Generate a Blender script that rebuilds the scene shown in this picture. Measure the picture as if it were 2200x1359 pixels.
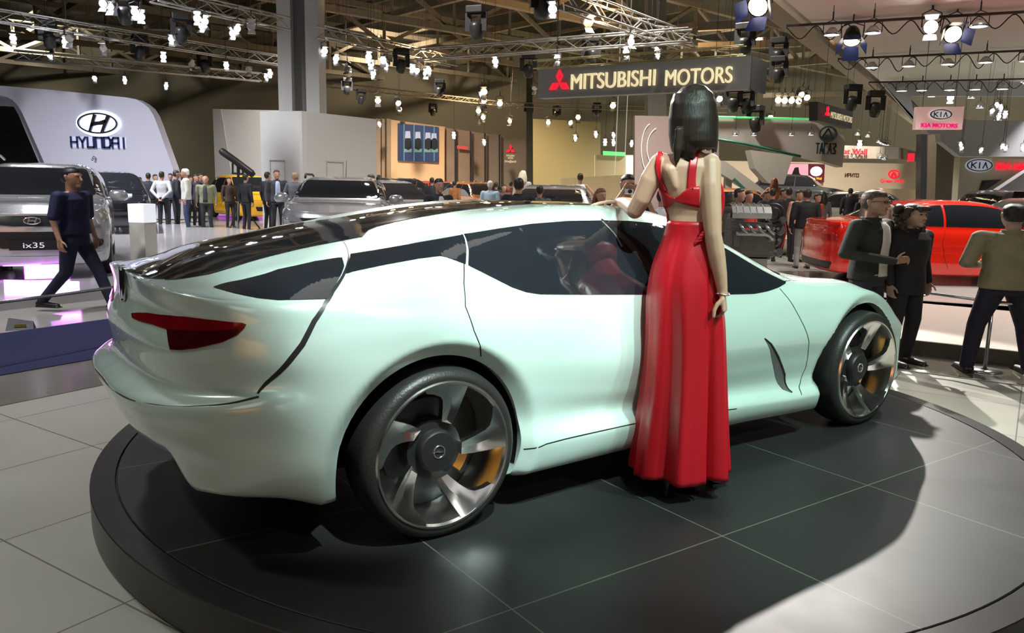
import bpy, bmesh, math, random
import numpy as np
from mathutils import Vector, Matrix
from mathutils.bvhtree import BVHTree
sc = bpy.context.scene
for _o in list(bpy.data.objects): bpy.data.objects.remove(_o)
COL = sc.collection
rnd = random.Random(7)
R = math.radians
# ---------------------------------------------------------------- camera
FP, CX, CY = 1730.0, 1100.0, 679.5            # focal length / centre in pixels of the 2200x1359 frame
PT, RL, EYE, PH = R(9.45), R(-1.2), 1.53, 0.16  # pitch, roll, eye height, turntable height
cp, sp, cr, sr = math.cos(PT), math.sin(PT), math.cos(RL), math.sin(RL)
_right = Vector((1, 0, 0)); _down = Vector((0, -sp, -cp)); _fwd = Vector((0, cp, -sp))
_rc = _right * cr + _down * sr; _dc = -_right * sr + _down * cr
cam = bpy.data.cameras.new('camera'); camo = bpy.data.objects.new('camera', cam); COL.objects.link(camo)
M = Matrix(((_rc.x, -_dc.x, -_fwd.x), (_rc.y, -_dc.y, -_fwd.y), (_rc.z, -_dc.z, -_fwd.z))).to_4x4()
M.translation = (0, 0, EYE); camo.matrix_world = M
cam.sensor_width = 36; cam.lens = FP / 2200 * 36; cam.clip_start = .05; cam.clip_end = 300
sc.camera = camo
sc.view_settings.view_transform = 'Standard'; sc.view_settings.look = 'None'
sc.view_settings.gamma = 1; sc.view_settings.use_curve_mapping = False
sc.view_settings.exposure = 0.0
# ---------------------------------------------------------------- world and large lights
W = bpy.data.worlds.new('hall_ambient'); sc.world = W; W.use_nodes = True
W.node_tree.nodes['Background'].inputs[0].default_value = (.42, .36, .27, 1)
W.node_tree.nodes['Background'].inputs[1].default_value = .30
def aim(o, tgt):
    d = Vector(tgt) - o.location; o.rotation_euler = d.to_track_quat('-Z', 'Y').to_euler()
def spot(name, loc, tgt, power, color=(1, 1, 1), size=60, blend=.3, rad=.06):
    l = bpy.data.lights.new(name, 'SPOT'); l.energy = power; l.color = color; l.spot_size = R(size); l.spot_blend = blend; l.shadow_soft_size = rad
    o = bpy.data.objects.new(name, l); o.location = loc; COL.objects.link(o); aim(o, tgt); return o
def area(name, loc, tgt, power, color=(1, 1, 1), sx=2, sy=None):
    l = bpy.data.lights.new(name, 'AREA'); l.energy = power; l.color = color; l.shape = 'RECTANGLE'; l.size = sx; l.size_y = sy or sx
    o = bpy.data.objects.new(name, l); o.location = loc; COL.objects.link(o); aim(o, tgt); return o
# stage spots of the stand (mint-white discharge lamps on the rig before the car, a high one beyond it)
spot('stage_spot', (2.6, .7, 5.6), (.95, 3.8, .75), 1450, (.72, 1.0, .90), 31, .35, .05)
spot('stage_spot', (1.3, .5, 5.6), (-.35, 3.55, .95), 2900, (.84, 1.0, .95), 22, .5, .05)
spot('stage_spot', (3.9, 1.9, 5.6), (1.9, 4.2, .7), 900, (.72, 1.0, .90), 38, .4, .05)
spot('stage_spot', (-2.8, 15.6, 5.8), (1.9, 3.6, .1), 8500, (1.0, .93, .84), 25, .12, .06)
spot('stage_spot', (5.4, 14.6, 5.7), (2.5, 4.5, .1), 7000, (1.0, .95, .88), 26, .2, .06)
area('soft_fill', (.3, 4.3, 6.4), (.3, 4.3, 0), 26, (1.0, .95, .90), 3.0)  # added soft fill from above the car
area('soft_fill', (-2.2, -2.5, 4.2), (-.8, 3.5, .5), 22, (1.0, .88, .84), 2.4)  # added soft fill from behind the viewer
for _x, _c in ((-30, (1, .95, .82)), (-8, (1, .85, .65)), (14, (1, .9, .75)), (34, (1, .92, .8))):
    spot('wall_fill_spot', (_x, 50, 10.5), (_x, 62, 5), 5200, _c, 120, 1, .4)  # added spots that lift the hall's back wall out of black
area('reflector_wall_fill', (-3, -8.5, 5), (-4, -13, 2), 500, (1.0, .62, .34), 3.0)  # added to light the peach reflector wall
spot('aisle_fill_spot', (8, -2, 6.5), (6.5, 0, 0), 1500, (1, .95, .88), 110, 1, .3)  # added so the chrome wheels reflect a brighter floor
area('reflector_wall_fill', (7, -8.5, 5), (8, -13, 2), 500, (.95, .95, 1.0), 3.0)  # added to light the grey reflector wall
# added fill spots overhead that brighten the stands, cars and floors
for _x, _y, _p, _c in ((-12, 20, 1100, (.92, .94, 1.0)), (-6, 33, 1800, (1, .96, .9)), (-1, 46, 2500, (1, .72, .42)), (12, 44, 3600, (1, .9, .78)), (24, 46, 3600, (1, .93, .84)), (9, 14, 420, (1, .95, .88)), (17, 22, 1300, (1, .96, .93)), (-7, 3.0, 230, (.98, 1.0, .88)), (-3, 19, 500, (1, .95, .9)), (-6, 7.5, 420, (.92, .92, 1.0)), (4, 23, 900, (1, .92, .84)), (13, 31, 1300, (1, .9, .78)), (7.5, 10.5, 500, (1, .95, .9)), (-15, 16, 600, (.9, .9, 1.0))):
    spot('hall_fill_spot', (_x, _y, 8.4), (_x, _y + 1.5, 0), _p * 6.5, _c, 135, 1.0, .35)
# ---------------------------------------------------------------- photo geometry helpers
def ray(u, v):
    x = (u - CX) / FP; y = (v - CY) / FP
    x, y = x * cr - y * sr, x * sr + y * cr
    return Vector((x, cp - y * sp, -sp - y * cp))
def G(u, v, z=0.0):
    d = ray(u, v); return Vector((0, 0, EYE)) + d * ((z - EYE) / d.z)
def D(u, v, Y):
    d = ray(u, v); return Vector((0, 0, EYE)) + d * (Y / d.y)
def PL(u, v, p0, nrm):
    """point where the sight line through (u, v) meets the plane through p0 with normal nrm"""
    d = ray(u, v); o = Vector((0, 0, EYE)); nrm = Vector(nrm)
    return o + d * ((Vector(p0) - o).dot(nrm) / d.dot(nrm))
# ---------------------------------------------------------------- materials
MATS = {}
def mat(name, col=(.5, .5, .5), rough=.5, metal=0, emit=None, es=1, coat=0, noise=0, nscale=8, bump=0, bscale=60, spec=.5, alpha=1, trans=0, ior=1.45, sheen=0):
    if name in MATS: return MATS[name]
    m = bpy.data.materials.new(name); m.use_nodes = True; nt = m.node_tree; b = nt.nodes['Principled BSDF']; I = b.inputs
    I['Base Color'].default_value = (*col, 1); I['Roughness'].default_value = rough; I['Metallic'].default_value = metal
    I['Specular IOR Level'].default_value = spec; I['Coat Weight'].default_value = coat; I['Coat Roughness'].default_value = .04
    I['IOR'].default_value = ior; I['Transmission Weight'].default_value = trans; I['Alpha'].default_value = alpha
    if sheen: I['Sheen Weight'].default_value = sheen
    if emit: I['Emission Color'].default_value = (*emit, 1); I['Emission Strength'].default_value = es
    if noise or bump:
        tc = nt.nodes.new('ShaderNodeTexCoord'); n = nt.nodes.new('ShaderNodeTexNoise'); n.inputs['Scale'].default_value = nscale; n.inputs['Detail'].default_value = 4
        nt.links.new(tc.outputs['Object'], n.inputs['Vector'])
        if noise:
            mx = nt.nodes.new('ShaderNodeMix'); mx.data_type = 'RGBA'
            mx.inputs['A'].default_value = (*[max(0, c * (1 - noise)) for c in col], 1); mx.inputs['B'].default_value = (*[min(1, c * (1 + noise)) for c in col], 1)
            nt.links.new(n.outputs['Fac'], mx.inputs['Factor']); nt.links.new(mx.outputs['Result'], I['Base Color'])
        if bump:
            n2 = nt.nodes.new('ShaderNodeTexNoise'); n2.inputs['Scale'].default_value = bscale; nt.links.new(tc.outputs['Object'], n2.inputs['Vector'])
            bp = nt.nodes.new('ShaderNodeBump'); bp.inputs['Strength'].default_value = bump; bp.inputs['Distance'].default_value = .01
            nt.links.new(n2.outputs['Fac'], bp.inputs['Height']); nt.links.new(bp.outputs['Normal'], I['Normal'])
    MATS[name] = m; return m
def tile_mat(name, col, grout, tx, ty, gw, ang, off, rough=.35, var=.08, spec=.5, coat=0):
    """tiles laid in object/world coordinates: size tx x ty, joint width gw, turned by ang, shifted by off"""
    m = bpy.data.materials.new(name); m.use_nodes = True; nt = m.node_tree; b = nt.nodes['Principled BSDF']; L = nt.links
    g = nt.nodes.new('ShaderNodeNewGeometry'); mp = nt.nodes.new('ShaderNodeMapping'); mp.vector_type = 'TEXTURE'
    mp.inputs['Location'].default_value = (off[0], off[1], 0); mp.inputs['Rotation'].default_value = (0, 0, ang)
    L.new(g.outputs['Position'], mp.inputs['Vector']); sx = nt.nodes.new('ShaderNodeSeparateXYZ'); L.new(mp.outputs['Vector'], sx.inputs[0])
    def mth(op, a, bb=None):
        n = nt.nodes.new('ShaderNodeMath'); n.operation = op
        for i, v in enumerate((a, bb)):
            if v is None: continue
            if isinstance(v, (int, float)): n.inputs[i].default_value = v
            else: L.new(v, n.inputs[i])
        return n.outputs[0]
    es = []
    ids = []
    for o_, t in ((sx.outputs[0], tx), (sx.outputs[1], ty)):
        q = mth('DIVIDE', o_, t); fr = mth('FRACT', q); ids.append(mth('FLOOR', q))
        dd = mth('ABSOLUTE', mth('SUBTRACT', fr, .5)); es.append(mth('GREATER_THAN', dd, .5 - gw / t / 2))
    e = mth('MAXIMUM', es[0], es[1])
    cmb = nt.nodes.new('ShaderNodeCombineXYZ'); L.new(ids[0], cmb.inputs[0]); L.new(ids[1], cmb.inputs[1])
    wn = nt.nodes.new('ShaderNodeTexWhiteNoise'); L.new(cmb.outputs[0], wn.inputs['Vector'])
    ns = nt.nodes.new('ShaderNodeTexNoise'); ns.inputs['Scale'].default_value = 2.5; ns.inputs['Detail'].default_value = 6; L.new(g.outputs['Position'], ns.inputs['Vector'])
    v = mth('ADD', mth('MULTIPLY', wn.outputs['Value'], .4), mth('MULTIPLY', ns.outputs['Fac'], .8))
    mx = nt.nodes.new('ShaderNodeMix'); mx.data_type = 'RGBA'; mx.inputs['A'].default_value = (*[c * (1 - var) for c in col], 1); mx.inputs['B'].default_value = (*[min(1, c * (1 + var)) for c in col], 1)
    L.new(v, mx.inputs['Factor']); m2 = nt.nodes.new('ShaderNodeMix'); m2.data_type = 'RGBA'; L.new(e, m2.inputs['Factor']); L.new(mx.outputs['Result'], m2.inputs['A']); m2.inputs['B'].default_value = (*grout, 1)
    L.new(m2.outputs['Result'], b.inputs['Base Color']); b.inputs['Roughness'].default_value = rough; b.inputs['Specular IOR Level'].default_value = spec; b.inputs['Coat Weight'].default_value = coat
    rr = nt.nodes.new('ShaderNodeMapRange'); rr.inputs['To Min'].default_value = rough * .8; rr.inputs['To Max'].default_value = min(1, rough * 1.25); L.new(ns.outputs['Fac'], rr.inputs['Value']); L.new(rr.outputs[0], b.inputs['Roughness'])
    return m
# ---------------------------------------------------------------- objects
def tagp(o, label=None, cat=None, group=None, kind=None):
    if label: o['label'] = label
    if cat: o['category'] = cat
    if group: o['group'] = group
    if kind: o['kind'] = kind
    return o
def thing(name, label, cat, loc=(0, 0, 0), rz=0, group=None):
    o = bpy.data.objects.new(name, None); o.empty_display_size = .1; COL.objects.link(o); o.location = loc; o.rotation_euler = (0, 0, rz)
    return tagp(o, label, cat, group)
def link(name, me, parent=None, m=None, smooth=None):
    if m is not None:
        me.materials.clear()
        for k in (m if isinstance(m, (list, tuple)) else [m]): me.materials.append(k)
    if smooth is not None:
        me.polygons.foreach_set('use_smooth', [bool(smooth)] * len(me.polygons))
    o = bpy.data.objects.new(name, me); COL.objects.link(o)
    if parent is not None: o.parent = parent
    return o
class MB:
    """collects vertices and faces of one mesh"""
    def __init__(s): s.v = []; s.f = []; s.mi = []
    def add(s, vs, fs, mi=0, M=None):
        n = len(s.v)
        s.v += [tuple(M @ Vector(p)) if M is not None else tuple(p) for p in vs]
        s.f += [tuple(i + n for i in f) for f in fs]; s.mi += [mi] * len(fs); return s
    def box(s, c, d, rz=0, M=None, mi=0):
        x, y, z = [k / 2 for k in d]; m = Matrix.Translation(c) @ Matrix.Rotation(rz, 4, 'Z')
        if M is not None: m = M @ m
        vs = [m @ Vector(p) for p in ((-x, -y, -z), (x, -y, -z), (x, y, -z), (-x, y, -z), (-x, -y, z), (x, -y, z), (x, y, z), (-x, y, z))]
        return s.add(vs, [(0, 3, 2, 1), (4, 5, 6, 7), (0, 1, 5, 4), (1, 2, 6, 5), (2, 3, 7, 6), (3, 0, 4, 7)], mi)
    def bar(s, a, b, w, h=None, mi=0):
        a = Vector(a); b = Vector(b); h = h or w; d = (b - a); q = d.to_track_quat('X', 'Z').to_matrix().to_4x4(); L = d.length
        return s.box((L / 2, 0, 0), (L, w, h), M=Matrix.Translation(a) @ q, mi=mi)
    def tube(s, pts, r, n=10, caps=True, mi=0, closed=False):
        pts = [Vector(p) for p in pts]; rs = r if isinstance(r, (list, tuple)) else [r] * len(pts); N = len(pts); base = len(s.v); up = None
        for i, p in enumerate(pts):
            if closed: t = pts[(i + 1) % N] - pts[i - 1]
            else: t = pts[min(i + 1, N - 1)] - pts[max(i - 1, 0)]
            t.normalize()
            if up is None: up = t.orthogonal().normalized()
            else: up = (up - t * up.dot(t)).normalized() if (up - t * up.dot(t)).length > 1e-5 else t.orthogonal().normalized()
            sd = t.cross(up)
            for k in range(n):
                a = 2 * math.pi * k / n; s.v.append(tuple(p + (up * math.cos(a) + sd * math.sin(a)) * rs[i]))
        rg = N if closed else N - 1
        for i in range(rg):
            j = (i + 1) % N
            for k in range(n): k2 = (k + 1) % n; s.f.append((base + i * n + k, base + i * n + k2, base + j * n + k2, base + j * n + k)); s.mi.append(mi)
        if caps and not closed:
            s.f.append(tuple(base + k for k in reversed(range(n)))); s.f.append(tuple(base + (N - 1) * n + k for k in range(n))); s.mi += [mi, mi]
        return s
    def lathe(s, prof, n=32, M=None, mi=0, close=False):
        """prof: list of (r, z) turned about z"""
        base = len(s.v)
        for r_, z_ in prof:
            for k in range(n):
                a = 2 * math.pi * k / n; p = Vector((r_ * math.cos(a), r_ * math.sin(a), z_)); s.v.append(tuple(M @ p if M is not None else p))
        m = len(prof)
        for i in range(m if close else m - 1):
            j = (i + 1) % m
            for k in range(n): k2 = (k + 1) % n; s.f.append((base + i * n + k, base + i * n + k2, base + j * n + k2, base + j * n + k)); s.mi.append(mi)
        return s
    def prism(s, poly, h0, h1, M=None, mi=0):
        """polygon in xy extruded from z=h0 to z=h1"""
        n = len(poly); vs = [(p[0], p[1], h0) for p in poly] + [(p[0], p[1], h1) for p in poly]
        fs = [tuple(reversed(range(n))), tuple(range(n, 2 * n))] + [(i, (i + 1) % n, n + (i + 1) % n, n + i) for i in range(n)]
        return s.add(vs, fs, mi, M)
    def grid(s, rows, mi=0, closeu=False):
        base = len(s.v); n = len(rows[0])
        for r_ in rows: s.v += [tuple(p) for p in r_]
        for i in range(len(rows) - 1):
            for k in range(n if closeu else n - 1): k2 = (k + 1) % n; s.f.append((base + i * n + k, base + i * n + k2, base + (i + 1) * n + k2, base + (i + 1) * n + k)); s.mi.append(mi)
        return s
    def mesh(s, name, recalc=True, weld=0):
        me = bpy.data.meshes.new(name); me.from_pydata(s.v, [], s.f); me.polygons.foreach_set('material_index', s.mi)
        if recalc or weld:
            bm = bmesh.new(); bm.from_mesh(me)
            if weld: bmesh.ops.remove_doubles(bm, verts=bm.verts, dist=weld)
            if recalc: bmesh.ops.recalc_face_normals(bm, faces=bm.faces)
            bm.to_mesh(me); bm.free()
        return me
    def build(s, name, m, parent=None, smooth=None, bevel=0, weld=0, recalc=True, angle=None):
        o = link(name, s.mesh(name, recalc, weld), parent, m, smooth)
        if angle is not None:
            me = o.data; me.polygons.foreach_set('use_smooth', [True] * len(me.polygons))
            bm = bmesh.new(); bm.from_mesh(me)
            for e in bm.edges: e.smooth = len(e.link_faces) == 2 and e.calc_face_angle(0) < R(angle)
            bm.to_mesh(me); bm.free()
        if bevel:
            b = o.modifiers.new('bevel', 'BEVEL'); b.width = bevel; b.segments = 2; b.limit_method = 'ANGLE'
        return o
def frameM(o, x, y, z):
    """matrix with axes x, y, z at o"""
    x, y, z = Vector(x).normalized(), Vector(y).normalized(), Vector(z).normalized()
    m = Matrix(((x.x, y.x, z.x), (x.y, y.y, z.y), (x.z, y.z, z.z))).to_4x4(); m.translation = o; return m
def pchip(xk, yk, x):
    xk = np.asarray(xk, float); yk = np.asarray(yk, float); x = np.asarray(x, float)
    h = np.diff(xk); d = np.diff(yk) / h; m = np.zeros(len(xk)); m[0] = d[0]; m[-1] = d[-1]
    for i in range(1, len(xk) - 1):
        if d[i - 1] * d[i] > 0:
            w1 = 2 * h[i] + h[i - 1]; w2 = h[i] + 2 * h[i - 1]; m[i] = (w1 + w2) / (w1 / d[i - 1] + w2 / d[i])
    j = np.clip(np.searchsorted(xk, x) - 1, 0, len(h) - 1); t = np.clip((x - xk[j]) / h[j], 0, 1)
    return (yk[j] * (2 * t**3 - 3 * t**2 + 1) + h[j] * m[j] * (t**3 - 2 * t**2 + t) + yk[j + 1] * (-2 * t**3 + 3 * t**2) + h[j] * m[j + 1] * (t**3 - t**2))
def cspl(xk, yk, x):
    """Catmull-Rom style cubic through non-uniform knots"""
    xk = np.asarray(xk, float); yk = np.asarray(yk, float); x = np.asarray(x, float); h = np.diff(xk); d = np.diff(yk) / h
    m = np.zeros(len(xk)); m[0] = d[0]; m[-1] = d[-1]; m[1:-1] = (d[:-1] * h[1:] + d[1:] * h[:-1]) / (h[1:] + h[:-1])
    j = np.clip(np.searchsorted(xk, x) - 1, 0, len(h) - 1); t = np.clip((x - xk[j]) / h[j], 0, 1)
    return (yk[j] * (2 * t**3 - 3 * t**2 + 1) + h[j] * m[j] * (t**3 - 2 * t**2 + t) + yk[j + 1] * (-2 * t**3 + 3 * t**2) + h[j] * m[j + 1] * (t**3 - t**2))
def densify(pts, step, closed=True):
    out = []; n = len(pts)
    for i in range(n if closed else n - 1):
        a = Vector(pts[i]); b = Vector(pts[(i + 1) % n]); k = max(1, int(math.ceil((b - a).length / step)))
        out += [a.lerp(b, t / k) for t in range(k)]
    if not closed: out.append(Vector(pts[-1]))
    return out
def roundpoly(pts, r, seg=4):
    """rounds the corners of a 2-D polygon"""
    out = []; n = len(pts)
    for i in range(n):
        p = Vector(pts[i]); a = Vector(pts[i - 1]); b = Vector(pts[(i + 1) % n])
        da = min(r, (a - p).length * .45); db = min(r, (b - p).length * .45)
        A = p + (a - p).normalized() * da; B = p + (b - p).normalized() * db
        for k in range(seg + 1): t = k / seg; out.append(A * (1 - t)**2 + p * 2 * t * (1 - t) + B * t * t)
    return out
def patch(name, poly, Mf, bvh, off, m, parent, step=.03, depth=3.0, skirt=0, smooth=True, label=None):
    """polygon in the frame Mf (local x, y; cast along -z) laid on the surface of bvh, lifted by off, with a skirt running back into it"""
    bm = bmesh.new(); vs = [bm.verts.new((p[0], p[1], 0)) for p in densify([Vector((p[0], p[1], 0)) for p in poly], step)]
    f = bm.faces.new(vs); bmesh.ops.triangulate(bm, faces=[f])
    xs = [v.co.x for v in bm.verts]; ys = [v.co.y for v in bm.verts]
    for ax, lo, hi in ((0, min(xs), max(xs)), (1, min(ys), max(ys))):
        k = int(lo / step) + 1
        while k * step < hi:
            nrm = (1, 0, 0) if ax == 0 else (0, 1, 0); co = (k * step, 0, 0) if ax == 0 else (0, k * step, 0)
            bmesh.ops.bisect_plane(bm, geom=bm.verts[:] + bm.edges[:] + bm.faces[:], plane_co=co, plane_no=nrm, dist=1e-5); k += 1
    bm.verts.index_update(); last = None; zd = -(Mf.to_3x3() @ Vector((0, 0, 1)))
    miss = []
    for v in bm.verts:
        o_ = Mf @ Vector((v.co.x, v.co.y, 0)); hit = bvh.ray_cast(o_, zd, depth)
        if hit[0] is None: miss.append(v); continue
        nn = hit[1]
        if nn.dot(zd) > 0: nn = -nn
        v.co = hit[0] + nn * off; v.tag = True; last = v.co
    if miss and len(miss) < len(bm.verts): 
        for v in miss:
            o_ = Mf @ Vector((v.co.x, v.co.y, 0)); nr = bvh.find_nearest(o_ + zd * (depth * .5)); v.co = nr[0] + nr[1] * off
    bmesh.ops.recalc_face_normals(bm, faces=bm.faces)
    if sum(f.normal.dot(zd) for f in bm.faces) > 0: bmesh.ops.reverse_faces(bm, faces=bm.faces)
    if skirt:
        ed = [e for e in bm.edges if len(e.link_faces) == 1]; r_ = bmesh.ops.extrude_edge_only(bm, edges=ed)
        for v in [g for g in r_['geom'] if isinstance(g, bmesh.types.BMVert)]: v.co += zd * skirt
        for e in ed: e.smooth = False
    me = bpy.data.meshes.new(name); bm.to_mesh(me); bm.free()
    o = link(name, me, parent, m, smooth)
    if label: o['label'] = label
    return o
def ribbon(pts, w):
    """closed polygon of width w along a 2-D polyline (w may be a list)"""
    P = [Vector((p[0], p[1])) for p in pts]; ws = w if isinstance(w, (list, tuple)) else [w] * len(P); A = []; B = []
    for i, p in enumerate(P):
        t = (P[min(i + 1, len(P) - 1)] - P[max(i - 1, 0)]).normalized(); n = Vector((-t.y, t.x)); A.append(p + n * ws[i] / 2); B.append(p - n * ws[i] / 2)
    return A + B[::-1]
def copy_tree(o, parent=None):
    c = o.copy(); COL.objects.link(c); c.parent = parent
    if parent is not None: c.matrix_parent_inverse = o.matrix_parent_inverse
    for ch in list(o.children): copy_tree(ch, c)
    return c
def sweepline(pts, n=8):
    """smooth curve through points"""
    P = [Vector(p) for p in pts]; t = [0]
    for i in range(1, len(P)): t.append(t[-1] + (P[i] - P[i - 1]).length)
    tt = np.linspace(0, t[-1], n * (len(P) - 1) + 1); cs = [cspl(t, [p[k] for p in P], tt) for k in range(len(P[0]))]
    return [Vector(c) for c in zip(*cs)]
# ---------------------------------------------------------------- car shells
def make_shell(name, spec):
    K = spec['keys']; nL = len(K[0]['L']); step = spec.get('step', .024)
    P = [Vector((k['p'][0], k['p'][1])) for k in K]; s = [0.0]
    for i in range(1, len(P)): s.append(s[-1] + (P[i] - P[i - 1]).length)
    N = int(s[-1] / step); ss = np.linspace(0, s[-1], N + 1)
    px = cspl(s, [p.x for p in P], ss); py = cspl(s, [p.y for p in P], ss); py = np.minimum(py, 0); py[0] = py[-1] = 0
    tx = np.gradient(px, ss); ty = np.gradient(py, ss); ln = np.hypot(tx, ty); tx /= ln; ty /= ln
    tx[0], ty[0], tx[-1], ty[-1] = 0, -1, 0, 1
    nx, ny = ty, -tx     # outward for a path rear centre -> side (y<0) -> front centre
    ins = [pchip(s, [k['L'][j][0] for k in K], ss) for j in range(nL)]; zz = [pchip(s, [k['L'][j][1] for k in K], ss) for j in range(nL)]
    U = spec['upper']; ux = [u[0] for u in U]; rows = []
    seg = spec['seg']
    x0, x1 = px[0] + ins[0][0], px[-1] - ins[0][-1]
    for i in range(N + 1):
        c = []
        sx_, sy_ = px[i] - nx[i] * ins[0][i], py[i] - ny[i] * ins[0][i]
        if i in (0, N): sy_ = 0
        xx = min(max(sx_, ux[0]), ux[-1]); w = abs(sy_)
        zc = float(pchip(ux, [u[4] for u in U], xx)); zseam = zz[0][i]
        fr = [float(pchip(ux, [u[j][0] for u in U], xx)) for j in (1, 2, 3)]; fz = [float(pchip(ux, [u[j][1] for u in U], xx)) for j in (1, 2, 3)]
        c.append((sx_, fr[2] * .5 * w, zc - (zc - fz[2]) * .3)); c.append((sx_, 0, zc)); c.append((sx_, -fr[2] * .5 * w, zc - (zc - fz[2]) * .3))
        for f_, z_ in ((fr[2], fz[2]), (fr[1], fz[1]), (fr[0], fz[0])): c.append((sx_, -f_ * w, z_))
        c.append((sx_, sy_, zseam))
        for j in range(1, nL):
            y_ = py[i] - ny[i] * ins[j][i]
            if i in (0, N): y_ = 0
            c.append((px[i] - nx[i] * ins[j][i], min(y_, 0), zz[j][i]))
        c = np.array(c); d = np.maximum(np.sqrt((np.diff(c, axis=0)**2).sum(1)), 1e-3); t = np.concatenate([[0], np.cumsum(d)])
        tt = []
        for k in range(1, len(c) - 1):
            n_ = seg[k - 1]; tt += list(t[k] + (t[k + 1] - t[k]) * np.arange(n_) / n_)
        tt.append(t[-1]); tt = np.array(tt); row = np.stack([cspl(t, c[:, q], tt) for q in range(3)], 1); row[:, 1] = np.minimum(row[:, 1], 0); row[0, 1] = 0
        rows.append(row)
    bm = bmesh.new(); V = [[bm.verts.new(p) for p in r_] for r_ in rows]
    F = []
    for i in range(N):
        for k in range(len(V[0]) - 1): F.append(bm.faces.new((V[i][k], V[i][k + 1], V[i + 1][k + 1], V[i + 1][k])))
    ar = spec['arches']; kill = []
    for f in F:
        c = f.calc_center_median()
        if c.y < -spec.get('arch_y', .45):
            for (ax, az, r_) in ar:
                if (c.x - ax)**2 + (c.z - az)**2 < r_ * r_: kill.append(f); break
    ks = set(kill); arch_e = []
    for f in kill:
        for e in f.edges:
            if len(e.link_faces) == 2 and any(g not in ks for g in e.link_faces): arch_e.append(e)
    arch_v = {v for e in arch_e for v in e.verts}
    bmesh.ops.delete(bm, geom=kill, context='FACES')
    lipd = spec.get('lip', (.07, .03))
    for v in bm.verts:
        if v.co.y < -spec.get('arch_y', .45):
            for (ax, az, r_) in ar:
                d = Vector((v.co.x - ax, v.co.z - az)); L_ = d.length
                if v in arch_v and abs(L_ - r_) < .05: v.co.x = ax + d.x / L_ * r_; v.co.z = az + d.y / L_ * r_; L_ = r_
                if L_ < r_ + lipd[0]: v.co.y += lipd[1] * ((r_ + lipd[0] - L_) / lipd[0])
    es = [e for e in arch_e if e.is_valid]
    r2 = bmesh.ops.extrude_edge_only(bm, edges=es)
    for v in [g for g in r2['geom'] if isinstance(g, bmesh.types.BMVert)]: v.co.y += .05
    for e in es: e.smooth = False
    bmesh.ops.mirror(bm, geom=bm.verts[:] + bm.edges[:] + bm.faces[:], axis='Y', merge_dist=-1)
    bmesh.ops.remove_doubles(bm, verts=bm.verts, dist=.0006)
    bmesh.ops.dissolve_degenerate(bm, dist=1e-5, edges=bm.edges[:])
    bmesh.ops.recalc_face_normals(bm, faces=bm.faces)
    tot = sum(f.normal.z for f in bm.faces if f.calc_center_median().z > .9)
    if tot < 0: bmesh.ops.reverse_faces(bm, faces=bm.faces)
    me = bpy.data.meshes.new(name); bm.to_mesh(me); bvh = BVHTree.FromBMesh(bm); bm.free(); me.polygons.foreach_set('use_smooth', [True] * len(me.polygons))
    return me, bvh
SIDE = Matrix(((1, 0, 0, 0), (0, 0, -1, -3), (0, 1, 0, 0), (0, 0, 0, 1)))     # local x -> x, y -> z, cast towards +y
SIDE_FAR = Matrix(((1, 0, 0, 0), (0, 0, 1, 3), (0, 1, 0, 0), (0, 0, 0, 1)))    # cast towards -y
TOP = Matrix(((1, 0, 0, 0), (0, 1, 0, 0), (0, 0, 1, 4), (0, 0, 0, 1)))         # cast down
# ---------------------------------------------------------------- the mint concept car
CAR_O = Vector((0.3747, 4.5003, PH)); CAR_A = R(35.318)
def K_(x, y, *L): return dict(p=(x, y), L=L)
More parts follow.
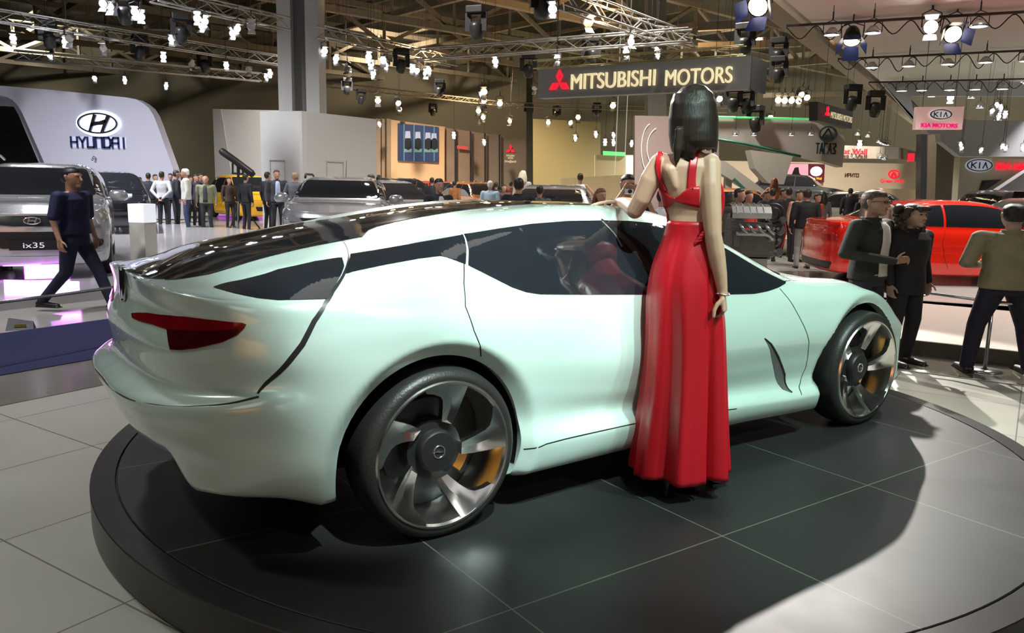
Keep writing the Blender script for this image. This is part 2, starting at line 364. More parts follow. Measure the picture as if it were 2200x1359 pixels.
#            seam          L1           L2          L3 above ledge  L4 ledge     L5           L6 low crease  L7 bottom edge  L8 under
ckeys = [
 K_(-2.43, 0,   (.09,1.005), (.095,.93), (.055,.80), (.060,.640), (-.008,.590), (.02,.50), (.05,.43), (.08,.38), (.35,.36)),
 K_(-2.42, -.25,(.08,.998), (.093,.92), (.055,.795), (.060,.635), (-.012,.588), (.02,.495), (.05,.425), (.08,.38), (.35,.36)),
 K_(-2.37, -.50,(.065,.982),  (.08,.91),(.045,.785), (.050,.625), (-.014,.588), (.02,.49), (.045,.42), (.07,.39), (.35,.36)),
 K_(-2.29, -.66,(.045,.972), (.06,.90), (.028,.775), (.042,.630), (-.014,.600), (.02,.485), (.02,.39), (.05,.282), (.3,.32)),
 K_(-2.17, -.79,(.045,.955), (.03,.885),(.012,.765), (.030,.643), (-.010,.617), (.01,.48), (.01,.388), (.04,.283), (.3,.30)),
 K_(-2.03, -.865,(.045,.947),(.02,.87), (.002,.765), (.010,.658), (-.004,.64), (.005,.47), (.005,.372), (.05,.268), (.3,.27)),
 K_(-1.83, -.915,(.04,.945), (.012,.86),(.0,.755), (.0,.64), (.0,.56), (.0,.44), (.0,.335), (.035,.222), (.3,.24)),
 K_(-1.42, -.935,(.045,.935),(.01,.85), (.0,.745), (.0,.62), (.0,.53), (.0,.42), (.0,.32), (.035,.20), (.3,.22)),
 K_(-1.02, -.925,(.04,.89),  (.012,.80),(.002,.68), (.01,.54), (.02,.42), (.005,.30), (.01,.27), (.04,.175), (.3,.20)),
 K_(-.40, -.905,(.035,.84),  (.012,.74),(.0,.60),  (.030,.46), (.058,.352), (.0,.306), (.005,.25), (.045,.168), (.3,.20)),
 K_(.30, -.905, (.045,.80),  (.015,.71),(.0,.59),  (.034,.45), (.062,.322), (.0,.275), (.005,.235), (.045,.168), (.3,.20)),
 K_(.90, -.92,  (.05,.80),   (.02,.71), (.002,.60), (.034,.45), (.050,.305), (.0,.256), (.005,.225), (.04,.162), (.3,.19)),
 K_(1.45, -.93, (.06,.79),   (.02,.72), (.0,.62),  (.0,.50), (.0,.40), (.0,.30), (.0,.24), (.03,.17), (.3,.19)),
 K_(1.83, -.872,(.09,.69),   (.035,.62), (.0,.56),  (.0,.46), (.0,.38), (.0,.29), (.0,.24), (.03,.17), (.3,.19)),
 K_(2.07, -.72, (.10,.645),   (.04,.58),(.0,.52),  (.0,.44), (.0,.36), (.0,.28), (.0,.23), (.03,.17), (.3,.19)),
 K_(2.22, -.46, (.08,.64),   (.03,.57), (.0,.50),  (.01,.42), (.01,.34), (.0,.28), (.0,.23), (.04,.17), (.3,.19)),
 K_(2.30, -.20, (.07,.62),   (.03,.56), (.0,.49),  (.01,.42), (.01,.34), (.0,.28), (.0,.23), (.04,.17), (.3,.19)),
 K_(2.32, 0,    (.07,.615),  (.03,.56), (.0,.49),  (.01,.42), (.01,.34), (.0,.28), (.0,.23), (.04,.17), (.3,.19))]
def uf(x, ys, B, T, Rr, zc): return (x, (B[0] / ys, B[1]), (T[0] / ys, T[1]), (Rr[0] / ys, Rr[1]), zc)
cupper = [
 uf(-2.36, .50, (.47,1.002), (.43,1.002), (.34,1.002), 1.004),
 uf(-2.30, .56, (.52,.982), (.46,.982), (.34,.988), 1.000),
 uf(-2.15, .745, (.70,.965), (.60,.985), (.43,1.005), 1.024),
 uf(-1.95, .845, (.79,.985), (.645,1.036), (.47,1.052), 1.072),
 uf(-1.65, .885, (.83,1.000), (.665,1.082), (.50,1.112), 1.130),
 uf(-1.40, .89, (.838,1.005), (.670,1.115), (.52,1.153), 1.174),
 uf(-1.15, .885, (.825,1.000), (.670,1.148), (.54,1.192), 1.214),
 uf(-.85, .875, (.81,.995), (.67,1.180), (.555,1.228), 1.250),
 uf(-.45, .87, (.80,.985), (.67,1.198), (.565,1.252), 1.272),
 uf(-.15, .865, (.80,.970), (.665,1.188), (.555,1.246), 1.270),
 uf(.15, .86, (.805,.930), (.665,1.138), (.56,1.195), 1.236),
 uf(.45, .855, (.815,.890), (.68,1.048), (.58,1.090), 1.150),
 uf(.70, .86, (.82,.860), (.695,.950), (.60,.985), 1.045),
 uf(.90, .87, (.83,.850), (.72,.880), (.62,.905), .955),
 uf(1.05, .87, (.83,.842), (.745,.866), (.62,.872), .890),
 uf(1.30, .87, (.82,.836), (.745,.854), (.60,.846), .862),
 uf(1.60, .85, (.79,.768), (.71,.780), (.55,.782), .805),
 uf(1.90, .74, (.69,.672), (.60,.688), (.46,.705), .73),
 uf(2.10, .62, (.57,.665), (.50,.675), (.36,.685), .695),
 uf(2.25, .3, (.28,.632), (.25,.634), (.18,.638), .642)]
paint = mat('pearl_mint_paint', (.51, .655, .60), .24, 0, coat=1.0, spec=.5, noise=.03, nscale=3)
nt_ = paint.node_tree; paint.node_tree.nodes['Principled BSDF'].inputs['Metallic'].default_value = .15
glass_dark = mat('dark_tinted_glass', (.012, .014, .018), .04, 0, coat=1.0, spec=.6, noise=.1)
black_trim = mat('black_trim', (.010, .010, .011), .45, noise=.2)
rubber = mat('tyre_rubber', (.017, .017, .016), .42, noise=.15, nscale=20, bump=.15, bscale=120)
chrome = mat('polished_chrome', (.93, .92, .89), .20, 1.0, noise=.02)
chrome_dim = mat('dark_chrome', (.30, .30, .30), .18, 1.0, noise=.05)
dark_metal = mat('dark_brake_metal', (.055, .055, .055), .4, .7, noise=.2)
shell_me, car_bvh = make_shell('body', dict(keys=ckeys, upper=cupper, seg=(4, 4, 6, 7, 6, 6, 8, 9, 5, 6, 6, 5, 5, 3), arches=((-1.425, .32, .405), (1.43, .32, .405)), step=.022, lip=(.055, .045)))
car = thing('concept_car', 'pearl mint four-door concept coupe with big chrome wheels on the black turntable', 'car', CAR_O, CAR_A)
body = link('body', shell_me, car, paint)
def cp_(n, poly, m, off=.004, fr=SIDE, both=True, skirt=.02, step=.04, parent=None, label=None):
    a = patch(n, poly, fr, car_bvh, off, m, parent or car, step, 4.0, skirt, label=label)
    if both:
        F_ = SIDE_FAR if fr is SIDE else Matrix.Diagonal((1, -1, 1, 1)) @ fr
        b = patch(n, poly, F_, car_bvh, off, m, parent or car, step, 4.0, skirt, label=label)
    return a
# --- windows
quarter = [(-2.150, .987), (-2.056, 1.009), (-1.932, 1.043), (-1.794, 1.068), (-1.700, 1.080), (-1.722, 1.055), (-1.775, 1.017), (-1.818, .985), (-1.846, .962), (-2.0, .962), (-2.054, .967), (-2.105, .976)]
middle = [(-1.655, 1.090), (-1.54, 1.105), (-1.419, 1.121), (-1.175, 1.154), (-1.205, 1.105), (-1.246, 1.050), (-1.312, 1.077), (-1.337, 1.082), (-1.429, 1.075), (-1.568, 1.059), (-1.70, 1.041), (-1.738, 1.034), (-1.700, 1.062)]
doorw = [(-1.166, 1.156), (-1.0, 1.176), (-.835, 1.193), (-.633, 1.204), (-.417, 1.205), (-.25, 1.20), (-.116, 1.189), (.015, 1.168), (.15, 1.137), (.27, 1.098), (.384, 1.054), (.493, .996), (.619, .936), (.736, .884), (.757, .876), (.74, .868), (.656, .853), (.564, .842), (.448, .836), (.239, .845), (-.313, .881), (-.65, .902), (-.934, .922), (-1.003, .935), (-1.066, .957), (-1.141, .996), (-1.236, 1.046), (-1.197, 1.10)]
cp_('quarter_window', quarter, glass_dark, .003, skirt=.01, step=.018)
cp_('rear_side_window', middle, glass_dark, .003, skirt=.01, step=.018)
cp_('door_window', doorw, glass_dark, .003, skirt=.01, step=.018)
bright_trim = mat('bright_edge_trim', (.75, .78, .76), .15, .8)
cp_('window_divider', ribbon([(-.44, 1.20), (-.425, 1.17), (-.40, 1.13), (-.39, 1.09)], .006), bright_trim, .006, skirt=.004)
cp_('door_pillar', ribbon([(-.44, 1.20), (-.36, 1.13), (-.25, .99), (-.19, .885)], [.03, .035, .045, .07]), black_trim, .0045, skirt=.004)
# --- roof and rear glass
rg = [(-2.348, 0), (-2.343, -.06), (-2.30, -.25), (-2.25, -.345), (-2.217, -.377), (-2.12, -.41), (-2.03, -.412), (-1.9, -.405), (-1.775, -.41), (-1.648, -.43), (-1.523, -.445), (-1.49, -.40), (-1.44, -.33), (-1.38, -.285), (-1.28, -.262), (-1.0, -.25), (.06, -.25), (.14, -.40), (.20, -.52), (.42, -.60), (.68, -.655), (.86, -.69), (.95, -.62), (1.03, -.35), (1.06, 0)]
patch('roof_glass', rg + [(p[0], -p[1]) for p in rg[::-1] if p[1] < 0], TOP, car_bvh, .003, glass_dark, car, .022, 5, .01)
wip = MB(); wip.tube([(-2.30, -.20, 1.008), (-2.22, -.10, 1.027), (-2.13, .02, 1.047), (-2.05, .12, 1.062)], [.006, .01, .009, .005], 6); wip.build('rear_wiper', bright_trim, car, True)
# --- gaps, seams, lamps
gap = [(-1.600, 1.128), (-1.655, 1.095), (-1.690, 1.070), (-1.765, 1.018), (-1.812, .985), (-1.856, .948), (-1.902, .893), (-1.947, .818), (-1.985, .772), (-2.022, .726), (-2.055, .688), (-2.083, .652)]
cp_('hatch_gap', ribbon(gap, [.003, .003, .004, .006, .008, .012, .016, .018, .018, .016, .012, .004]), black_trim, .0015, skirt=.006, step=.02)
cp_('door_gap', ribbon([(-1.176, 1.156), (-1.21, 1.10), (-1.25, 1.055), (-1.291, .985), (-1.315, .905), (-1.292, .814), (-1.270, .765), (-1.243, .705)], .004), black_trim, .0012, skirt=.004, step=.02)
cp_('door_gap', ribbon([(.668, .848), (.719, .775), (.781, .675), (.85, .56), (.885, .47), (.896, .40), (.875, .32), (.825, .268)], .004), black_trim, .0012, skirt=.004, step=.02)
cp_('sill_gap', ribbon([(-1.01, .283), (-.92, .300), (-.816, .303), (-.415, .303), (.0, .286), (.3, .268)], .004), black_trim, .0012, skirt=.004, step=.02)
cp_('hood_gap', ribbon([(.76, -.80), (.95, -.755), (1.12, -.70), (1.4, -.66), (1.7, -.58), (2.0, -.42), (2.15, -.2), (2.18, 0)], .004), black_trim, .0012, fr=TOP, skirt=.004, step=.03)
vent_m = mat('vent_shadow_grey', (.10, .105, .10), .5, noise=.3)
cp_('side_vent', [(.476, .612), (.528, .577), (.626, .490), (.728, .379), (.768, .282), (.725, .300), (.690, .340), (.615, .437), (.535, .549)], vent_m, .0018, skirt=.006, step=.02)
cp_('side_vent_blade', ribbon([(.478, .613), (.530, .580), (.628, .494), (.730, .384), (.770, .284)], [.004, .008, .01, .01, .006]), black_trim, .004, skirt=.006, step=.02)
seam3 = [(-2.437, 0, .583), (-2.435, -.167, .580), (-2.389, -.479, .585), (-2.282, -.686, .603), (-2.160, -.800, .626), (-2.085, -.838, .646)]
sm = MB(); sm.tube([Vector(p) for p in sweepline([(p[0], -p[1], p[2]) for p in seam3[::-1]] + seam3[1:], 6)], .0035, 6); sm.build('bumper_seam', black_trim, car, True)
tdir = Vector((-.75, -.66, 0)).normalized(); tx_ = Vector((.66, -.75, 0)).normalized()
TF = frameM(tdir * 4, tx_, (0, 0, 1), tdir)
def t2(p): return (Vector(p).dot(tx_), p[2])
tl3 = [(-2.351, -.204, .856), (-2.336, -.270, .867), (-2.319, -.353, .878), (-2.250, -.605, .896), (-2.189, -.722, .897), (-2.117, -.791, .892), (-2.105, -.798, .886), (-2.114, -.798, .872), (-2.134, -.791, .851), (-2.173, -.765, .827), (-2.244, -.687, .797), (-2.283, -.629, .785), (-2.307, -.581, .780), (-2.298, -.550, .826), (-2.298, -.524, .843), (-2.321, -.432, .847), (-2.343, -.304, .843), (-2.353, -.229, .843)]
lens_red = mat('red_lamp_lens', (.17, .003, .007), .08, 0, coat=1, noise=.4, nscale=14)
lens_dark = mat('dark_red_lamp_lens', (.045, .003, .004), .08, 0, coat=1, noise=.5, nscale=18)
low3 = [(-2.296, -.53, .842), (-2.25, -.640, .852), (-2.19, -.735, .862), (-2.128, -.792, .872), (-2.134, -.789, .853), (-2.173, -.763, .829), (-2.244, -.685, .800), (-2.283, -.627, .788), (-2.304, -.581, .784)]
for F_ in (TF, Matrix.Diagonal((1, -1, 1, 1)) @ TF):
    tlo = patch('tail_light', [t2(p) for p in tl3], F_, car_bvh, .004, lens_red, car, .025, 6, .012)
    patch('lower_lens', [t2(p) for p in low3], F_, car_bvh, .006, lens_dark, tlo, .025, 6, .006)
# --- arch liners and underbody
for ax in (-1.425, 1.43):
    for sgn in (-1, 1):
        b = MB(); prof = []
        rows = []
        for q in range(3): rows.append([(ax + (.403) * math.cos(t), sgn * (((.85, .80, .58) if ax < 0 else (.80, .74, .58))[q]), .32 + .403 * math.sin(t)) for t in np.linspace(-.26, math.pi + .26, 33)])
        b.grid(rows); c0 = len(b.v); b.v.append((ax, sgn * .58, .32)); n = 33
        for k in range(32): b.f.append((2 * n + k, 2 * n + k + 1, c0)); b.mi.append(0)
        b.build('wheel_arch_liner', black_trim, car, True)
ub = MB(); ub.box((.0, 0, .30), (1.85, 1.5, .24)); ub.box((-2.02, 0, .40), (.4, 1.05, .2)); ub.box((2.05, 0, .28), (.28, .7, .18)); ub.box((0, 0, .30), (4.0, 1.06, .16)); ub.build('underbody', black_trim, car)
# --- wheels
def polar(r, a, z): return (r * math.cos(R(a)), r * math.sin(R(a)), z)
def concept_wheel(x, side):
    Mx = frameM((x, side * .70, .338), (-side, 0, 0), (0, 0, 1), (0, side, 0))   # z of the wheel points outwards
    t = MB(); t.lathe([(.262, -.02), (.29, -.005), (.318, .01), (.332, .03), (.338, .06), (.338, .16), (.333, .188), (.322, .205), (.305, .214), (.292, .214), (.284, .204), (.280, .17)], 72, Mx)
    tyre = t.build('wheel', rubber, car, True)
    rim = MB(); rim.lathe([(.284, .205), (.291, .214), (.286, .221), (.279, .219), (.272, .208), (.268, .15), (.262, .03)], 72, Mx)
    for k in range(5):
        a0 = 70.7 + 72 * k - (0 if side < 0 else 0)
        pts = [(.405, -15.5, .150), (.55, -10.5, .165), (.75, -5, .188), (.965, -1, .217)]
        for a in np.linspace(2, 38, 8): pts.append((.975, a, .219))
        pts += [(.915, 37, .214), (.86, 30, .208), (.79, 22.5, .199), (.72, 18.5, .188), (.60, 15, .170), (.50, 12, .158), (.40, 8, .148)]
        f = [polar(.289 * r_, a0 + a, z_) for r_, a, z_ in pts]; bk = [polar(.289 * r_, a0 + a, z_ - .03) for r_, a, z_ in pts]
        # raised ridge line down the middle of the blade
        mid = [polar(.289 * r_, a0 + a, z_) for r_, a, z_ in ((.42, -4, .139), (.60, 1, .158), (.78, 7, .186), (.90, 18, .205))]
        n = len(pts); V_ = [Mx @ Vector(p) for p in f + bk + mid]
        F_ = [(i, (i + 1) % n, n + (i + 1) % n, n + i) for i in range(n)] + [tuple(range(2 * n - 1, n - 1, -1))]
        m0 = 2 * n
        F_ += [(0, 1, m0 + 1, m0), (1, 2, m0 + 2, m0 + 1), (2, 3, 4, m0 + 2)]
        F_ += [(m0 + 2, 4, 5, 6, m0 + 3)]
        F_ += [(m0 + 3, 6, 7, 8, 9, 10, 11, 12, 13), (m0 + 2, m0 + 3, 13, 14, 15), (m0 + 1, m0 + 2, 15, 16, 17), (m0, m0 + 1, 17, 18), (0, m0, 18)]
        rim.add(V_, F_)
    rim.build('rim', chrome, tyre, angle=28)
    h = MB(); h.lathe([(.0, .168), (.05, .168), (.075, .166), (.082, .158), (.084, .13), (.118, .128), (.124, .10), (.12, .05)], 48, Mx); h.build('hub_cap', black_trim, tyre, angle=40)
    e = MB(); e.lathe([(.021, .168), (.0225, .1715), (.026, .1715), (.0275, .168)], 32, Mx)
    e.prism([(-.030, .0005), (.004, .0035), (-.002, -.0008), (.030, -.0005), (-.004, -.0035), (.002, .0008)], .1685, .172, Mx); e.build('hub_emblem', chrome, tyre, angle=30)
    d = MB(); d.lathe([(0, .055), (.19, .055), (.19, .045), (0, .045)], 48, Mx); d.lathe([(.0, .02), (.262, .02), (.262, .03)], 48, Mx); d.build('brake_disc', dark_metal, tyre, angle=40)
    c = MB(); c.prism([polar(.185, a, 0)[:2] for a in range(-42, -17, 6)] + [polar(.135, a, 0)[:2] for a in range(-18, -43, -6)], .05, .095, Mx); c.build('brake_caliper', mat('amber_caliper', (.75, .30, .03), .35, coat=.5), tyre, angle=30)
for x in (-1.405, 1.44):
    for sd in (-1, 1): concept_wheel(x, sd)
# --- turntable
TT = (.353, 4.537)
tt = thing('turntable', 'low round black display turntable under the mint concept car', 'turntable', (*TT, 0))
black_lam = mat('black_laminate', (.022, .022, .021), .32, noise=.25, nscale=5)
slate = tile_mat('slate_tiles', (.014, .015, .015), (.10, .105, .09), 1.0233, 1.0233, .006, R(35.32), (.0200, 2.4302), .46, .15, .28)
b = MB(); b.lathe([(2.47, 0.0), (2.49, .01), (2.49, PH - .004), (2.486, PH), (2.388, PH), (2.385, PH - .012), (2.2, PH - .012)], 160); b.build('turntable_rim', black_lam, tt, angle=35)
b = MB(); b.lathe([(0, PH), (2.377, PH), (2.38, PH - .003), (2.38, PH - .06), (0, PH - .06)], 160); b.build('turntable_top', slate, tt, angle=35)
for a in (203, 262, 320, 20): 
    b = MB(); c_, s_ = math.cos(R(a)), math.sin(R(a)); b.box((2.4905 * c_, 2.4905 * s_, PH / 2), (.002, .004, PH - .01), R(a)); b.build('panel_joint', black_trim, tt)
# ---------------------------------------------------------------- floor and low stages
def q2(p, q): return (.5446 * p - .8387 * q, .8387 * p + .5446 * q)   # aisle grid: p along 57 deg, q along 147 deg
FA = R(57)
def zone(name, p0, p1, q0, q1, z0, z1, m, kind='structure', label=None, cat=None, parent=None):
    b = MB(); pts = [q2(p0, q0), q2(p1, q0), q2(p1, q1), q2(p0, q1)]; b.prism(pts, z0, z1); o = b.build(name, m, parent)
    if kind: o['kind'] = kind
    if label: o['label'] = label; o['category'] = cat
    return o
aisle = tile_mat('aisle_tiles', (.27, .27, .225), (.07, .07, .055), .88, .88, .008, FA, (-1.40 + .02, 2.70), .42, .05)
gloss_dark = mat('glossy_dark_floor', (.13, .125, .105), .16, noise=.2, nscale=2)
gloss_mid = mat('glossy_grey_floor', (.30, .29, .27), .12, noise=.15, nscale=1.5)
blue_carpet = mat('blue_carpet', (.004, .007, .042), .9, noise=.3, nscale=30, bump=.3, bscale=300)
white_gloss = mat('white_gloss_panel', (.72, .70, .68), .10, coat=.5, noise=.05)
b = MB(); b.box((0, 30, -.05), (120, 90, .1)); o = b.build('floor', aisle); o['kind'] = 'structure'
zone('trim_1', -6, 9, 5.63, 6.48, 0, .004, gloss_dark)
o = zone('carpet', -6, 12, 6.48, 8.20, 0, .010, blue_carpet, None, 'dark blue carpet runner along the glossy grey aisle', 'carpet')
zone('trim_2', -6, 16, 8.20, 9.56, 0, .004, gloss_mid)
# ---------------------------------------------------------------- people
skin = mat('skin', (.46, .285, .20), .45, noise=.10, nscale=14, spec=.4)
skin_warm = mat('skin_warm', (.40, .22, .15), .5, noise=.12, nscale=14, spec=.4)
hair_brown = mat('dark_brown_hair', (.017, .011, .007), .33, noise=.5, nscale=30, spec=.6)
def hair_mat(name, col, rough=.45):
    if name in MATS: return MATS[name]
    m = mat(name, col, rough, spec=.5); nt = m.node_tree; b = nt.nodes['Principled BSDF']
    tc = nt.nodes.new('ShaderNodeTexCoord'); mp = nt.nodes.new('ShaderNodeMapping'); mp.inputs['Scale'].default_value = (110, 110, 5)
    n = nt.nodes.new('ShaderNodeTexNoise'); n.inputs['Scale'].default_value = 1; n.inputs['Detail'].default_value = 3
    nt.links.new(tc.outputs['Object'], mp.inputs[0]); nt.links.new(mp.outputs[0], n.inputs['Vector'])
    bp = nt.nodes.new('ShaderNodeBump'); bp.inputs['Strength'].default_value = .55; bp.inputs['Distance'].default_value = .004; nt.links.new(n.outputs['Fac'], bp.inputs['Height']); nt.links.new(bp.outputs[0], b.inputs['Normal'])
    mx = nt.nodes.new('ShaderNodeMix'); mx.data_type = 'RGBA'; mx.inputs['A'].default_value = (*[c * .5 for c in col], 1); mx.inputs['B'].default_value = (*[c * 1.7 for c in col], 1)
    nt.links.new(n.outputs['Fac'], mx.inputs['Factor']); nt.links.new(mx.outputs['Result'], b.inputs['Base Color']); return m
def capsule(b, p0, p1, r0, r1=None, n=10, M=None):
    r1 = r0 if r1 is None else r1; p0 = Vector(p0); p1 = Vector(p1); d = p1 - p0; L = d.length
    t = d.normalized() if L > 1e-6 else Vector((0, 0, 1)); pts = []; rs = []
    for a in (85, 60, 35, 12): pts.append(p0 - t * r0 * math.sin(R(a))); rs.append(r0 * math.cos(R(a)))
    for k in (0, .5, 1): pts.append(p0.lerp(p1, k)); rs.append(r0 + (r1 - r0) * k)
    for a in (12, 35, 60, 85): pts.append(p1 + t * r1 * math.sin(R(a))); rs.append(r1 * math.cos(R(a)))
    if L < 1e-6: pts[5] += t * 1e-4; pts[6] += t * 2e-4
    return b.tube(pts, rs, n)
def chain(b, pts, rs, n=12):
    for i in range(len(pts) - 1): capsule(b, pts[i], pts[i + 1], rs[i], rs[i + 1], n)
def loft(b, secs, n=28, cap=True):
    """secs: (centre, rx, ry, turn about z) closed elliptical rings"""
    rows = []
    for c, rx, ry, a in secs:
        c = Vector(c); rows.append([c + Vector((rx * math.cos(t) * math.cos(a) - ry * math.sin(t) * math.sin(a), rx * math.cos(t) * math.sin(a) + ry * math.sin(t) * math.cos(a), 0)) for t in [2 * math.pi * k / n for k in range(n)]])
    base = len(b.v); b.grid(rows, closeu=True)
    if cap: b.f.append(tuple(base + k for k in range(n))); b.f.append(tuple(base + (len(rows) - 1) * n + k for k in reversed(range(n)))); b.mi += [0, 0]
def remesh(b, name, m, parent, voxel, smooth=6, pre=None):
    me = b.mesh(name, recalc=True); o = link(name, me, parent, m, True)
    r_ = o.modifiers.new('remesh', 'REMESH'); r_.mode = 'VOXEL'; r_.voxel_size = voxel; r_.use_smooth_shade = True
    if smooth: s_ = o.modifiers.new('smooth', 'SMOOTH'); s_.factor = .5; s_.iterations = smooth
    return o
BAKE = []
def bake(o, now=False):
    if not now: BAKE.append(o); return o
    dg = bpy.context.evaluated_depsgraph_get(); ev = o.evaluated_get(dg); me = bpy.data.meshes.new_from_object(ev); old = o.data
    o.modifiers.clear(); o.data = me; return o
def hand(b, wrist, knuckle, curl, side, thumbdir, r=.0078, spread=None, L=(.062, .072, .068, .054)):
    """palm from wrist to knuckles; four fingers curling about; thumb from the side of the palm. side = vector across the palm (index side), curl = palm normal the fingers bend towards"""
    w = Vector(wrist); k = Vector(knuckle); ax = (k - w).normalized(); sd = Vector(side); sd = (sd - ax * sd.dot(ax)).normalized(); cu = Vector(curl[0]).normalized(); ang = curl[1]
    for j in range(4): capsule(b, w + sd * (.018 - .012 * j), k + sd * (.027 - .018 * j), .012, .0105, 8)
    cu = (cu - ax * cu.dot(ax)).normalized()
    for j in range(4):
        p = k + sd * (.027 - .018 * j); d = ax.copy(); a = 0; seg = [.45, .32, .26]
        pts = [p]
        for s_ in seg:
            a += ang * (1 + .08 * j); d = ax * math.cos(R(a)) + cu * math.sin(R(a)); p = p + d * L[j] * s_ * 1.25; pts.append(p)
        chain(b, pts, [r * 1.12, r, r * .92, r * .8], 8)
    th = Vector(thumbdir).normalized(); p = w.lerp(k, .25) + sd * .024; chain(b, [p, p + th * .030, p + th * .030 + (th + ax * .7).normalized() * .028, p + th * .034 + (th * .6 + ax).normalized() * .052], [.012, .0105, .0095, .008], 8)

# ---- the hostess in the red dress
WO = G(1468, 1052, PH)
wom = thing('person', 'woman in long red open-back dress seen from behind, hand on the mint car', 'person', WO)
def wp(u, v, dy=0.0): return D(u, v, WO.y + dy) - WO
PXM = 1 / (wp(1500, 500) - wp(1400, 500)).length * 100
def sec(v, L_, R_, ry, dy=0, a=0):
    l = wp(L_, v, dy); r_ = wp(R_, v, dy); return ((l + r_) / 2, (r_ - l).length / 2, ry, a)
b = MB()
loft(b, [sec(322, 1462, 1500, .045), sec(334, 1428, 1526, .058), sec(343, 1409, 1541, .072), sec(358, 1404, 1545, .085), sec(385, 1412, 1543, .098, .01), sec(415, 1419, 1549, .115, .02), sec(440, 1426, 1549, .108, .02), sec(462, 1434, 1546, .092, .01), sec(478, 1436, 1545, .088), sec(500, 1430, 1546, .095), sec(550, 1413, 1545, .118), sec(600, 1400, 1541, .130), sec(640, 1398, 1540, .128), sec(700, 1405, 1535, .10)], 32)
_tm = b.mesh('torso_tmp'); bpy.data.meshes.remove(_tm)
capsule(b, wp(1480, 340), wp(1486, 285, .02), .050, .048); 
loft(b, [sec(192, 1474, 1508, .04, .03), sec(205, 1462, 1520, .07, .03), sec(230, 1453, 1529, .09, .03), sec(258, 1452, 1530, .092, .035), sec(280, 1457, 1525, .085, .045), sec(300, 1466, 1516, .07, .055), sec(312, 1476, 1508, .05, .065)], 24)
capsule(b, wp(1490, 268, .13), wp(1490, 276, .15), .012)                        # nose, turned away
# shoulder blades and spine hollow
capsule(b, wp(1440, 365, -.055), wp(1452, 400, -.06), .03, .02); capsule(b, wp(1515, 362, -.05), wp(1505, 400, -.058), .03, .02)
# hanging right arm
chain(b, [wp(1523, 355, -.03), wp(1525, 400, -.07), wp(1529, 455, -.10), wp(1532, 505, -.12), wp(1539, 545, -.12), wp(1547, 590, -.12), wp(1552, 628, -.12)], [.052, .047, .041, .036, .037, .030, .0225])
hand(b, wp(1553, 634, -.12), wp(1556, 666, -.125), ((-.55, .85, .1), 46), (-.35, -.9, 0), (-.7, -.2, -.6))
# left arm: down to the elbow, forearm laid over the roof
EL = wp(1364, 452, .06)
roofp = []
_ci = (Matrix.Translation(CAR_O) @ Matrix.Rotation(CAR_A, 4, 'Z')); _ii = _ci.inverted()
for (u_, v_) in ((1350, 452), (1332, 446), (1312, 443)):
    h_ = car_bvh.ray_cast(_ii @ Vector((0, 0, EYE)), (_ii.to_3x3() @ ray(u_, v_)).normalized()); roofp.append((_ci @ h_[0]) - WO if h_[0] else wp(u_, v_, .3))
WR = roofp[1] + Vector((0, 0, .028)); KN = roofp[2] + Vector((-.01, .0, .022))
chain(b, [wp(1420, 352), wp(1398, 385, .01), wp(1380, 425, .03), EL, WR.lerp(EL, .5) + Vector((0, 0, .008)), WR], [.050, .046, .041, .037, .033, .024])
hand(b, WR, KN, ((0, 0, -1), 7), (.3, .9, 0), (.2, .8, -.05))
# legs
for u_, v_, hx, fx, fy in ((1440, 1040, 1440, 1434, 1064), (1486, 1030, 1500, 1474, 1049)):
    chain(b, [wp(hx, 640, .02), wp((hx + u_) / 2, 840, .0), (G(fx, fy, PH) - WO) + Vector((0, 0, .20)), (G(fx, fy, PH) - WO) + Vector((.005, .01, .115))], [.075, .05, .032, .026])
wbody = remesh(b, 'body', skin, wom, .0048, 5); bake(wbody, True)
_bm = bmesh.new(); _bm.from_mesh(wbody.data); tbvh = BVHTree.FromBMesh(_bm); _bm.free()
# dress
satin = mat('red_satin', (.42, .004, .012), .38, noise=.08, nscale=6, spec=.6)
def dress_row(v, L_, R_, ry, amp, dy=0, lift=0):
    c, rx, ry, _ = sec(v, L_, R_, ry, dy); out = []
    for k in range(144):
        t = 2 * math.pi * k / 144; f = 1.0
        f += amp * (.55 * math.sin(7 * t + .6) + .36 * math.sin(11 * t + 2.0) + .22 * math.sin(17 * t + .5))
        f -= amp * 3.2 * math.exp(-((t - (2 * math.pi - 1.02)) / .085)**2)        # deep fold on the right
        f -= amp * 1.2 * math.exp(-((t - (2 * math.pi - 2.15)) / .10)**2)
        out.append(c + Vector((rx * f * math.cos(t), ry * f * math.sin(t), lift * math.sin(5 * t) * .4)))
    return out
vs = [(474, 1434, 1547, .095, 0), (488, 1431, 1548, .098, 0), (510, 1425, 1550, .105, .01), (540, 1413, 1551, .122, .018), (575, 1401, 1549, .138, .02), (610, 1394, 1549, .150, .025), (650, 1390, 1552, .155, .035), (700, 1389, 1556, .158, .05), (760, 1386, 1557, .162, .065), (820, 1381, 1558, .168, .08), (880, 1374, 1559, .175, .09), (930, 1367, 1560, .182, .10), (970, 1361, 1561, .188, .105), (1000, 1357, 1562, .192, .11), (1012, 1356, 1562, .192, .11)]
kk = [v[0] for v in vs]; rows = []
for v in np.linspace(474, 1010, 60): rows.append(dress_row(v, *[float(pchip(kk, [q[j] for q in vs], v)) for j in (1, 2, 3, 4)], lift=.012 * max(0, (v - 985) / 25)))
b = MB(); b.grid(rows, closeu=True); skirt = b.build('dress', satin, wom, True); s_ = skirt.modifiers.new('solid', 'SOLIDIFY'); s_.thickness = .003
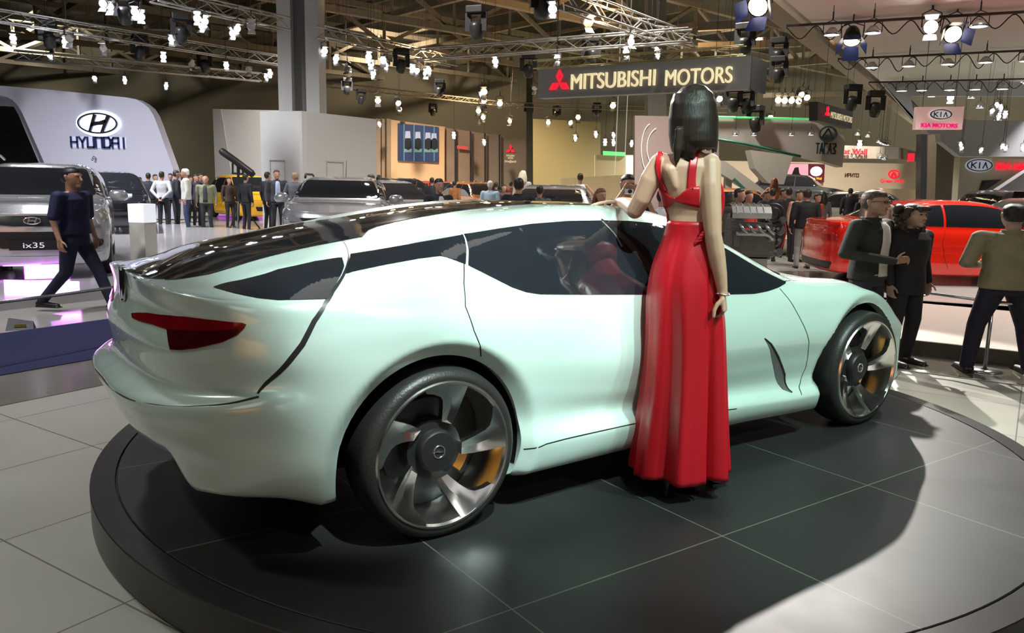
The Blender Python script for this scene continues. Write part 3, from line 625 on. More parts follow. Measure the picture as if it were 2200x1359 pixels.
def wband(name, rows, off=.004):
    """cloth band between two edges, laid on the torso; rows: ((u, v), (u, v)) pairs"""
    g = []; L_ = sweepline([r_[0] for r_ in rows], 5); Q_ = sweepline([r_[1] for r_ in rows], 5)
    for l, q in zip(L_, Q_):
        row = []
        for k in range(7):
            u_, v_ = l.lerp(q, k / 6); h_ = tbvh.ray_cast(Vector((0, 0, EYE)) - WO, ray(u_, v_).normalized())
            if h_[0] is None: p_ = wp(u_, v_); n_ = tbvh.find_nearest(p_); h_ = (n_[0], n_[1])
            nn = h_[1] if h_[1].dot(ray(u_, v_)) < 0 else -h_[1]; row.append(h_[0] + nn * off)
        g.append(row)
    b = MB(); b.grid(g); o = b.build(name, satin, skirt, True); s_ = o.modifiers.new('solid', 'SOLIDIFY'); s_.thickness = .005; s_.offset = 0; return o
wband('shoulder_strap', [((1414, 322), (1426, 320)), ((1412, 335), (1423, 335)), ((1409, 352), (1420, 352)), ((1411, 375), (1421, 375)), ((1415, 395), (1427, 393)), ((1420, 418), (1434, 410))])
wband('shoulder_strap', [((1487, 317), (1506, 316)), ((1483, 335), (1500, 335)), ((1479, 360), (1496, 360)), ((1477, 385), (1494, 385)), ((1476, 408), (1495, 408))])
wband('back_band', [((1418, 398), (1424, 432)), ((1427, 407), (1431, 446)), ((1436, 417), (1438, 445)), ((1444, 423), (1445, 438)), ((1451, 425), (1451, 431))])
wband('back_band', [((1451, 425), (1451, 431)), ((1460, 419), (1460, 435)), ((1470, 410), (1470, 438)), ((1480, 403), (1481, 441)), ((1492, 401), (1493, 444)), ((1503, 400), (1503, 446))])
b = MB(); rows = []
for v, l, r_, ry, dy in ((378, 1416, 1545, .102, .012), (400, 1416, 1552, .115, .018), (420, 1418, 1556, .126, .022), (440, 1424, 1555, .120, .022), (460, 1432, 1551, .105, .012), (480, 1433, 1548, .098, 0)):
    c, rx, ry, _ = sec(v, l, r_, ry, dy); rows.append([c + Vector((rx * math.cos(t), ry * math.sin(t), 0)) for t in np.linspace(R(-38), R(188), 40)])
b.grid(rows); bo = b.build('bodice', satin, skirt, True); s_ = bo.modifiers.new('solid', 'SOLIDIFY'); s_.thickness = .004
b = MB()
for k in range(4): b.tube([wp(1524 - k * 4, 488 + k * 9, -.112), wp(1512 - k * 5, 500 + k * 6, -.118), wp(1500 - k * 4, 505 + k * 10, -.105)], [.004, .008, .003], 8)
b.build('sash_knot', satin, skirt, True)
# hair
b = MB()
loft(b, [sec(181, 1482, 1502, .03, .03), sec(186, 1468, 1516, .06, .03), sec(198, 1456, 1528, .085, .025), sec(220, 1446, 1537, .105, .02), (sec(250, 1441, 1540, .112, .015)), sec(285, 1438, 1541, .108, .0), sec(305, 1439, 1540, .100, -.01), sec(318, 1443, 1538, .085, -.015)], 40)
hr = random.Random(3)
for k in range(72):
    t = math.pi + math.pi * (k + .5) / 72; u0 = 1490 + 49 * math.cos(t); dyy = .105 * math.sin(t)
    end = 350 - 22 * abs((u0 - 1490) / 50)**1.5 + hr.uniform(-6, 6)
    if 1492 < u0 < 1532: end = 322 + hr.uniform(-5, 8)
    u1 = u0 + (6 if u0 < 1470 else -2 if u0 > 1520 else 0) + hr.uniform(-3, 3)
    b.tube([wp(1490 + (u0 - 1490) * .80, 200, dyy * .55), wp(1490 + (u0 - 1490) * .93, 222, dyy * .80), wp(u0, 255, dyy * .93), wp(u0, 290, dyy * .93), wp((u0 + u1) / 2, (300 + end) / 2, dyy * .85), wp(u1, end, dyy * .72)], [.006, .009, .010, .010, .007, .001], 6)
for k in range(9): b.tube([wp(1464 - k, 275, -.088), wp(1461 - k * 1.2, 320, -.088), wp(1456 - k * .6, 345, -.082), wp(1452 + k * .5 - 2, 364 - abs(k - 4) * 3, -.078)], [.010, .011, .008, .001], 6)
remesh(b, 'hair', hair_mat('long_brown_hair', (.012, .007, .004), .48), wom, .0045, 2)
silver = mat('silver_bracelet', (.8, .8, .82), .15, 1.0, noise=.05)
b = MB(); bc = wp(1552, 631, -.12); b.tube([bc + Vector((.030 * math.cos(t), .027 * math.sin(t), .003 * math.sin(2 * t))) for t in [2 * math.pi * k / 24 for k in range(24)]], .0032, 8, closed=True); b.build('bracelet', silver, wom, True)
shoe_m = mat('black_patent', (.012, .012, .012), .12, coat=.8, noise=.1)
def heel_shoe(u_, v_, ang, toe):
    c = G(u_, v_, PH) - WO; Mx = Matrix.Translation(c) @ Matrix.Rotation(ang, 4, 'Z'); b = MB()
    # x forward: sole from heel seat (z .085) to the ball and toe on the ground
    prof = [(-.012, .022, .088, .125), (.02, .028, .086, .125), (.06, .026, .068, .115), (.10, .027, .038, .085), (.135, .034, .016, .060), (.165, .037, .012, .048), (.195, .033, .010, .042), (.222, .018, .010, .032), (.230, .006, .012, .024)]
    rows = []
    for x_, w_, z0_, z1_ in prof:
        zc_ = (z0_ + z1_) / 2; h_ = (z1_ - z0_) / 2; rows.append([Mx @ Vector((x_, w_ * math.copysign(abs(math.cos(t))**.7, math.cos(t)), zc_ + h_ * math.copysign(abs(math.sin(t))**.7, math.sin(t)))) for t in [2 * math.pi * k / 16 for k in range(16)]])
    base = len(b.v); b.grid(rows, closeu=True); b.f += [tuple(base + k for k in range(16)), tuple(base + 8 * 16 + k for k in range(16))]; b.mi += [0, 0]
    b.tube([Mx @ Vector((.0, 0, .095)), Mx @ Vector((-.004, 0, .05)), Mx @ Vector((-.006, 0, .003))], [.020, .011, .0075], 10)
    b.prism([(.13, -.03), (.2, -.028), (.22, 0), (.2, .028), (.13, .03)], .001, .016, Mx); b.build('shoe', shoe_m, wom, angle=50)
heel_shoe(1432, 1066, R(48), 0); heel_shoe(1472, 1050, R(22), 0)
# ---- standing visitors
def person(label, loc, rz, h=1.75, top=(.03, .03, .035), legs=(.02, .02, .024), hair=(.02, .015, .01), sk=(.42, .25, .17), arms=('down', 'down'), legsp='stand', top_kind='jacket', long_hair=False, group=None, vox=.011, shirt=None, lean=0, female=False, shoes=(.015, .014, .013), bald=False, face=True, shorts=False, tilt=0, top_name=None, wide=1.0, bushy=False):
    s = h / 1.78; o = thing('person', label, 'person', loc, rz, group); o.scale = (s * wide, s * wide, s)
    bulky = 1.0 if female else 1.08
    V = lambda x, y, z: Vector((x, y, z))
    pelvis = V(0, 0, .96); chest = V(0, lean * -.30, 1.36); neck = V(0, lean * -.42, 1.50); head = V(0, lean * -.52 - .012, 1.655)
    if lean > .5: chest.z -= .06; neck.z -= .10; head.z -= .13
    if legsp == 'walk': kn = [V(.10, -.16, .52), V(-.10, .05, .50)]; an = [V(.11, -.30, .09), V(-.11, .34, .13)]
    elif legsp == 'apart': kn = [V(.16, -.02, .51), V(-.16, 0, .51)]; an = [V(.21, .02, .08), V(-.21, .02, .08)]
    else: kn = [V(.10, -.03, .51), V(-.10, -.01, .51)]; an = [V(.11, .02, .08), V(-.11, .02, .08)]
    shw = .175 if female else .20; sh = [chest + V(shw, 0, .085), chest + V(-shw, 0, .085)]; el = []; wr = []; kk_ = []
    for i, sg in enumerate((1, -1)):
        a = arms[i]; S = sh[i]
        if a == 'down': E_, W_, K2 = S + V(sg * .055, .03, -.29), S + V(sg * .06, -.03, -.53), S + V(sg * .06, -.04, -.62)
        elif a == 'back': E_, W_, K2 = S + V(sg * .10, .10, -.27), V(sg * .06, .17, .94), V(sg * .01, .19, .88)
        elif a == 'front': E_, W_, K2 = S + V(sg * .09, .03, -.28), chest + V(sg * .10, -.26, -.25), chest + V(sg * .02, -.29, -.23)
        elif a == 'hip': E_, W_, K2 = S + V(sg * .20, .06, -.22), V(sg * .20, -.04, 1.06), V(sg * .15, -.10, 1.02)
        elif a == 'camera': E_, W_, K2 = S + V(sg * .10, -.16, -.16), head + V(sg * .12, -.20, -.06), head + V(sg * .055, -.20, -.02)
        elif a == 'reach': E_, W_, K2 = S + V(sg * .08, -.20, -.18), S + V(sg * .06, -.45, -.20), S + V(sg * .05, -.54, -.20)
        elif a == 'up': E_, W_, K2 = S + V(sg * .10, -.12, .18), S + V(sg * .02, -.14, .44), S + V(sg * .01, -.15, .52)
        el.append(E_); wr.append(W_); kk_.append(K2)
    sm = mat('skin_%d' % int(sk[0] * 100), sk, .5, noise=.12, nscale=14)
    b = MB(); hw = .083
    loft(b, [(head + V(0, .0, -.115), .035, .04, 0), (head + V(0, -.005, -.095), .052, .062, 0), (head + V(0, -.006, -.05), .066, .083, 0), (head, .075, .095, 0), (head + V(0, .008, .05), .077, .097, 0), (head + V(0, .01, .09), .062, .08, 0), (head + V(0, .01, .115), .03, .04, 0)], 20)
    capsule(b, head + V(0, -.093, .01), head + V(0, -.108, -.028), .010, .014)             # nose
    capsule(b, head + V(-.02, -.085, -.058), head + V(.02, -.085, -.058), .010, .010)        # mouth
    capsule(b, head + V(0, -.07, -.095), head + V(0, -.06, -.10), .026, .026)                 # chin
    for sg in (1, -1):
        capsule(b, head + V(sg * .078, .008, -.02), head + V(sg * .081, .014, .022), .009, .013)
        capsule(b, head + V(sg * .018, -.088, .03), head + V(sg * .045, -.078, .032), .009, .008)
    chain(b, [head + V(0, .02, -.07), neck + V(0, .01, -.02), chest], [.050, .052, .09])
    loft(b, [(pelvis + V(0, 0, -.04), .14, .10, 0), (pelvis + V(0, 0, .08), .13, .09, 0), (chest + V(0, 0, -.05), .15, .10, 0), (chest + V(0, 0, .09), .13, .07, 0)], 20)
    for i in range(2):
        sg = 1 if i == 0 else -1
        chain(b, [chest + V(sg * .08, 0, .08), sh[i], el[i], wr[i]], [.05, .046, .034, .024]); chain(b, [pelvis + V(sg * .085, 0, 0), kn[i], an[i]], [.07, .048, .034])
        hd = (kk_[i] - wr[i]).normalized(); side = Vector((0, -1, 0)) if abs(hd.z) > .6 else Vector((0, 0, 1)); cur = Vector((-sg, .1, 0)) if abs(hd.z) > .6 else Vector((-sg * .6, .3, -.5))
        hand(b, wr[i], kk_[i], (cur, 22), side, side * .8 + hd * .5, r=.0088)
        capsule(b, an[i] + V(0, -.0, -.03), an[i] + V(0, -.12, -.045), .032, .028)
    bake(remesh(b, 'body', sm, o, vox, 3))
    # clothes follow the body
    tm = mat('cloth_%d_%d_%d' % tuple(int(c * 400) for c in top), top, .8, noise=.25, nscale=9, bump=.35, bscale=26)
    b = MB(); k_ = bulky * (1.12 if top_kind == 'coat' else 1.0); low = .80 if top_kind == 'coat' else .90 if top_kind == 'jacket' else .97
    hem = .165 if female else .172
    loft(b, [(V(0, 0, low), hem * k_, .122 * k_, 0), (V(0, 0, low + .08), hem * k_, .120 * k_, 0), (V(0, lean * -.1, 1.12), (.140 if female else .160) * k_, .112 * k_, 0), (chest + V(0, 0, -.08), .170 * k_, .125 * k_, 0), (chest + V(0, 0, .04), .180 * k_, .115 * k_, 0), (chest + V(0, .005, .11), .135 * k_, .085 * k_, 0), (neck + V(0, .01, -.015), .066, .066, 0)], 28)
    for i in range(2):
        sg = 1 if i == 0 else -1; end = wr[i].lerp(el[i], .06); r3 = .036
        if top_kind == 'tshirt': end = el[i].lerp(sh[i], .12); chain(b, [chest + V(sg * .11, 0, .05), sh[i] + V(0, 0, -.01), end], [.075, .066, .058])
        elif top_kind == 'bare': capsule(b, chest + V(sg * .08, 0, .06), chest + V(sg * .10, 0, .08), .06, .05)
        else: chain(b, [chest + V(sg * .11, 0, .05), sh[i] + V(0, 0, -.012), el[i], end], [.078 * k_, .066 * k_, .052 * k_, r3 * k_])
    if top_kind in ('jacket', 'coat'): 
        b.lathe([(.062, 0), (.075, .0), (.080, .045), (.066, .05)], 20, Matrix.Translation(neck + V(0, .012, -.03)), close=True)
    bake(remesh(b, top_name or {'tshirt': 'shirt', 'bare': 'dress_top'}.get(top_kind, top_kind), tm, o, vox * 1.1, 3))
    if shirt:
        b = MB(); b.grid([[chest + V(x * w_, -y_ * k_ - .009 + abs(x) * .012, z) for x in (-1, -.5, 0, .5, 1)] for z, w_, y_ in ((.115, .03, .082), (.07, .05, .108), (0, .055, .121), (-.08, .058, .125), (-.20, .06, .117), (-.32, .062, .116), (-.42, .066, .119))]); sh_o = b.build('shirt_front', mat('cloth_%d_%d_%d' % tuple(int(c * 400) for c in shirt), shirt, .8, noise=.1), o, True); sh_o.modifiers.new('solid', 'SOLIDIFY').thickness = .01
    lm = mat('cloth_%d_%d_%d' % tuple(int(c * 400) for c in legs), legs, .85, noise=.25, nscale=9, bump=.3, bscale=30)
    b = MB(); loft(b, [(V(0, 0, .84), .160, .115, 0), (V(0, 0, .93), .163, .118, 0), (V(0, 0, 1.03), .150, .105, 0)], 24)
    for i in range(2):
        sg = 1 if i == 0 else -1; end = kn[i].lerp(an[i], .1) if shorts else an[i] + V(0, 0, .0)
        chain(b, [V(sg * .085, 0, .88), kn[i], end], [.092, .064, .050])
    bake(remesh(b, 'skirt' if shorts and female else 'trousers', lm, o, vox * 1.1, 3))
    for i in range(2):
        b = MB(); a_ = an[i]; chain(b, [a_ + V(0, .03, -.035), a_ + V(0, -.07, -.045), a_ + V(0, -.17, -.052)], [.042, .040, .030]); b.box(a_ + V(0, -.07, -.072), (.075, .27, .014))
        bake(remesh(b, 'shoe', mat('shoe_leather_%d' % int(shoes[0] * 200), shoes, .4, noise=.2), o, vox, 2))
    if not bald:
        hm = hair_mat('hair_%d_%d' % (int(hair[0] * 300), int(hair[2] * 300)), hair, .5); b = MB()
        loft(b, [(head + V(0, .034, -.055), .060, .070, 0), (head + V(0, .028, -.01), .079, .083, 0), (head + V(0, .020, .04), .0815, .093, 0), (head + V(0, .012, .075), .077, .098, 0), (head + V(0, .009, .105), .061, .081, 0), (head + V(0, .008, .128), .03, .04, 0)], 20)
        if bushy:
            rr_ = random.Random(5)
            for q in range(34):
                t = rr_.uniform(R(-25), R(205)); zq = rr_.uniform(-.19, .10); capsule(b, head + V(.10 * math.cos(t), .02 + .10 * math.sin(t), zq), head + V(.11 * math.cos(t), .03 + .11 * math.sin(t), zq - .03), .034, .026, 8)
            for q in range(7): capsule(b, head + V(-.06 + .02 * q, -.082, .085), head + V(-.055 + .0185 * q, -.098, .055), .022, .014, 8)
        elif long_hair:
            for t in np.linspace(R(10), R(170), 9): b.tube([head + V(.078 * math.cos(t), .02 + .075 * math.sin(t), .06), head + V(.092 * math.cos(t), .03 + .09 * math.sin(t), -.06), head + V(.10 * math.cos(t), .04 + .10 * math.sin(t), -.17), head + V(.085 * math.cos(t), .05 + .10 * math.sin(t), -.27)], [.02, .034, .034, .01], 8)
        bake(remesh(b, 'hair', hm, o, vox, 1))
    if face and vox < .01:
        for sg in (1, -1):
            b = MB(); capsule(b, head + V(sg * .027, -.0905, .014), head + V(sg * .036, -.0895, .014), .0065, .0065, 6)
            b.build('eye', mat('eye_dark', (.02, .015, .012), .2), o, True)
        b = MB(); capsule(b, head + V(-.018, -.0965, -.058), head + V(.018, -.0965, -.058), .0042, .0042, 6); b.build('lips', mat('lips', (.32, .12, .10), .5), o, True)
    return o
def foot(u, v, z=0): return G(u, v, z)
def at_head(u, v, hgt, z=0):
    """floor point of a person of height hgt standing at floor level z whose crown shows at (u, v)"""
    return None
def pers_px(label, u, vtop, Y, rz, z=0, vfoot=None, **kw):
    p = D(u, vtop, Y); hh = p.z - z
    return person(label, (p.x, p.y, z), rz, h=hh, **kw)
# near figures: the point under each is taken from where the feet stand
def stand(label, uf, vf, vtop, rz, z=0, **kw):
    p = G(uf, vf, z); t = D(uf, vtop, p.y); return person(label, p, rz, h=t.z - z, **kw)
stand('dark-haired man in dark navy t-shirt and jeans walking past the silver crossover', 172, 668, 360, R(80), top=(.010, .011, .05), legs=(.012, .013, .04), top_kind='tshirt', arms=('down', 'down'), legsp='walk', wide=1.22, sk=(.42, .22, .15), vox=.008, hair=(.008, .007, .009))
mg = stand('man in glasses and open black jacket over a white shirt beside the barrier', 1845, 786, 408, R(38), top=(.020, .021, .017), legs=(.02, .02, .028), arms=('down', 'front'), sk=(.36, .20, .14), vox=.008, wide=1.3, shirt=(.55, .52, .45), hair=(.05, .035, .025))
stand('woman with bushy brown hair in long black coat beside the barrier', 1928, 780, 437, R(28), top=(.010, .010, .010), legs=(.010, .010, .011), top_kind='coat', female=True, bushy=True, wide=1.36, sk=(.40, .25, .19), vox=.008, hair=(.035, .022, .014))
stand('heavy-set man in beige jacket and dark trousers seen from behind at right', 2138, 800, 437, R(172), top=(.20, .17, .10), legs=(.012, .010, .022), arms=('front', 'front'), legsp='apart', wide=1.45, sk=(.40, .25, .18), vox=.008, hair=(.010, .008, .008))
gl = MB()
for sg in (-1, 1): gl.tube([Vector((sg * .032 + .021 * math.cos(t), -.112, 1.668 + .014 * math.sin(t))) for t in np.linspace(0, 2 * math.pi, 15)[:-1]], .003, 6, closed=True); gl.tube([(sg * .052, -.110, 1.672), (sg * .078, -.05, 1.675), (sg * .081, .01, 1.665)], .0025, 5)
gl.tube([(-.012, -.112, 1.672), (0, -.116, 1.675), (.012, -.112, 1.672)], .0025, 5); gl.build('glasses', black_trim, mg, True)
lg = MB(); lg.box((-.13, -.142, .965), (.05, .004, .008)); lg.build('jacket_logo', mat('cloth_label', (.4, .4, .4), .6), mg)
# ---------------------------------------------------------------- other cars
rim_silver = mat('alloy_rim', (.55, .55, .56), .22, .9, noise=.05)
plate_black = mat('black_plate', (.012, .012, .015), .3, noise=.2)
lamp_glass = mat('clear_lamp_glass', (.55, .58, .60), .08, .6, coat=1, noise=.3, nscale=25)
lamp_red = mat('tail_lamp_red', (.45, .01, .012), .15, coat=1, noise=.2)
def simple_wheel(root, x, y, r, side, w=.22):
    Mx = frameM((x, y, r), (-side, 0, 0), (0, 0, 1), (0, side, 0)); t = MB()
    t.lathe([(r * .68, -w), (r * .9, -w + .01), (r, -w + .04), (r, -.04), (r * .95, -.008), (r * .8, 0), (r * .70, -.01), (r * .68, -.05)], 40, Mx); ty_ = t.build('wheel', rubber, root, True)
    b = MB(); b.lathe([(r * .70, -.01), (r * .72, -.004), (r * .66, -.006), (r * .63, -.03), (r * .62, -.12)], 40, Mx)
    for k in range(5):
        a = 72 * k + 90
        b.prism([polar(r * .12, a - 50, 0)[:2], polar(r * .65, a - 12, 0)[:2], polar(r * .67, a - 3, 0)[:2], polar(r * .40, a, 0)[:2], polar(r * .67, a + 3, 0)[:2], polar(r * .65, a + 12, 0)[:2], polar(r * .12, a + 50, 0)[:2]], -.05, -.012, Mx)
    b.lathe([(0, -.005), (r * .12, -.006), (r * .17, -.03)], 20, Mx); b.build('rim', rim_silver, ty_, angle=30)
    b = MB(); b.lathe([(0, -.10), (r * .64, -.10), (r * .64, -.12)], 24, Mx); b.build('brake_disc', dark_metal, ty_)
def generic_car(label, loc, rz, P, pm, name='car', z0=0, detail=True, front='suv', glassm=None, group=None):
    L, W, H = P['L'], P['W'], P['H']; l2, w2 = L / 2, W / 2; zb, zt, zh, zn, gc = P['zb'], P['zt'], P['zh'], P['zn'], P['gc']; xw, xr0, xr1, xg = P['xw'], P['xr0'], P['xr1'], P['xg']; wr, xf, xb = P['wr'], P['xf'], P['xb']
    bz = (zb + gc) / 2
    def kk(x, y, zs, ins=.05, rear=0): return dict(p=(x, y), L=((ins, zs), (ins * .35, zs - .09), (.0, (zs - .09 + gc) / 2 + .12), (.005, (zs + gc) / 2), (.0, gc + .20), (.01, gc + .10), (.045, gc), (.35, gc + .03)))
    keys = [kk(-l2, 0, zt, .06), kk(-l2 + .01, -w2 * .35, zt, .06), kk(-l2 + .05, -w2 * .65, zt, .06), kk(-l2 + .16, -w2 * .86, zt - .005, .055), kk(-l2 + .40, -w2 * .96, (zt * 2 + zb) / 3), kk(xb, -w2, zb), kk((xf + xb) / 2, -w2 * .985, zb - .01), kk(xf - .45, -w2 * .99, (zb * 2 + zh) / 3 - .03), kk(xf, -w2, (zh + zn) / 2 - .02), kk(l2 - .38, -w2 * .95, zn + .02), kk(l2 - .18, -w2 * .84, zn - .01), kk(l2 - .06, -w2 * .60, zn - .03), kk(l2 - .015, -w2 * .3, zn - .035), kk(l2, 0, zn - .04)]
    xs_ = [-l2 + .05, xg, (xg + xr1) / 2, xr1, (xr0 + xr1) / 2, xr0, (xr0 + xw) / 2, xw, (xw + l2) / 2, l2 - .07]
    zc_ = [zt + .01, zt + .03, (zt + H) / 2 + .05, H - .03, H, H - .03, (H + zh) / 2 + .03, zh + .01, (zh + zn) / 2 + .035, zn - .02]
    xk = np.linspace(-l2 + .05, l2 - .07, 22); up = []
    skx = [-l2, -l2 + .4, xb, (xf + xb) / 2, xf - .45, xf, l2 - .38, l2]; skz = [zt, (zt * 2 + zb) / 3, zb, zb - .01, (zb * 2 + zh) / 3 - .03, (zh + zn) / 2 - .02, zn + .02, zn - .04]
    def zcf(x): return float(pchip(xs_, zc_, x))
    def zsf(x): return float(pchip(skx, skz, x))
    for x in xk:
        zc, zs = zcf(x), zsf(x); g = max(0, min(1, (zc - zs - .06) / (H - zb - .06)))
        up.append((float(x), (.985 - .035 * g, zs + (zc - zs) * (.42 - .06 * g)), (.93 - (.16 if P.get('lean') is None else P['lean']) * g, zs + (zc - zs) * (.72 + .13 * g)), (.72 - .08 * g, zs + (zc - zs) * (.90 + .06 * g)), zc))
    ar = ((xb, wr, wr * 1.13), (xf, wr, wr * 1.13))
    me, bv = make_shell('body', dict(keys=keys, upper=up, seg=(3, 3, 4, 5, 4, 4, 5, 5, 5, 4, 4, 4, 3), arches=ar, step=.05 if not detail else .04, lip=(.05, .02), arch_y=w2 * .5))
    o = thing(name, label, 'car', loc, rz, group); link('body', me, o, pm)
    gm = glassm or glass_dark
    def pp(nm, poly, m, fr, off=.006, st=.06, sk=.01, both=False):
        a = patch(nm, poly, fr, bv, off, m, o, st, 8, sk)
        if both: patch(nm, poly, SIDE_FAR, bv, off, m, o, st, 8, sk)
        return a
    # side windows following the roof line
    def topz(x): return zsf(x) + (zcf(x) - zsf(x)) * .83
    xa, xz = xg + P.get('wa', .12), xw - .12
    def win(x0, x1):
        X = np.linspace(x0, x1, 9); up_ = [(x, max(zsf(x) + .045, topz(x))) for x in X]; lo = [(x, zsf(x) + .035) for x in X[::-1]]; return up_ + lo
    dv = P.get('div', [(xf + xb) / 2 - .05, xb + .35]); edges = [xa] + sorted(dv) + [xz]
    for i in range(len(edges) - 1): pp('side_window', win(edges[i] + (.02 if i else 0), edges[i + 1] - (.02 if i < len(edges) - 2 else 0)), gm, SIDE, both=True)
    FR = frameM((6, 0, 0), (0, 1, 0), (0, 0, 1), (1, 0, 0)); RE = frameM((-6, 0, 0), (0, -1, 0), (0, 0, 1), (-1, 0, 0))
    wt, wbm = w2 * P.get('wst', .66), w2 * .80
    pp('windscreen', roundpoly([(-wbm, zh + .045), (wbm, zh + .045), (wt, H - .085), (-wt, H - .085)], .06), gm, FR, .006, .05)
    pp('rear_window', roundpoly([(-wbm * .92, zt + .06), (wbm * .92, zt + .06), (wt * .96, H - .10), (-wt * .96, H - .10)], .06), gm, RE, .006, .05)
    for sd, wy in ((-1, -w2), (1, w2)):
        for x in (xb, xf):
            simple_wheel(o, x, wy * .985, wr, sd)
            b = MB(); b.grid([[(x + wr * 1.14 * math.cos(t), sd * yy, wr + wr * 1.14 * math.sin(t)) for t in np.linspace(-.1, math.pi + .1, 21)] for yy in (w2 - .05, w2 - .4)]); b.add([(x + wr * 1.14 * math.cos(t), sd * (w2 - .4), wr + wr * 1.14 * math.sin(t)) for t in np.linspace(-.1, math.pi + .1, 21)], [tuple(range(21))]); b.build('wheel_arch_liner', black_trim, o, True)
    b = MB(); b.box((0, 0, gc + .12), (L - .4, W - .8, .16)); b.build('underbody', black_trim, o)
    return o, bv, pp, FR, RE
def mirror_pair(o, P, pm, x, z, sc_=1.0):
    for sd in (-1, 1):
        b = MB(); w2 = P['W'] / 2; loft(b, [((x + .02, sd * (w2 + .10), z - .075 * sc_), .05, .08 * sc_, 0), ((x, sd * (w2 + .105), z - .03), .085, .12 * sc_, 0), ((x, sd * (w2 + .105), z + .03), .08, .115 * sc_, 0), ((x + .01, sd * (w2 + .10), z + .07 * sc_), .04, .08 * sc_, 0)], 16); b.tube([(x + .02, sd * (w2 - .08), z - .05), (x + .02, sd * (w2 + .05), z - .04)], .025, 8); b.build('door_mirror', pm, o, True)
SUV = dict(L=4.41, W=1.82, H=1.56, zb=1.02, zt=1.05, zh=1.05, zn=.90, gc=.22, xw=1.05, xr0=.35, xr1=-1.45, xg=-2.02, wr=.345, xf=1.32, xb=-1.32, wa=.35)
COUPE = dict(L=4.84, W=1.92, H=1.38, zb=.93, zt=1.0, zh=.98, zn=.80, gc=.19, xw=.95, xr0=.15, xr1=-.85, xg=-1.75, wr=.36, xf=1.45, xb=-1.40, wa=.45, div=[-.62])
HATCH = dict(L=4.2, W=1.78, H=1.48, zb=.92, zt=.98, zh=.96, zn=.76, gc=.18, xw=1.0, xr0=.25, xr1=-1.25, xg=-1.92, wr=.32, xf=1.28, xb=-1.28, wa=.35)
def cpaint(name, col, met=.6, r_=.25): return mat(name, col, r_, met, coat=1, noise=.03)
silver_p = cpaint('silver_paint', (.50, .51, .53)); white_p = cpaint('white_car_paint', (.75, .76, .78), .1); black_p = cpaint('black_car_paint', (.012, .013, .02), .2)
yellow_p = cpaint('yellow_paint', (.85, .42, .01), .1); red_p = cpaint('vivid_red_paint', (.80, .020, .008), .1, .2); dred_p = cpaint('red_car_paint', (.5, .02, .015), .2); copper_lit_p = cpaint('copper_lit_paint', (.45, .16, .05), .4)  # copper tone puts the orange light on the cars into their colour
def faceto(front):   # heading vector -> rz for a car whose nose points +x
    return math.atan2(front[1], front[0])
# --- silver crossover facing the viewer on the left stand
STG = .12
def crossover():
    h = Vector((.43, -.90)); h.normalize(); rz = faceto(h); fw = G(243, 584, STG)   # its left front wheel
    left = Vector((-h.y, h.x)); c = Vector((fw.x, fw.y)) - h * SUV['xf'] - left * (SUV['W'] / 2 - .02)
    o, bv, pp, FR, RE = generic_car('silver crossover facing the viewer, nose over the glowing magenta light panel', (c.x, c.y, STG), rz, SUV, silver_p)
    pp('grille', [(-.55, .80), (-.35, .845), (0, .855), (.35, .845), (.55, .80), (.40, .735), (.2, .715), (-.2, .715), (-.40, .735)], plate_black, FR, .008)
    pp('lower_grille', [(-.62, .62), (-.40, .645), (.40, .645), (.62, .62), (.52, .50), (.36, .43), (-.36, .43), (-.52, .50)], plate_black, FR, .008)
    pp('bumper_trim', ribbon([(-.78, .345), (-.5, .31), (0, .30), (.5, .31), (.78, .345)], .05), rim_silver, FR, .012)
    for sg in (-1, 1):
        hl = pp('headlight', [(sg * p[0], p[1]) for p in ((.60, .75), (.63, .83), (.74, .90), (.86, .945), (.885, .90), (.86, .80), (.78, .735), (.68, .715))], lamp_glass, FR, .012, .04)
        for q in ((.70, .80), (.79, .845)):
            b = MB(); b.lathe([(.0, .02), (.03, .018), (.042, .0)], 16, frameM((2.02 - abs(q[0] - .6) * .9, sg * q[0], q[1]), (0, 1, 0), (0, 0, 1), (1, 0, 0))); b.build('headlight_bowl', chrome, hl, True)
        pp('fog_lamp', roundpoly([(sg * .66, .50), (sg * .80, .54), (sg * .80, .45), (sg * .68, .42)], .04), plate_black, FR, .012)
        b = MB(); b.tube([(.2, sg * .68, 1.62), (.0, sg * .69, 1.665), (-1.2, sg * .69, 1.665), (-1.5, sg * .67, 1.61)], .018, 8); b.build('roof_rail', rim_silver, o, True)
    pl = MB(); pl.box((2.225, 0, .475), (.02, .56, .13)); pl = pl.build('number_plate', plate_black, o)
    text_on(pl, 'ix35', frameM((2.2365, -.12, .44), (0, 1, 0), (0, 0, 1), (1, 0, 0)), .24, .07, mat('plate_letters', (.75, .75, .8), .5, emit=(.7, .7, .8), es=.25))
    bd = MB(); bd.tube([Vector((2.225, .095 * math.cos(t), .79 + .045 * math.sin(t))) for t in [2 * math.pi * k / 20 for k in range(20)]], .008, 6, closed=True); bd.bar((2.225, -.05, .76), (2.225, -.03, .82), .014); bd.bar((2.225, .03, .76), (2.225, .05, .82), .014); bd.bar((2.225, -.04, .79), (2.225, .04, .79), .014); bd.build('badge', chrome, o)
    pp('roof_shade', [(-.50, 1.575), (.50, 1.575), (.48, 1.625), (-.48, 1.625)], plate_black, FR, .01)
    mirror_pair(o, SUV, silver_p, .82, 1.10, 1.1)
    return o
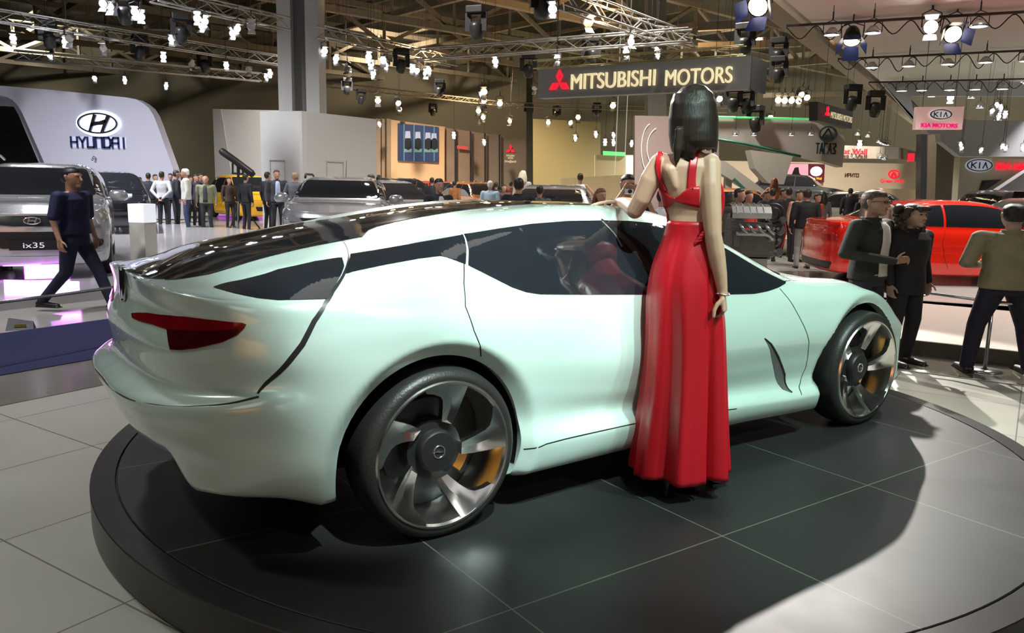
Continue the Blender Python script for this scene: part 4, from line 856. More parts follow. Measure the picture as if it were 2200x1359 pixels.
def letters(b, s, Mf, w, h, t=None):
    """block letters made of strokes, within w x h"""
    G_ = {'H': [((0, 0), (0, 1)), ((1, 0), (1, 1)), ((0, .5), (1, .5))], 'Y': [((0, 1), (.5, .5)), ((1, 1), (.5, .5)), ((.5, .5), (.5, 0))], 'U': [((0, 1), (0, 0)), ((0, 0), (1, 0)), ((1, 0), (1, 1))], 'n': [((0, 0), (0, 1)), ((0, 1), (1, 1)), ((1, 1), (1, 0))],
          'D': [((0, 0), (0, 1)), ((0, 1), (.8, 1)), ((.8, 1), (1, .8)), ((1, .8), (1, .2)), ((1, .2), (.8, 0)), ((.8, 0), (0, 0))], 'R': [((0, 0), (0, .8)), ((0, .8), (.2, 1)), ((.2, 1), (1, 1)), ((1, 1), (1, 0)), ((0, .45), (1, .45))], 'I': [((.5, 0), (.5, 1))],
          'T': [((0, 1), (1, 1)), ((.5, 0), (.5, 1))], 'A': [((0, 0), (.5, 1)), ((1, 0), (.5, 1)), ((.22, .35), (.78, .35))], 'G': [((0, 0), (0, 1)), ((0, 1), (.9, 1))], 'Z': [((0, 1), (.9, 1)), ((.9, 1), (1, .75)), ((1, .75), (.4, .52)), ((.4, .52), (1, .25)), ((1, .25), (.9, 0)), ((.9, 0), (0, 0))],
          'i': [((0, 0), (0, 1)), ((1, 0), (1, 1)), ((0, 0), (1, 1))], 'P': [((0, 0), (0, 1)), ((0, 1), (1, 1)), ((1, 1), (1, .5)), ((1, .5), (0, .5))], 'O': [((0, 0), (0, 1)), ((0, 1), (1, 1)), ((1, 1), (1, 0)), ((1, 0), (0, 0))], 'K': [((0, 0), (0, 1)), ((0, .45), (1, 1)), ((.25, .55), (1, 0))], 'V': [((0, 0), (.5, 1)), ((1, 0), (.5, 1))]}
    n = len(s); cw = w / (n * 1.35 - .35); t = t or h * .15
    for i, ch in enumerate(s):
        x0 = i * cw * 1.35
        for a, c in G_.get(ch, []):
            A = Vector((x0 + a[0] * cw, a[1] * h, 0)); Cc = Vector((x0 + c[0] * cw, c[1] * h, 0)); d = (Cc - A).normalized() * t * .45
            A2, C2 = A - d, Cc + d; nn = Vector((-d.y, d.x, 0)).normalized() * t / 2
            b.prism([(A2 + nn)[:2], (A2 - nn)[:2], (C2 - nn)[:2], (C2 + nn)[:2]], 0, t * .6, Mf)
def text_on(parent, s, Mf, w, h, m, ext=.01, name='lettering', bold=0.0):
    """the words s as raised letters filling w x h, lower left corner at Mf"""
    cu = bpy.data.curves.new('t', 'FONT'); cu.body = s; cu.extrude = .02; cu.offset = bold; to = bpy.data.objects.new('t', cu); COL.objects.link(to)
    dg = bpy.context.evaluated_depsgraph_get(); me = bpy.data.meshes.new_from_object(to.evaluated_get(dg)); bpy.data.objects.remove(to); bpy.data.curves.remove(cu)
    co = np.array([v.co[:] for v in me.vertices]); lo, hi = co.min(0), co.max(0); S = (w / (hi[0] - lo[0]), h / (hi[1] - lo[1]), ext / (hi[2] - lo[2]))
    for v in me.vertices: v.co = Mf @ Vector(((v.co.x - lo[0]) * S[0], (v.co.y - lo[1]) * S[1], (v.co.z - lo[2]) * S[2]))
    me.name = name; return link(name, me, parent, m, False)
crossover()
# ---------------------------------------------------------------- the hall and the stands beyond
hall_wall = mat('hall_wall_olive', (.13, .115, .08), .8, noise=.15, nscale=.3)
hall_ceil = mat('hall_ceiling_dark', (.050, .046, .036), .9, noise=.3, nscale=.4)
steel = mat('painted_steel', (.20, .165, .115), .6, noise=.2, nscale=3)
alu = mat('aluminium_truss', (.42, .41, .38), .35, .8, noise=.1)
grey_panel = mat('pale_grey_panel', (.46, .455, .44), .6, noise=.04, nscale=.6)
lilac_panel = mat('white_lilac_panel', (.50, .49, .58), .55, noise=.03, nscale=.6)
cream = mat('cream_panel', (.72, .62, .47), .6, noise=.03, nscale=.6)
mauve = mat('mauve_panel', (.42, .32, .30), .6, noise=.04, nscale=.6)
def struct(b, name, m): o = b.build(name, m); o['kind'] = 'structure'; return o
b = MB(); b.box((0, 62.2, 6), (90, .4, 12.4)); struct(b, 'wall_back', hall_wall)
b = MB(); b.box((-44, 24, 6), (.4, 77, 12.4)); struct(b, 'wall_left', hall_wall)
b = MB(); b.box((44, 24, 6), (.4, 77, 12.4)); struct(b, 'wall_right', hall_wall)
b = MB(); b.box((0, -14.2, 6), (90, .4, 12.4)); struct(b, 'wall_front', mat('front_wall_dark', (.045, .042, .04), .8, noise=.2, nscale=.4))
b = MB(); b.box((0, 24, 12.3), (90, 78, .3)); struct(b, 'ceiling', hall_ceil)
def quadbox(b, P, thick, away=True, mi=0, org=(0, 0, 0)):
    """solid panel with the polygon P (world points) as its seen face, thickness running away from the viewer"""
    P = [Vector(p) for p in P]; n = (P[1] - P[0]).cross(P[2] - P[1]).normalized(); c = sum(P, Vector()) / len(P)
    if n.dot(c + Vector(org) - Vector((0, 0, EYE))) < 0: n = -n
    k = len(P); Q = [p + n * thick for p in P]
    b.add(P + Q, [tuple(range(k)), tuple(range(2 * k - 1, k - 1, -1))] + [(i, (i + 1) % k, k + (i + 1) % k, k + i) for i in range(k)], mi)
def vplane(p0, p1):
    d = (Vector(p1) - Vector(p0)); return Vector(p0), Vector((d.y, -d.x, 0)).normalized()
def panel(name, px, p0, nrm, thick, m, label=None, cat=None, parent=None, bottom=None, kind=None, off=0, group=None):
    P = [PL(u, v, p0, nrm) for u, v in px]
    if bottom is not None:
        for i in bottom: P[i].z = 0.0
    if off: P = [p - Vector(nrm) * off * (1 if Vector(nrm).dot(p - Vector((0, 0, EYE))) > 0 else -1) for p in P]
    b = MB(); quadbox(b, P, thick); o = b.build(name, m, parent)
    return tagp(o, label, cat, group, kind)
def face_frame(p, nrm):
    """frame on a vertical face at p looking at the viewer: x to the right, y up, z out of the face"""
    n = Vector(nrm).normalized()
    if n.dot(Vector(p) - Vector((0, 0, EYE))) > 0: n = -n
    x = Vector((0, 0, 1)).cross(n).normalized(); return frameM(p, x, (0, 0, 1), n)
YN = Vector((0, 1, 0))
def words(parent, s, px, p0, nrm, m, ext=.04, strokes=False, t=None, name='lettering', bold=0.0):
    """s in the pixel box px = (u0, v_top, u1, v_bottom) on a vertical face"""
    u0, v0, u1, v1 = px; vm = (v0 + v1) / 2
    A = PL(u0, v1, p0, nrm); B = PL(u1, vm + (v1 - vm), p0, nrm); T_ = PL(u0, v0, p0, nrm); F_ = face_frame(A, nrm); w = (Vector((B.x, B.y, 0)) - Vector((A.x, A.y, 0))).length; h = T_.z - A.z
    if strokes:
        b = MB(); letters(b, s, F_, w, h, t and t * h); return b.build(name, m, parent)
    return text_on(parent, s, F_, w, h, m, ext, name, bold)
def oval(b, F_, rx, ry, w, z0, z1, n=40):
    """flat oval ring (w = band width) or disc (w=None) in the frame F_"""
    if w is None: b.prism([(rx * math.cos(2 * math.pi * k / n), ry * math.sin(2 * math.pi * k / n)) for k in range(n)], z0, z1, F_); return
    o_ = [(rx * math.cos(2 * math.pi * k / n), ry * math.sin(2 * math.pi * k / n)) for k in range(n)]; i_ = [((rx - w) * math.cos(2 * math.pi * k / n), (ry - w) * math.sin(2 * math.pi * k / n)) for k in range(n)]
    vs = [(*p, z0) for p in o_] + [(*p, z0) for p in i_] + [(*p, z1) for p in o_] + [(*p, z1) for p in i_]; fs = []
    for k in range(n): j = (k + 1) % n; fs += [(k, j, n + j, n + k), (2 * n + k, 3 * n + k, 3 * n + j, 2 * n + j), (k, 2 * n + k, 2 * n + j, j), (n + k, n + j, 3 * n + j, 3 * n + k)]
    b.add(vs, fs, 0, F_)
# ---- low stages
stage_white = mat('stage_floor_grey_gloss', (.42, .41, .42), .10, noise=.08, nscale=1)
def zone_t(name, label, cat, m, *a): o = zone(name, *a, m, None, label, cat); return o
zone_t('stage_floor', 'low glossy light-grey stage under the silver crossovers at left', 'stage', stage_white, -10, 14.5, 9.56, 24, 0, STG)
b = MB(); b.prism([(-9, 23), (-1.5, 23), (4, 30), (4, 44), (-16, 44)], 0, .006); o = b.build('trim_3', gloss_mid); o['kind'] = 'structure'
step_dark = mat('step_dark_stone', (.06, .055, .04), .3, noise=.2)
step_white = mat('step_white_laminate', (.62, .59, .52), .25, noise=.04)
mirror_metal = mat('mirror_metal', (.62, .60, .55), .10, 1.0, noise=.15, nscale=4)
zone('trim_4', 7.53, 8.33, -9.5, 3.0, 0, .004, mat('glossy_brown_floor', (.10, .09, .07), .10, noise=.2, nscale=2))
b = MB(); b.bar((*q2(7.54, -9.5), .006), (*q2(7.54, 2.9), .006), .025, .008); struct(b, 'trim_5', mirror_metal)
zone_t('stage_step', 'lower step with dark front and cream top before the red coupe stage', 'step', step_dark, 8.33, 8.36, -9.5, 2.6, 0, .14)
zone_t('stage_step', 'cream tread between the dark step front and the mirrored stage front', 'step', step_white, 8.361, 11.2, -9.5, 2.6, 0, .141)
cz = D(1850, 602, 13.6).z
p_m = (G(1950, 682, .141).x * .5446 + G(1950, 682, .141).y * .8387)
zone_t('mirror_riser', 'mirror-finish front of the raised red coupe stage', 'stage', mirror_metal, p_m, p_m + .06, -9.5, 2.4, .0, cz - .02)
zone_t('stage_floor', 'raised white gloss stage carrying the red coupe and the engine', 'stage', mat('stage_floor_white', (.55, .53, .50), .12, noise=.05), p_m + .061, p_m + 8.6, -11, 2.4, 0, cz - .02)
b = MB(); cc = D(2020, 600, 13.6); b.lathe([(0, 0), (3.0, 0), (3.02, -.03), (3.02, -.2)], 96, Matrix.Translation((cc.x, cc.y + .3, cz))); tagp(b.build('turntable', mat('turntable_pale', (.50, .47, .43), .15, noise=.05), None, angle=40), 'pale round turntable under the red coupe', 'turntable')
# ---- left: the white stand wall with the slanted oval H
HY = 28.0; HP = Vector((0, HY, 0))
wall_px = [(0, 205), (12, 207), (26, 214), (38, 226), (48, 243), (105, 372), (130, 470), (390, 470), (372, 362), (338, 268), (330, 248), (320, 232), (308, 222), (292, 213), (270, 209), (200, 202), (100, 192), (0, 184), (-60, 180), (-60, 205)]
P = [PL(u, v, HP, YN) for u, v in wall_px]; F_ = [0]
sw = thing('stand_wall', 'large white slanted stand wall with the lit blue brand name at left', 'wall', (P[6].x, HY, 0))
b = MB(); quadbox(b, [p - sw.location for p in P], .5, org=sw.location)
b.build('wall_panel', lilac_panel, sw)
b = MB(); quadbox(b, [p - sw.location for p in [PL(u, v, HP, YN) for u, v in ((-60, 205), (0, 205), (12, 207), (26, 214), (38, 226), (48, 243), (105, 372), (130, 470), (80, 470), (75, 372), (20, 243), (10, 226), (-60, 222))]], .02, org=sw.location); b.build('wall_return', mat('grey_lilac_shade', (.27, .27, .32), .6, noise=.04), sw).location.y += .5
b = MB(); quadbox(b, [PL(u, v, HP + Vector((0, 3, 0)), YN) - sw.location for u, v in ((-80, 200), (60, 200), (150, 480), (-80, 480))], .1, org=sw.location); b.build('dark_recess', black_trim, sw)
navy = mat('navy_letters', (.015, .022, .09), .4, noise=.1)
halo = mat('halo_white_light', (.8, .85, 1), .6, emit=(.72, .80, 1.0), es=1.6)
p0 = PL(213, 265, HP, YN); e_ = thing('brand_emblem', 'lit oval emblem with a slanted H on the white stand wall', 'emblem', p0)
Fz = frameM((0, -.0, 0), (1, 0, 0), (0, 0, 1), (0, -1, 0)); k = HY / FP * 1.0
b = MB(); oval(b, Fz, 47 * k, 27 * k, None, .01, .05, 48); b.build('backlight', halo, e_)
b = MB(); oval(b, Fz, 42 * k, 21.5 * k, 3.2 * k, .06, .14, 48)
b.build('emblem_ring', mat('emblem_dark_chrome', (.12, .12, .14), .25, .9), e_, angle=30)
b = MB()
for poly in ([(-20, -17), (-15, -18), (-1, 17), (-8, 18)], [(5, -18), (12, -17), (28, 15), (20, 17)]): b.prism([(x * k, y * k) for x, y in poly], .06, .13, Fz)
b.prism([(x * k, y * k) for x, y in ((-13, -2), (-6, 3), (4, 4), (16, 8), (19, 4), (10, -3), (-2, -4), (-16, -8))], .06, .13, Fz); b.build('emblem_letter', mat('emblem_dark_chrome', (.12, .12, .14)), e_)
n_ = thing('brand_name', 'raised navy block letters under the oval emblem', 'sign', PL(155, 315, HP, YN))
b = MB(); letters(b, 'HYUnDRI', frameM((0, -.03, 0), (1, 0, 0), (0, 0, 1), (0, -1, 0)), 117 * k, 20 * k, 3.5 * k); b.build('lettering', navy, n_)
b = MB(); b.box((56 * k, -.0, 10 * k), (118 * k, .02, 23 * k)); b.build('backlight', mat('halo_soft', (.6, .62, .75), .6, emit=(.55, .6, .85), es=.16), n_)
# ---- column and grey kiosks
colp = D(646, 236, 27.0)
co = thing('support_column', 'grey hall column with a dark recessed face above the grey kiosk', 'column', (colp.x, 27.3, 0)); kx = 27 / FP
b = MB(); b.box((-28 * kx, 0, 6), (28 * kx, 1.0, 12)); b.box((29 * kx, 0, 6), (27 * kx, 1.0, 12)); b.build('column_flange', grey_panel, co)
b = MB(); b.box((1 * kx, .15, 6), (32 * kx, .6, 12)); b.build('recessed_face', mat('dark_grey_panel', (.14, .14, .14), .6, noise=.05), co)
zt_ = D(648, 238, 24.5).z
def topc(u, v): g = G(u, v, zt_); return Vector((g.x, g.y))
A, B_, C_ = topc(558, 240), topc(648, 238), topc(808, 256)
kb = MB(); corner = [A.lerp(B_, .93), A.lerp(B_, .98) + (C_ - B_) * .01, B_.lerp(C_, .06)]
pts = [A] + corner + [C_, C_ + (A - B_) * 1.0 + Vector((0, 2)), A + Vector((0, 3))]
kb.prism([tuple(p) for p in pts], 0, zt_); kio = kb.build('kiosk', grey_panel); tagp(kio, 'pale grey windowless kiosk block with rounded corner under the column', 'kiosk')
for (a_, c_, t0, t1) in ((A, B_, .22, .60), (B_, C_, .30, .52)):
    d_ = (c_ - a_); n2 = Vector((d_.y, -d_.x)).normalized(); n2 = n2 if n2.y < 0 else -n2
    fr = MB(); z0_, z1_ = 0.0, 2.05
    q0, q1 = a_.lerp(c_, t0) + n2 * .012, a_.lerp(c_, t1) + n2 * .012
    for s0, s1, w_ in (((q0, z0_), (q0, z1_), .03), ((q1, z0_), (q1, z1_), .03), ((q0, z1_), (q1, z1_), .03)): fr.bar((*s0[0], s0[1]), (*s1[0], s1[1]), w_)
    fr.build('door_frame', mat('pale_frame', (.36, .36, .35), .6), kio)
zt2 = D(480, 232, 34).z; b = MB(); a1, a2 = G(458, 234, zt2), G(590, 230, zt2); b.prism([(a1.x, a1.y), (a2.x, a1.y), (a2.x, a1.y + 5), (a1.x, a1.y + 5)], 0, zt2); tagp(b.build('kiosk', grey_panel), 'taller pale grey kiosk block standing behind, left of the column', 'kiosk')
b = MB(); c1 = G(462, 262, zt2 - .6); b.prism([(a1.x - .0, 0), (a1.x + .9, 0), (a1.x + .35, zt2), (a1.x, zt2)], -.02, .02, Matrix(((1, 0, 0, 0), (0, 0, 1, a1.y - .05), (0, 1, 0, 0), (0, 0, 0, 1)))); tagp(b.build('slanted_panel', mat('slanted_panel_grey', (.33, .33, .32), .6)), 'narrow slanted grey panel on the left kiosk edge', 'panel')
# ---- orange lit stand with the video screen
MY = 42.0; MP = Vector((0, MY, 0))
orange = mat('peach_panel', (.78, .46, .22), .6, noise=.03, nscale=.5); brownp = mat('brown_strip_panel', (.36, .24, .14), .5, noise=.12, nscale=1)
panel('stand_wall', [(840, 257), (955, 272), (955, 470), (840, 470)], MP, YN, .5, orange, 'peach-orange stand wall carrying the video screen', 'wall', bottom=(2, 3))
for (u0, u1, w_) in ((808, 818, 0), (820, 827, 0), (831, 840, 0)):
    panel('wall_strip', [(u0, 254), (u1, 256), (u1, 470), (u0, 470)], MP + Vector((0, .2, 0)), YN, .4, brownp, 'tall brown vertical strips left of the peach-orange wall', 'wall strip', bottom=(2, 3), group='brown strips by the peach wall')
b = MB(); scr = panel('video_screen', [(855, 265), (942, 273), (942, 349), (855, 345)], MP, YN, .16, mat('screen_dark_blue', (.01, .015, .03), .3, emit=(.035, .05, .10), es=1), 'wide video screen showing a row of dark arched columns', 'screen', off=.15)
for i in range(4):
    u = 868 + i * 21.5; 
    panel('screen_bar', [(u, 266 + i * 2), (u + 1.8, 266 + i * 2), (u + 1.8, 346), (u, 346)], MP, YN, .01, mat('screen_cyan_line', (.05, .1, .12), .4, emit=(.10, .24, .30), es=1), parent=scr, off=.16)
for i in range(4):
    u = 858 + i * 21.5 + 14; u = min(u, 928)
    panel('screen_highlight', [(u, 282 + i * 1.5), (u + 10, 282 + i * 1.5), (u + 11, 297 + i), (u - 1, 297 + i)], MP, YN, .01, mat('screen_white', (.2, .2, .22), .4, emit=(.38, .38, .46), es=1), parent=scr, off=.16)
    panel('screen_figure', [(u - 2, 303), (u + 3, 297), (u + 9, 297), (u + 13, 303), (u + 13, 318), (u + 6, 323), (u - 2, 318)], MP, YN, .01, mat('screen_black', (.005, .005, .006), .4), parent=scr, off=.165)
    panel('screen_floor', [(u - 3, 320), (u + 14, 320), (u + 13, 327), (u - 2, 327)], MP, YN, .01, mat('screen_green_grey', (.1, .15, .13), .4, emit=(.12, .20, .17), es=1), parent=scr, off=.163)
panel('stand_wall', [(956, 274), (1046, 287), (1046, 470), (956, 470)], MP + Vector((0, .3, 0)), YN, .4, mat('brown_marbled_panel', (.33, .22, .13), .35, noise=.45, nscale=.7), 'marbled brown panel wall right of the video screen wall', 'wall', bottom=(2, 3))
panel('stand_wall', [(1047, 287), (1130, 296), (1130, 470), (1047, 470)], MP + Vector((0, .3, 0)), YN, .4, mat('plain_brown_panel', (.26, .19, .12), .6, noise=.06, nscale=.6), 'plain brown panel wall carrying the small red three-diamond sign', 'wall', bottom=(2, 3))
for u, vt in ((978, 278), (1011, 282), (1042, 286), (1073, 289)):
    panel('wall_post', [(u - 1.6, vt), (u + 1.6, vt), (u + 1.6, 470), (u - 1.6, 470)], MP, YN, .12, black_trim, 'thin dark vertical post on the brown panel wall', 'post', bottom=(2, 3), group='thin dark posts on the brown wall')
red_em = mat('red_lit_sign', (.7, .01, .02), .4, emit=(.95, .015, .04), es=.9); cream_em = mat('cream_lit_letters', (.85, .75, .5), .4, emit=(1, .85, .50), es=.62)
def diamonds(b, F_, w):
    """three diamonds meeting at a point, overall width w"""
    r_ = w * .5 / math.cos(R(30)) / 1.0; r_ = w / 2 / math.cos(R(30)) if False else w * .577 * .87
    for a in (90, 210, 330):
        c, s_ = math.cos(R(a)), math.sin(R(a)); n_x, n_y = -s_, c; L_, hw = w * .52, w * .15
        b.prism([(0 + c * .0, s_ * .0), (c * L_ / 2 + n_x * hw, s_ * L_ / 2 + n_y * hw), (c * L_, s_ * L_), (c * L_ / 2 - n_x * hw, s_ * L_ / 2 - n_y * hw)], .0, .05, F_)
ds = thing('brand_sign', 'small red three-diamond sign with cream words on the plain brown wall', 'sign', PL(1097, 330, MP, YN) + Vector((0, .29, 0)))
km = MY / FP; Fz2 = frameM((0, -.02, 9 * km), (1, 0, 0), (0, 0, 1), (0, -1, 0))
b = MB(); diamonds(b, Fz2, 21 * km); b.build('three_diamonds', red_em, ds)
text_on(ds, 'MITSUBISHI', frameM((-9 * km, -.02, -5.5 * km), (1, 0, 0), (0, 0, 1), (0, -1, 0)), 17 * km, 3.6 * km, cream_em); text_on(ds, 'MOTORS', frameM((-5.5 * km, -.02, -10.5 * km), (1, 0, 0), (0, 0, 1), (0, -1, 0)), 11 * km, 3.6 * km, cream_em)
text_on(ds, 'Drive@earth', frameM((-12 * km, -.02, -19 * km), (1, 0, 0), (0, 0, 1), (0, -1, 0)), 24 * km, 6 * km, cream_em)
fs = panel('wall_sign', [(982, 312), (1005, 315), (1005, 322), (982, 319)], MP, YN, .03, mat('faint_red', (.5, .05, .04), .5, emit=(.6, .04, .04), es=.5), 'faint small red sign on the marbled brown wall', 'sign')
# ---- middle of the back: olive walls, glass tower, mauve panel
panel('support_column', [(1131, 160), (1144, 160), (1144, 470), (1131, 470)], Vector((0, 40, 0)), YN, .5, mat('dark_olive_column', (.03, .03, .018), .6), 'thin dark hall column right of the brown panel walls', 'column', bottom=(2, 3))
panel('partition', [(1145, 255), (1290, 262), (1290, 470), (1145, 470)], Vector((0, 52, 0)), YN, .3, mat('olive_partition', (.16, .15, .085), .7, noise=.05, nscale=.4), 'broad olive partition wall behind the cars in the middle', 'wall', bottom=(2, 3))
panel('partition', [(1278, 332), (1346, 334), (1346, 470), (1278, 470)], Vector((0, 46, 0)), YN, .3, mat('tan_partition', (.34, .30, .19), .7, noise=.04), 'tan partition left of the bright lit strip', 'wall', bottom=(2, 3))
panel('partition', [(1205, 383), (1362, 374), (1362, 470), (1205, 470)], Vector((0, 36, 0)), YN, .2, mat('sand_parapet', (.50, .40, .22), .7, noise=.04), 'low sand-coloured parapet behind the silver concept car', 'wall', bottom=(2, 3))
panel('green_light_strip', [(1296, 324), (1344, 327), (1344, 335), (1296, 333)], Vector((0, 45.9, 0)), YN, .12, mat('green_neon', (.1, .6, .2), .5, emit=(.15, .8, .25), es=.6), 'short green neon strip above the tan partition', 'light strip')
panel('glowing_wall', [(1345, 333), (1362, 333), (1362, 400), (1345, 400)], Vector((0, 45, 0)), YN, .1, mat('warm_white_lit', (.9, .8, .6), .5, emit=(1, .85, .62), es=.9), 'bright warm-white lit strip beside the mauve panel', 'wall')
mv = panel('stand_wall', [(1364, 248), (1545, 252), (1545, 470), (1364, 470)], Vector((0, 30, 0)), YN, .4, mauve, 'tall mauve-grey panel behind the hostess with thin glowing arcs', 'wall', bottom=(2, 3))
arc_em = mat('arc_white_light', (.8, .9, .8), .5, emit=(.75, .9, .7), es=.8)
for ax, ay, rx_, ry_, a0, a1 in ((1400, 320, 22, 55, 100, 250), (1420, 318, 30, 46, 110, 235)):
    b = MB(); b.tube([D(ax + rx_ * math.cos(R(a)), ay - ry_ * math.sin(R(a)), 29.9) for a in range(a0, a1, 8)], .012, 5); b.build('light_arc', arc_em, mv)
for u in (1321, 1341): 
    b = MB(); p_ = D(u, 375, 33); b.tube([(p_.x, p_.y, 12.1), p_], .014, 5); tagp(b.build('light_string', mat('string_white', (.6, .65, .6), .5, emit=(.5, .55, .45), es=.5)), 'thin hanging string of tiny white lights left of the mauve panel', 'light string', 'hanging light strings')
panel('hanging_block', [(1392, -195), (1432, -195), (1432, 250), (1392, 250)], Vector((0, 31, 0)), YN, .8, mat('block_grey', (.16, .15, .12), .6), 'short grey column stub below the big hanging sign', 'column')
# ---- right: curved grey fascia with the emblem and TAGAZ letters
TY = Vector((0, 24, 0)); fasc = mat('fascia_grey', (.42, .40, .355), .55, noise=.04, nscale=.5)
fa = panel('stand_fascia', [(1536, 248), (1640, 252), (1745, 258), (1812, 292), (1816, 300), (1810, 359), (1770, 347), (1700, 331), (1620, 313), (1536, 296)], TY, YN, .5, fasc, 'big hanging grey fascia with a triangle emblem and dark Cyrillic letters', 'fascia')
kt = 24 / FP
b = MB(); b.tube([D(u, v, 23.95) for u, v in ((1536, 298), (1600, 309), (1650, 320), (1720, 336))], .04, 6); b.build('edge_strip', mat('dark_green_edge', (.02, .12, .07), .4), fa, True)
b = MB(); b.tube([D(u, v, 23.95) for u, v in ((1536, 251), (1640, 253), (1744, 256))], .03, 6); b.build('edge_strip', mat('green_neon', (.1, .6, .2)), fa, True)
dk = mat('dark_green_letters', (.025, .045, .04), .4); Ft = face_frame(PL(1777, 288, TY, YN) + Vector((0, -.02, 0)), YN)
b = MB(); oval(b, Ft, 19 * kt, 16 * kt, 3 * kt, .01, .08, 36)
for a_, c_ in (((-12, -8), (0, 11)), ((0, 11), (12, -8)), ((-9, -8), (9, -8)), ((-4, -2), (2, -6))):
    A_ = Ft @ Vector((a_[0] * kt, a_[1] * kt, .04)); B2 = Ft @ Vector((c_[0] * kt, c_[1] * kt, .04)); b.bar(A_, B2, .04, .04)
b.build('triangle_emblem', dk, fa, angle=30)
words(fa, 'TAGAZ', (1752, 308, 1794, 329), TY - Vector((0, .03, 0)), YN, dk, strokes=True, t=.13)
panel('hanging_cone', [(1612, 322), (1704, 334), (1684, 396), (1650, 392), (1622, 362)], Vector((0, 25.5, 0)), YN, .6, mat('cone_grey', (.33, .31, .27), .55, noise=.04), 'grey funnel-shaped hanging screen below the curved fascia', 'panel')
# lit cream back walls
GW = Vector((0, 40, 0))
panel('stand_wall', [(1540, 345), (1985, 352), (1985, 475), (1540, 475)], GW, YN, .4, cream, 'long bright cream stand wall behind the cars on the right', 'wall', bottom=(2, 3))
fb = panel('stand_fascia', [(1810, 312), (1931, 316), (1931, 341), (1810, 340)], Vector((0, 34, 0)), YN, .4, mat('taupe_fascia', (.36, .31, .26), .6), 'taupe boxed fascia with partly hidden red words', 'fascia')
words(fb, 'at Wall', (1812, 319, 1862, 331), Vector((0, 33.9, 0)), YN, red_em, bold=.02)
q0 = PL(1931, 316, Vector((0, 34, 0)), YN); q1 = PL(1931, 341, Vector((0, 34, 0)), YN); q2_ = D(1985, 350, 38.5); q3_ = D(1985, 330, 38.5)
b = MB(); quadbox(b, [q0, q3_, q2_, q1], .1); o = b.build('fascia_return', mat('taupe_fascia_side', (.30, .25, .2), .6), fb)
b = MB(); b.box(D(1957, 338, 35.5) , (.28, .06, .34)); b.build('sign_letter', red_em, fb)
s1 = panel('video_screen', [(1630, 361), (1656, 361), (1656, 389), (1630, 389)], GW, YN, .2, mat('screen_maroon', (.06, .01, .012), .3, emit=(.09, .012, .018), es=1), 'small maroon screen half hidden behind the grey funnel', 'screen', off=.2)
b = MB(); oval(b, face_frame(PL(1646, 369, GW, YN) + Vector((0, -.21, 0)), YN), .26, .16, None, 0, .01); b.build('screen_logo', mat('screen_logo_white', (.9, .9, 1), .4, emit=(.9, .9, 1), es=1.2), s1)
yel = mat('yellow_letters', (.9, .6, .05), .4, emit=(1, .65, .05), es=.9)
words(s1, 'Great', (1633, 379, 1651, 385), GW + Vector((0, -.21, 0)), YN, yel, .01)
s2 = panel('video_screen', [(1689, 351), (1769, 353), (1767, 392), (1687, 389)], GW, YN, .2, mat('screen_maroon', (.06, .01, .012)), 'larger video screen with pink picture and white oval on maroon', 'screen', off=.2)
panel('screen_picture', [(1690, 352), (1733, 352.5), (1733, 390), (1688, 388)], GW, YN, .01, mat('screen_pink', (.5, .2, .25), .4, emit=(.75, .32, .42), es=.9, noise=.5, nscale=2), parent=s2, off=.215)
panel('screen_figure', [(1704, 360), (1712, 359), (1714, 372), (1724, 382), (1720, 386), (1706, 378), (1696, 380), (1698, 374)], GW, YN, .01, mat('screen_black', (.005, .005, .006)), parent=s2, off=.23)
b = MB(); oval(b, face_frame(PL(1750, 368, GW, YN) + Vector((0, -.225, 0)), YN), .29, .23, None, 0, .01); b.build('screen_logo', mat('screen_logo_white', (.9, .9, 1)), s2)
words(s2, 'Great Wall', (1737, 380, 1765, 385.5), GW + Vector((0, -.22, 0)), YN, yel, .01)
ws = thing('wall_lettering', 'small brown Cyrillic word on the cream wall', 'sign', PL(1830, 376, GW, YN) + Vector((0, .05, 0))); b = MB(); kg = 40 / FP
letters(b, 'iPiTO', frameM((-14 * kg, -.05, -3.5 * kg), (1, 0, 0), (0, 0, 1), (0, -1, 0)), 28 * kg, 6.5 * kg, 1.6 * kg); b.build('lettering', mat('brown_letters', (.2, .08, .04), .5), ws)
gs = thing('brand_sign', 'red ring emblem above red words on the cream wall', 'sign', PL(1920, 372, GW, YN) + Vector((0, .055, 0)))
Fg = frameM((0, -.06, -1.5 * kg), (1, 0, 0), (0, 0, 1), (0, -1, 0)); b = MB(); oval(b, Fg, 12 * kg, 9 * kg, 2.2 * kg, 0, .05, 36); b.prism([(x * kg, y * kg) for x, y in ((-6, -7), (-5, 0), (-2, 4), (2, 4), (5, 0), (6, -7), (2, -7), (2, -2), (-2, -2), (-2, -7))], 0, .05, Fg); b.build('ring_emblem', red_em, gs)
text_on(gs, 'Great Wall', frameM((-27 * kg, -.06, -20 * kg), (1, 0, 0), (0, 0, 1), (0, -1, 0)), 50 * kg, 7.5 * kg, red_em, bold=.02)
panel('sales_counter', [(1890, 404), (1979, 408), (1979, 475), (1890, 475)], Vector((0, 36, 0)), YN, .6, mat('tan_counter', (.42, .32, .20), .6, noise=.05), 'tan counter block below the red ring emblem', 'counter', bottom=(2, 3))
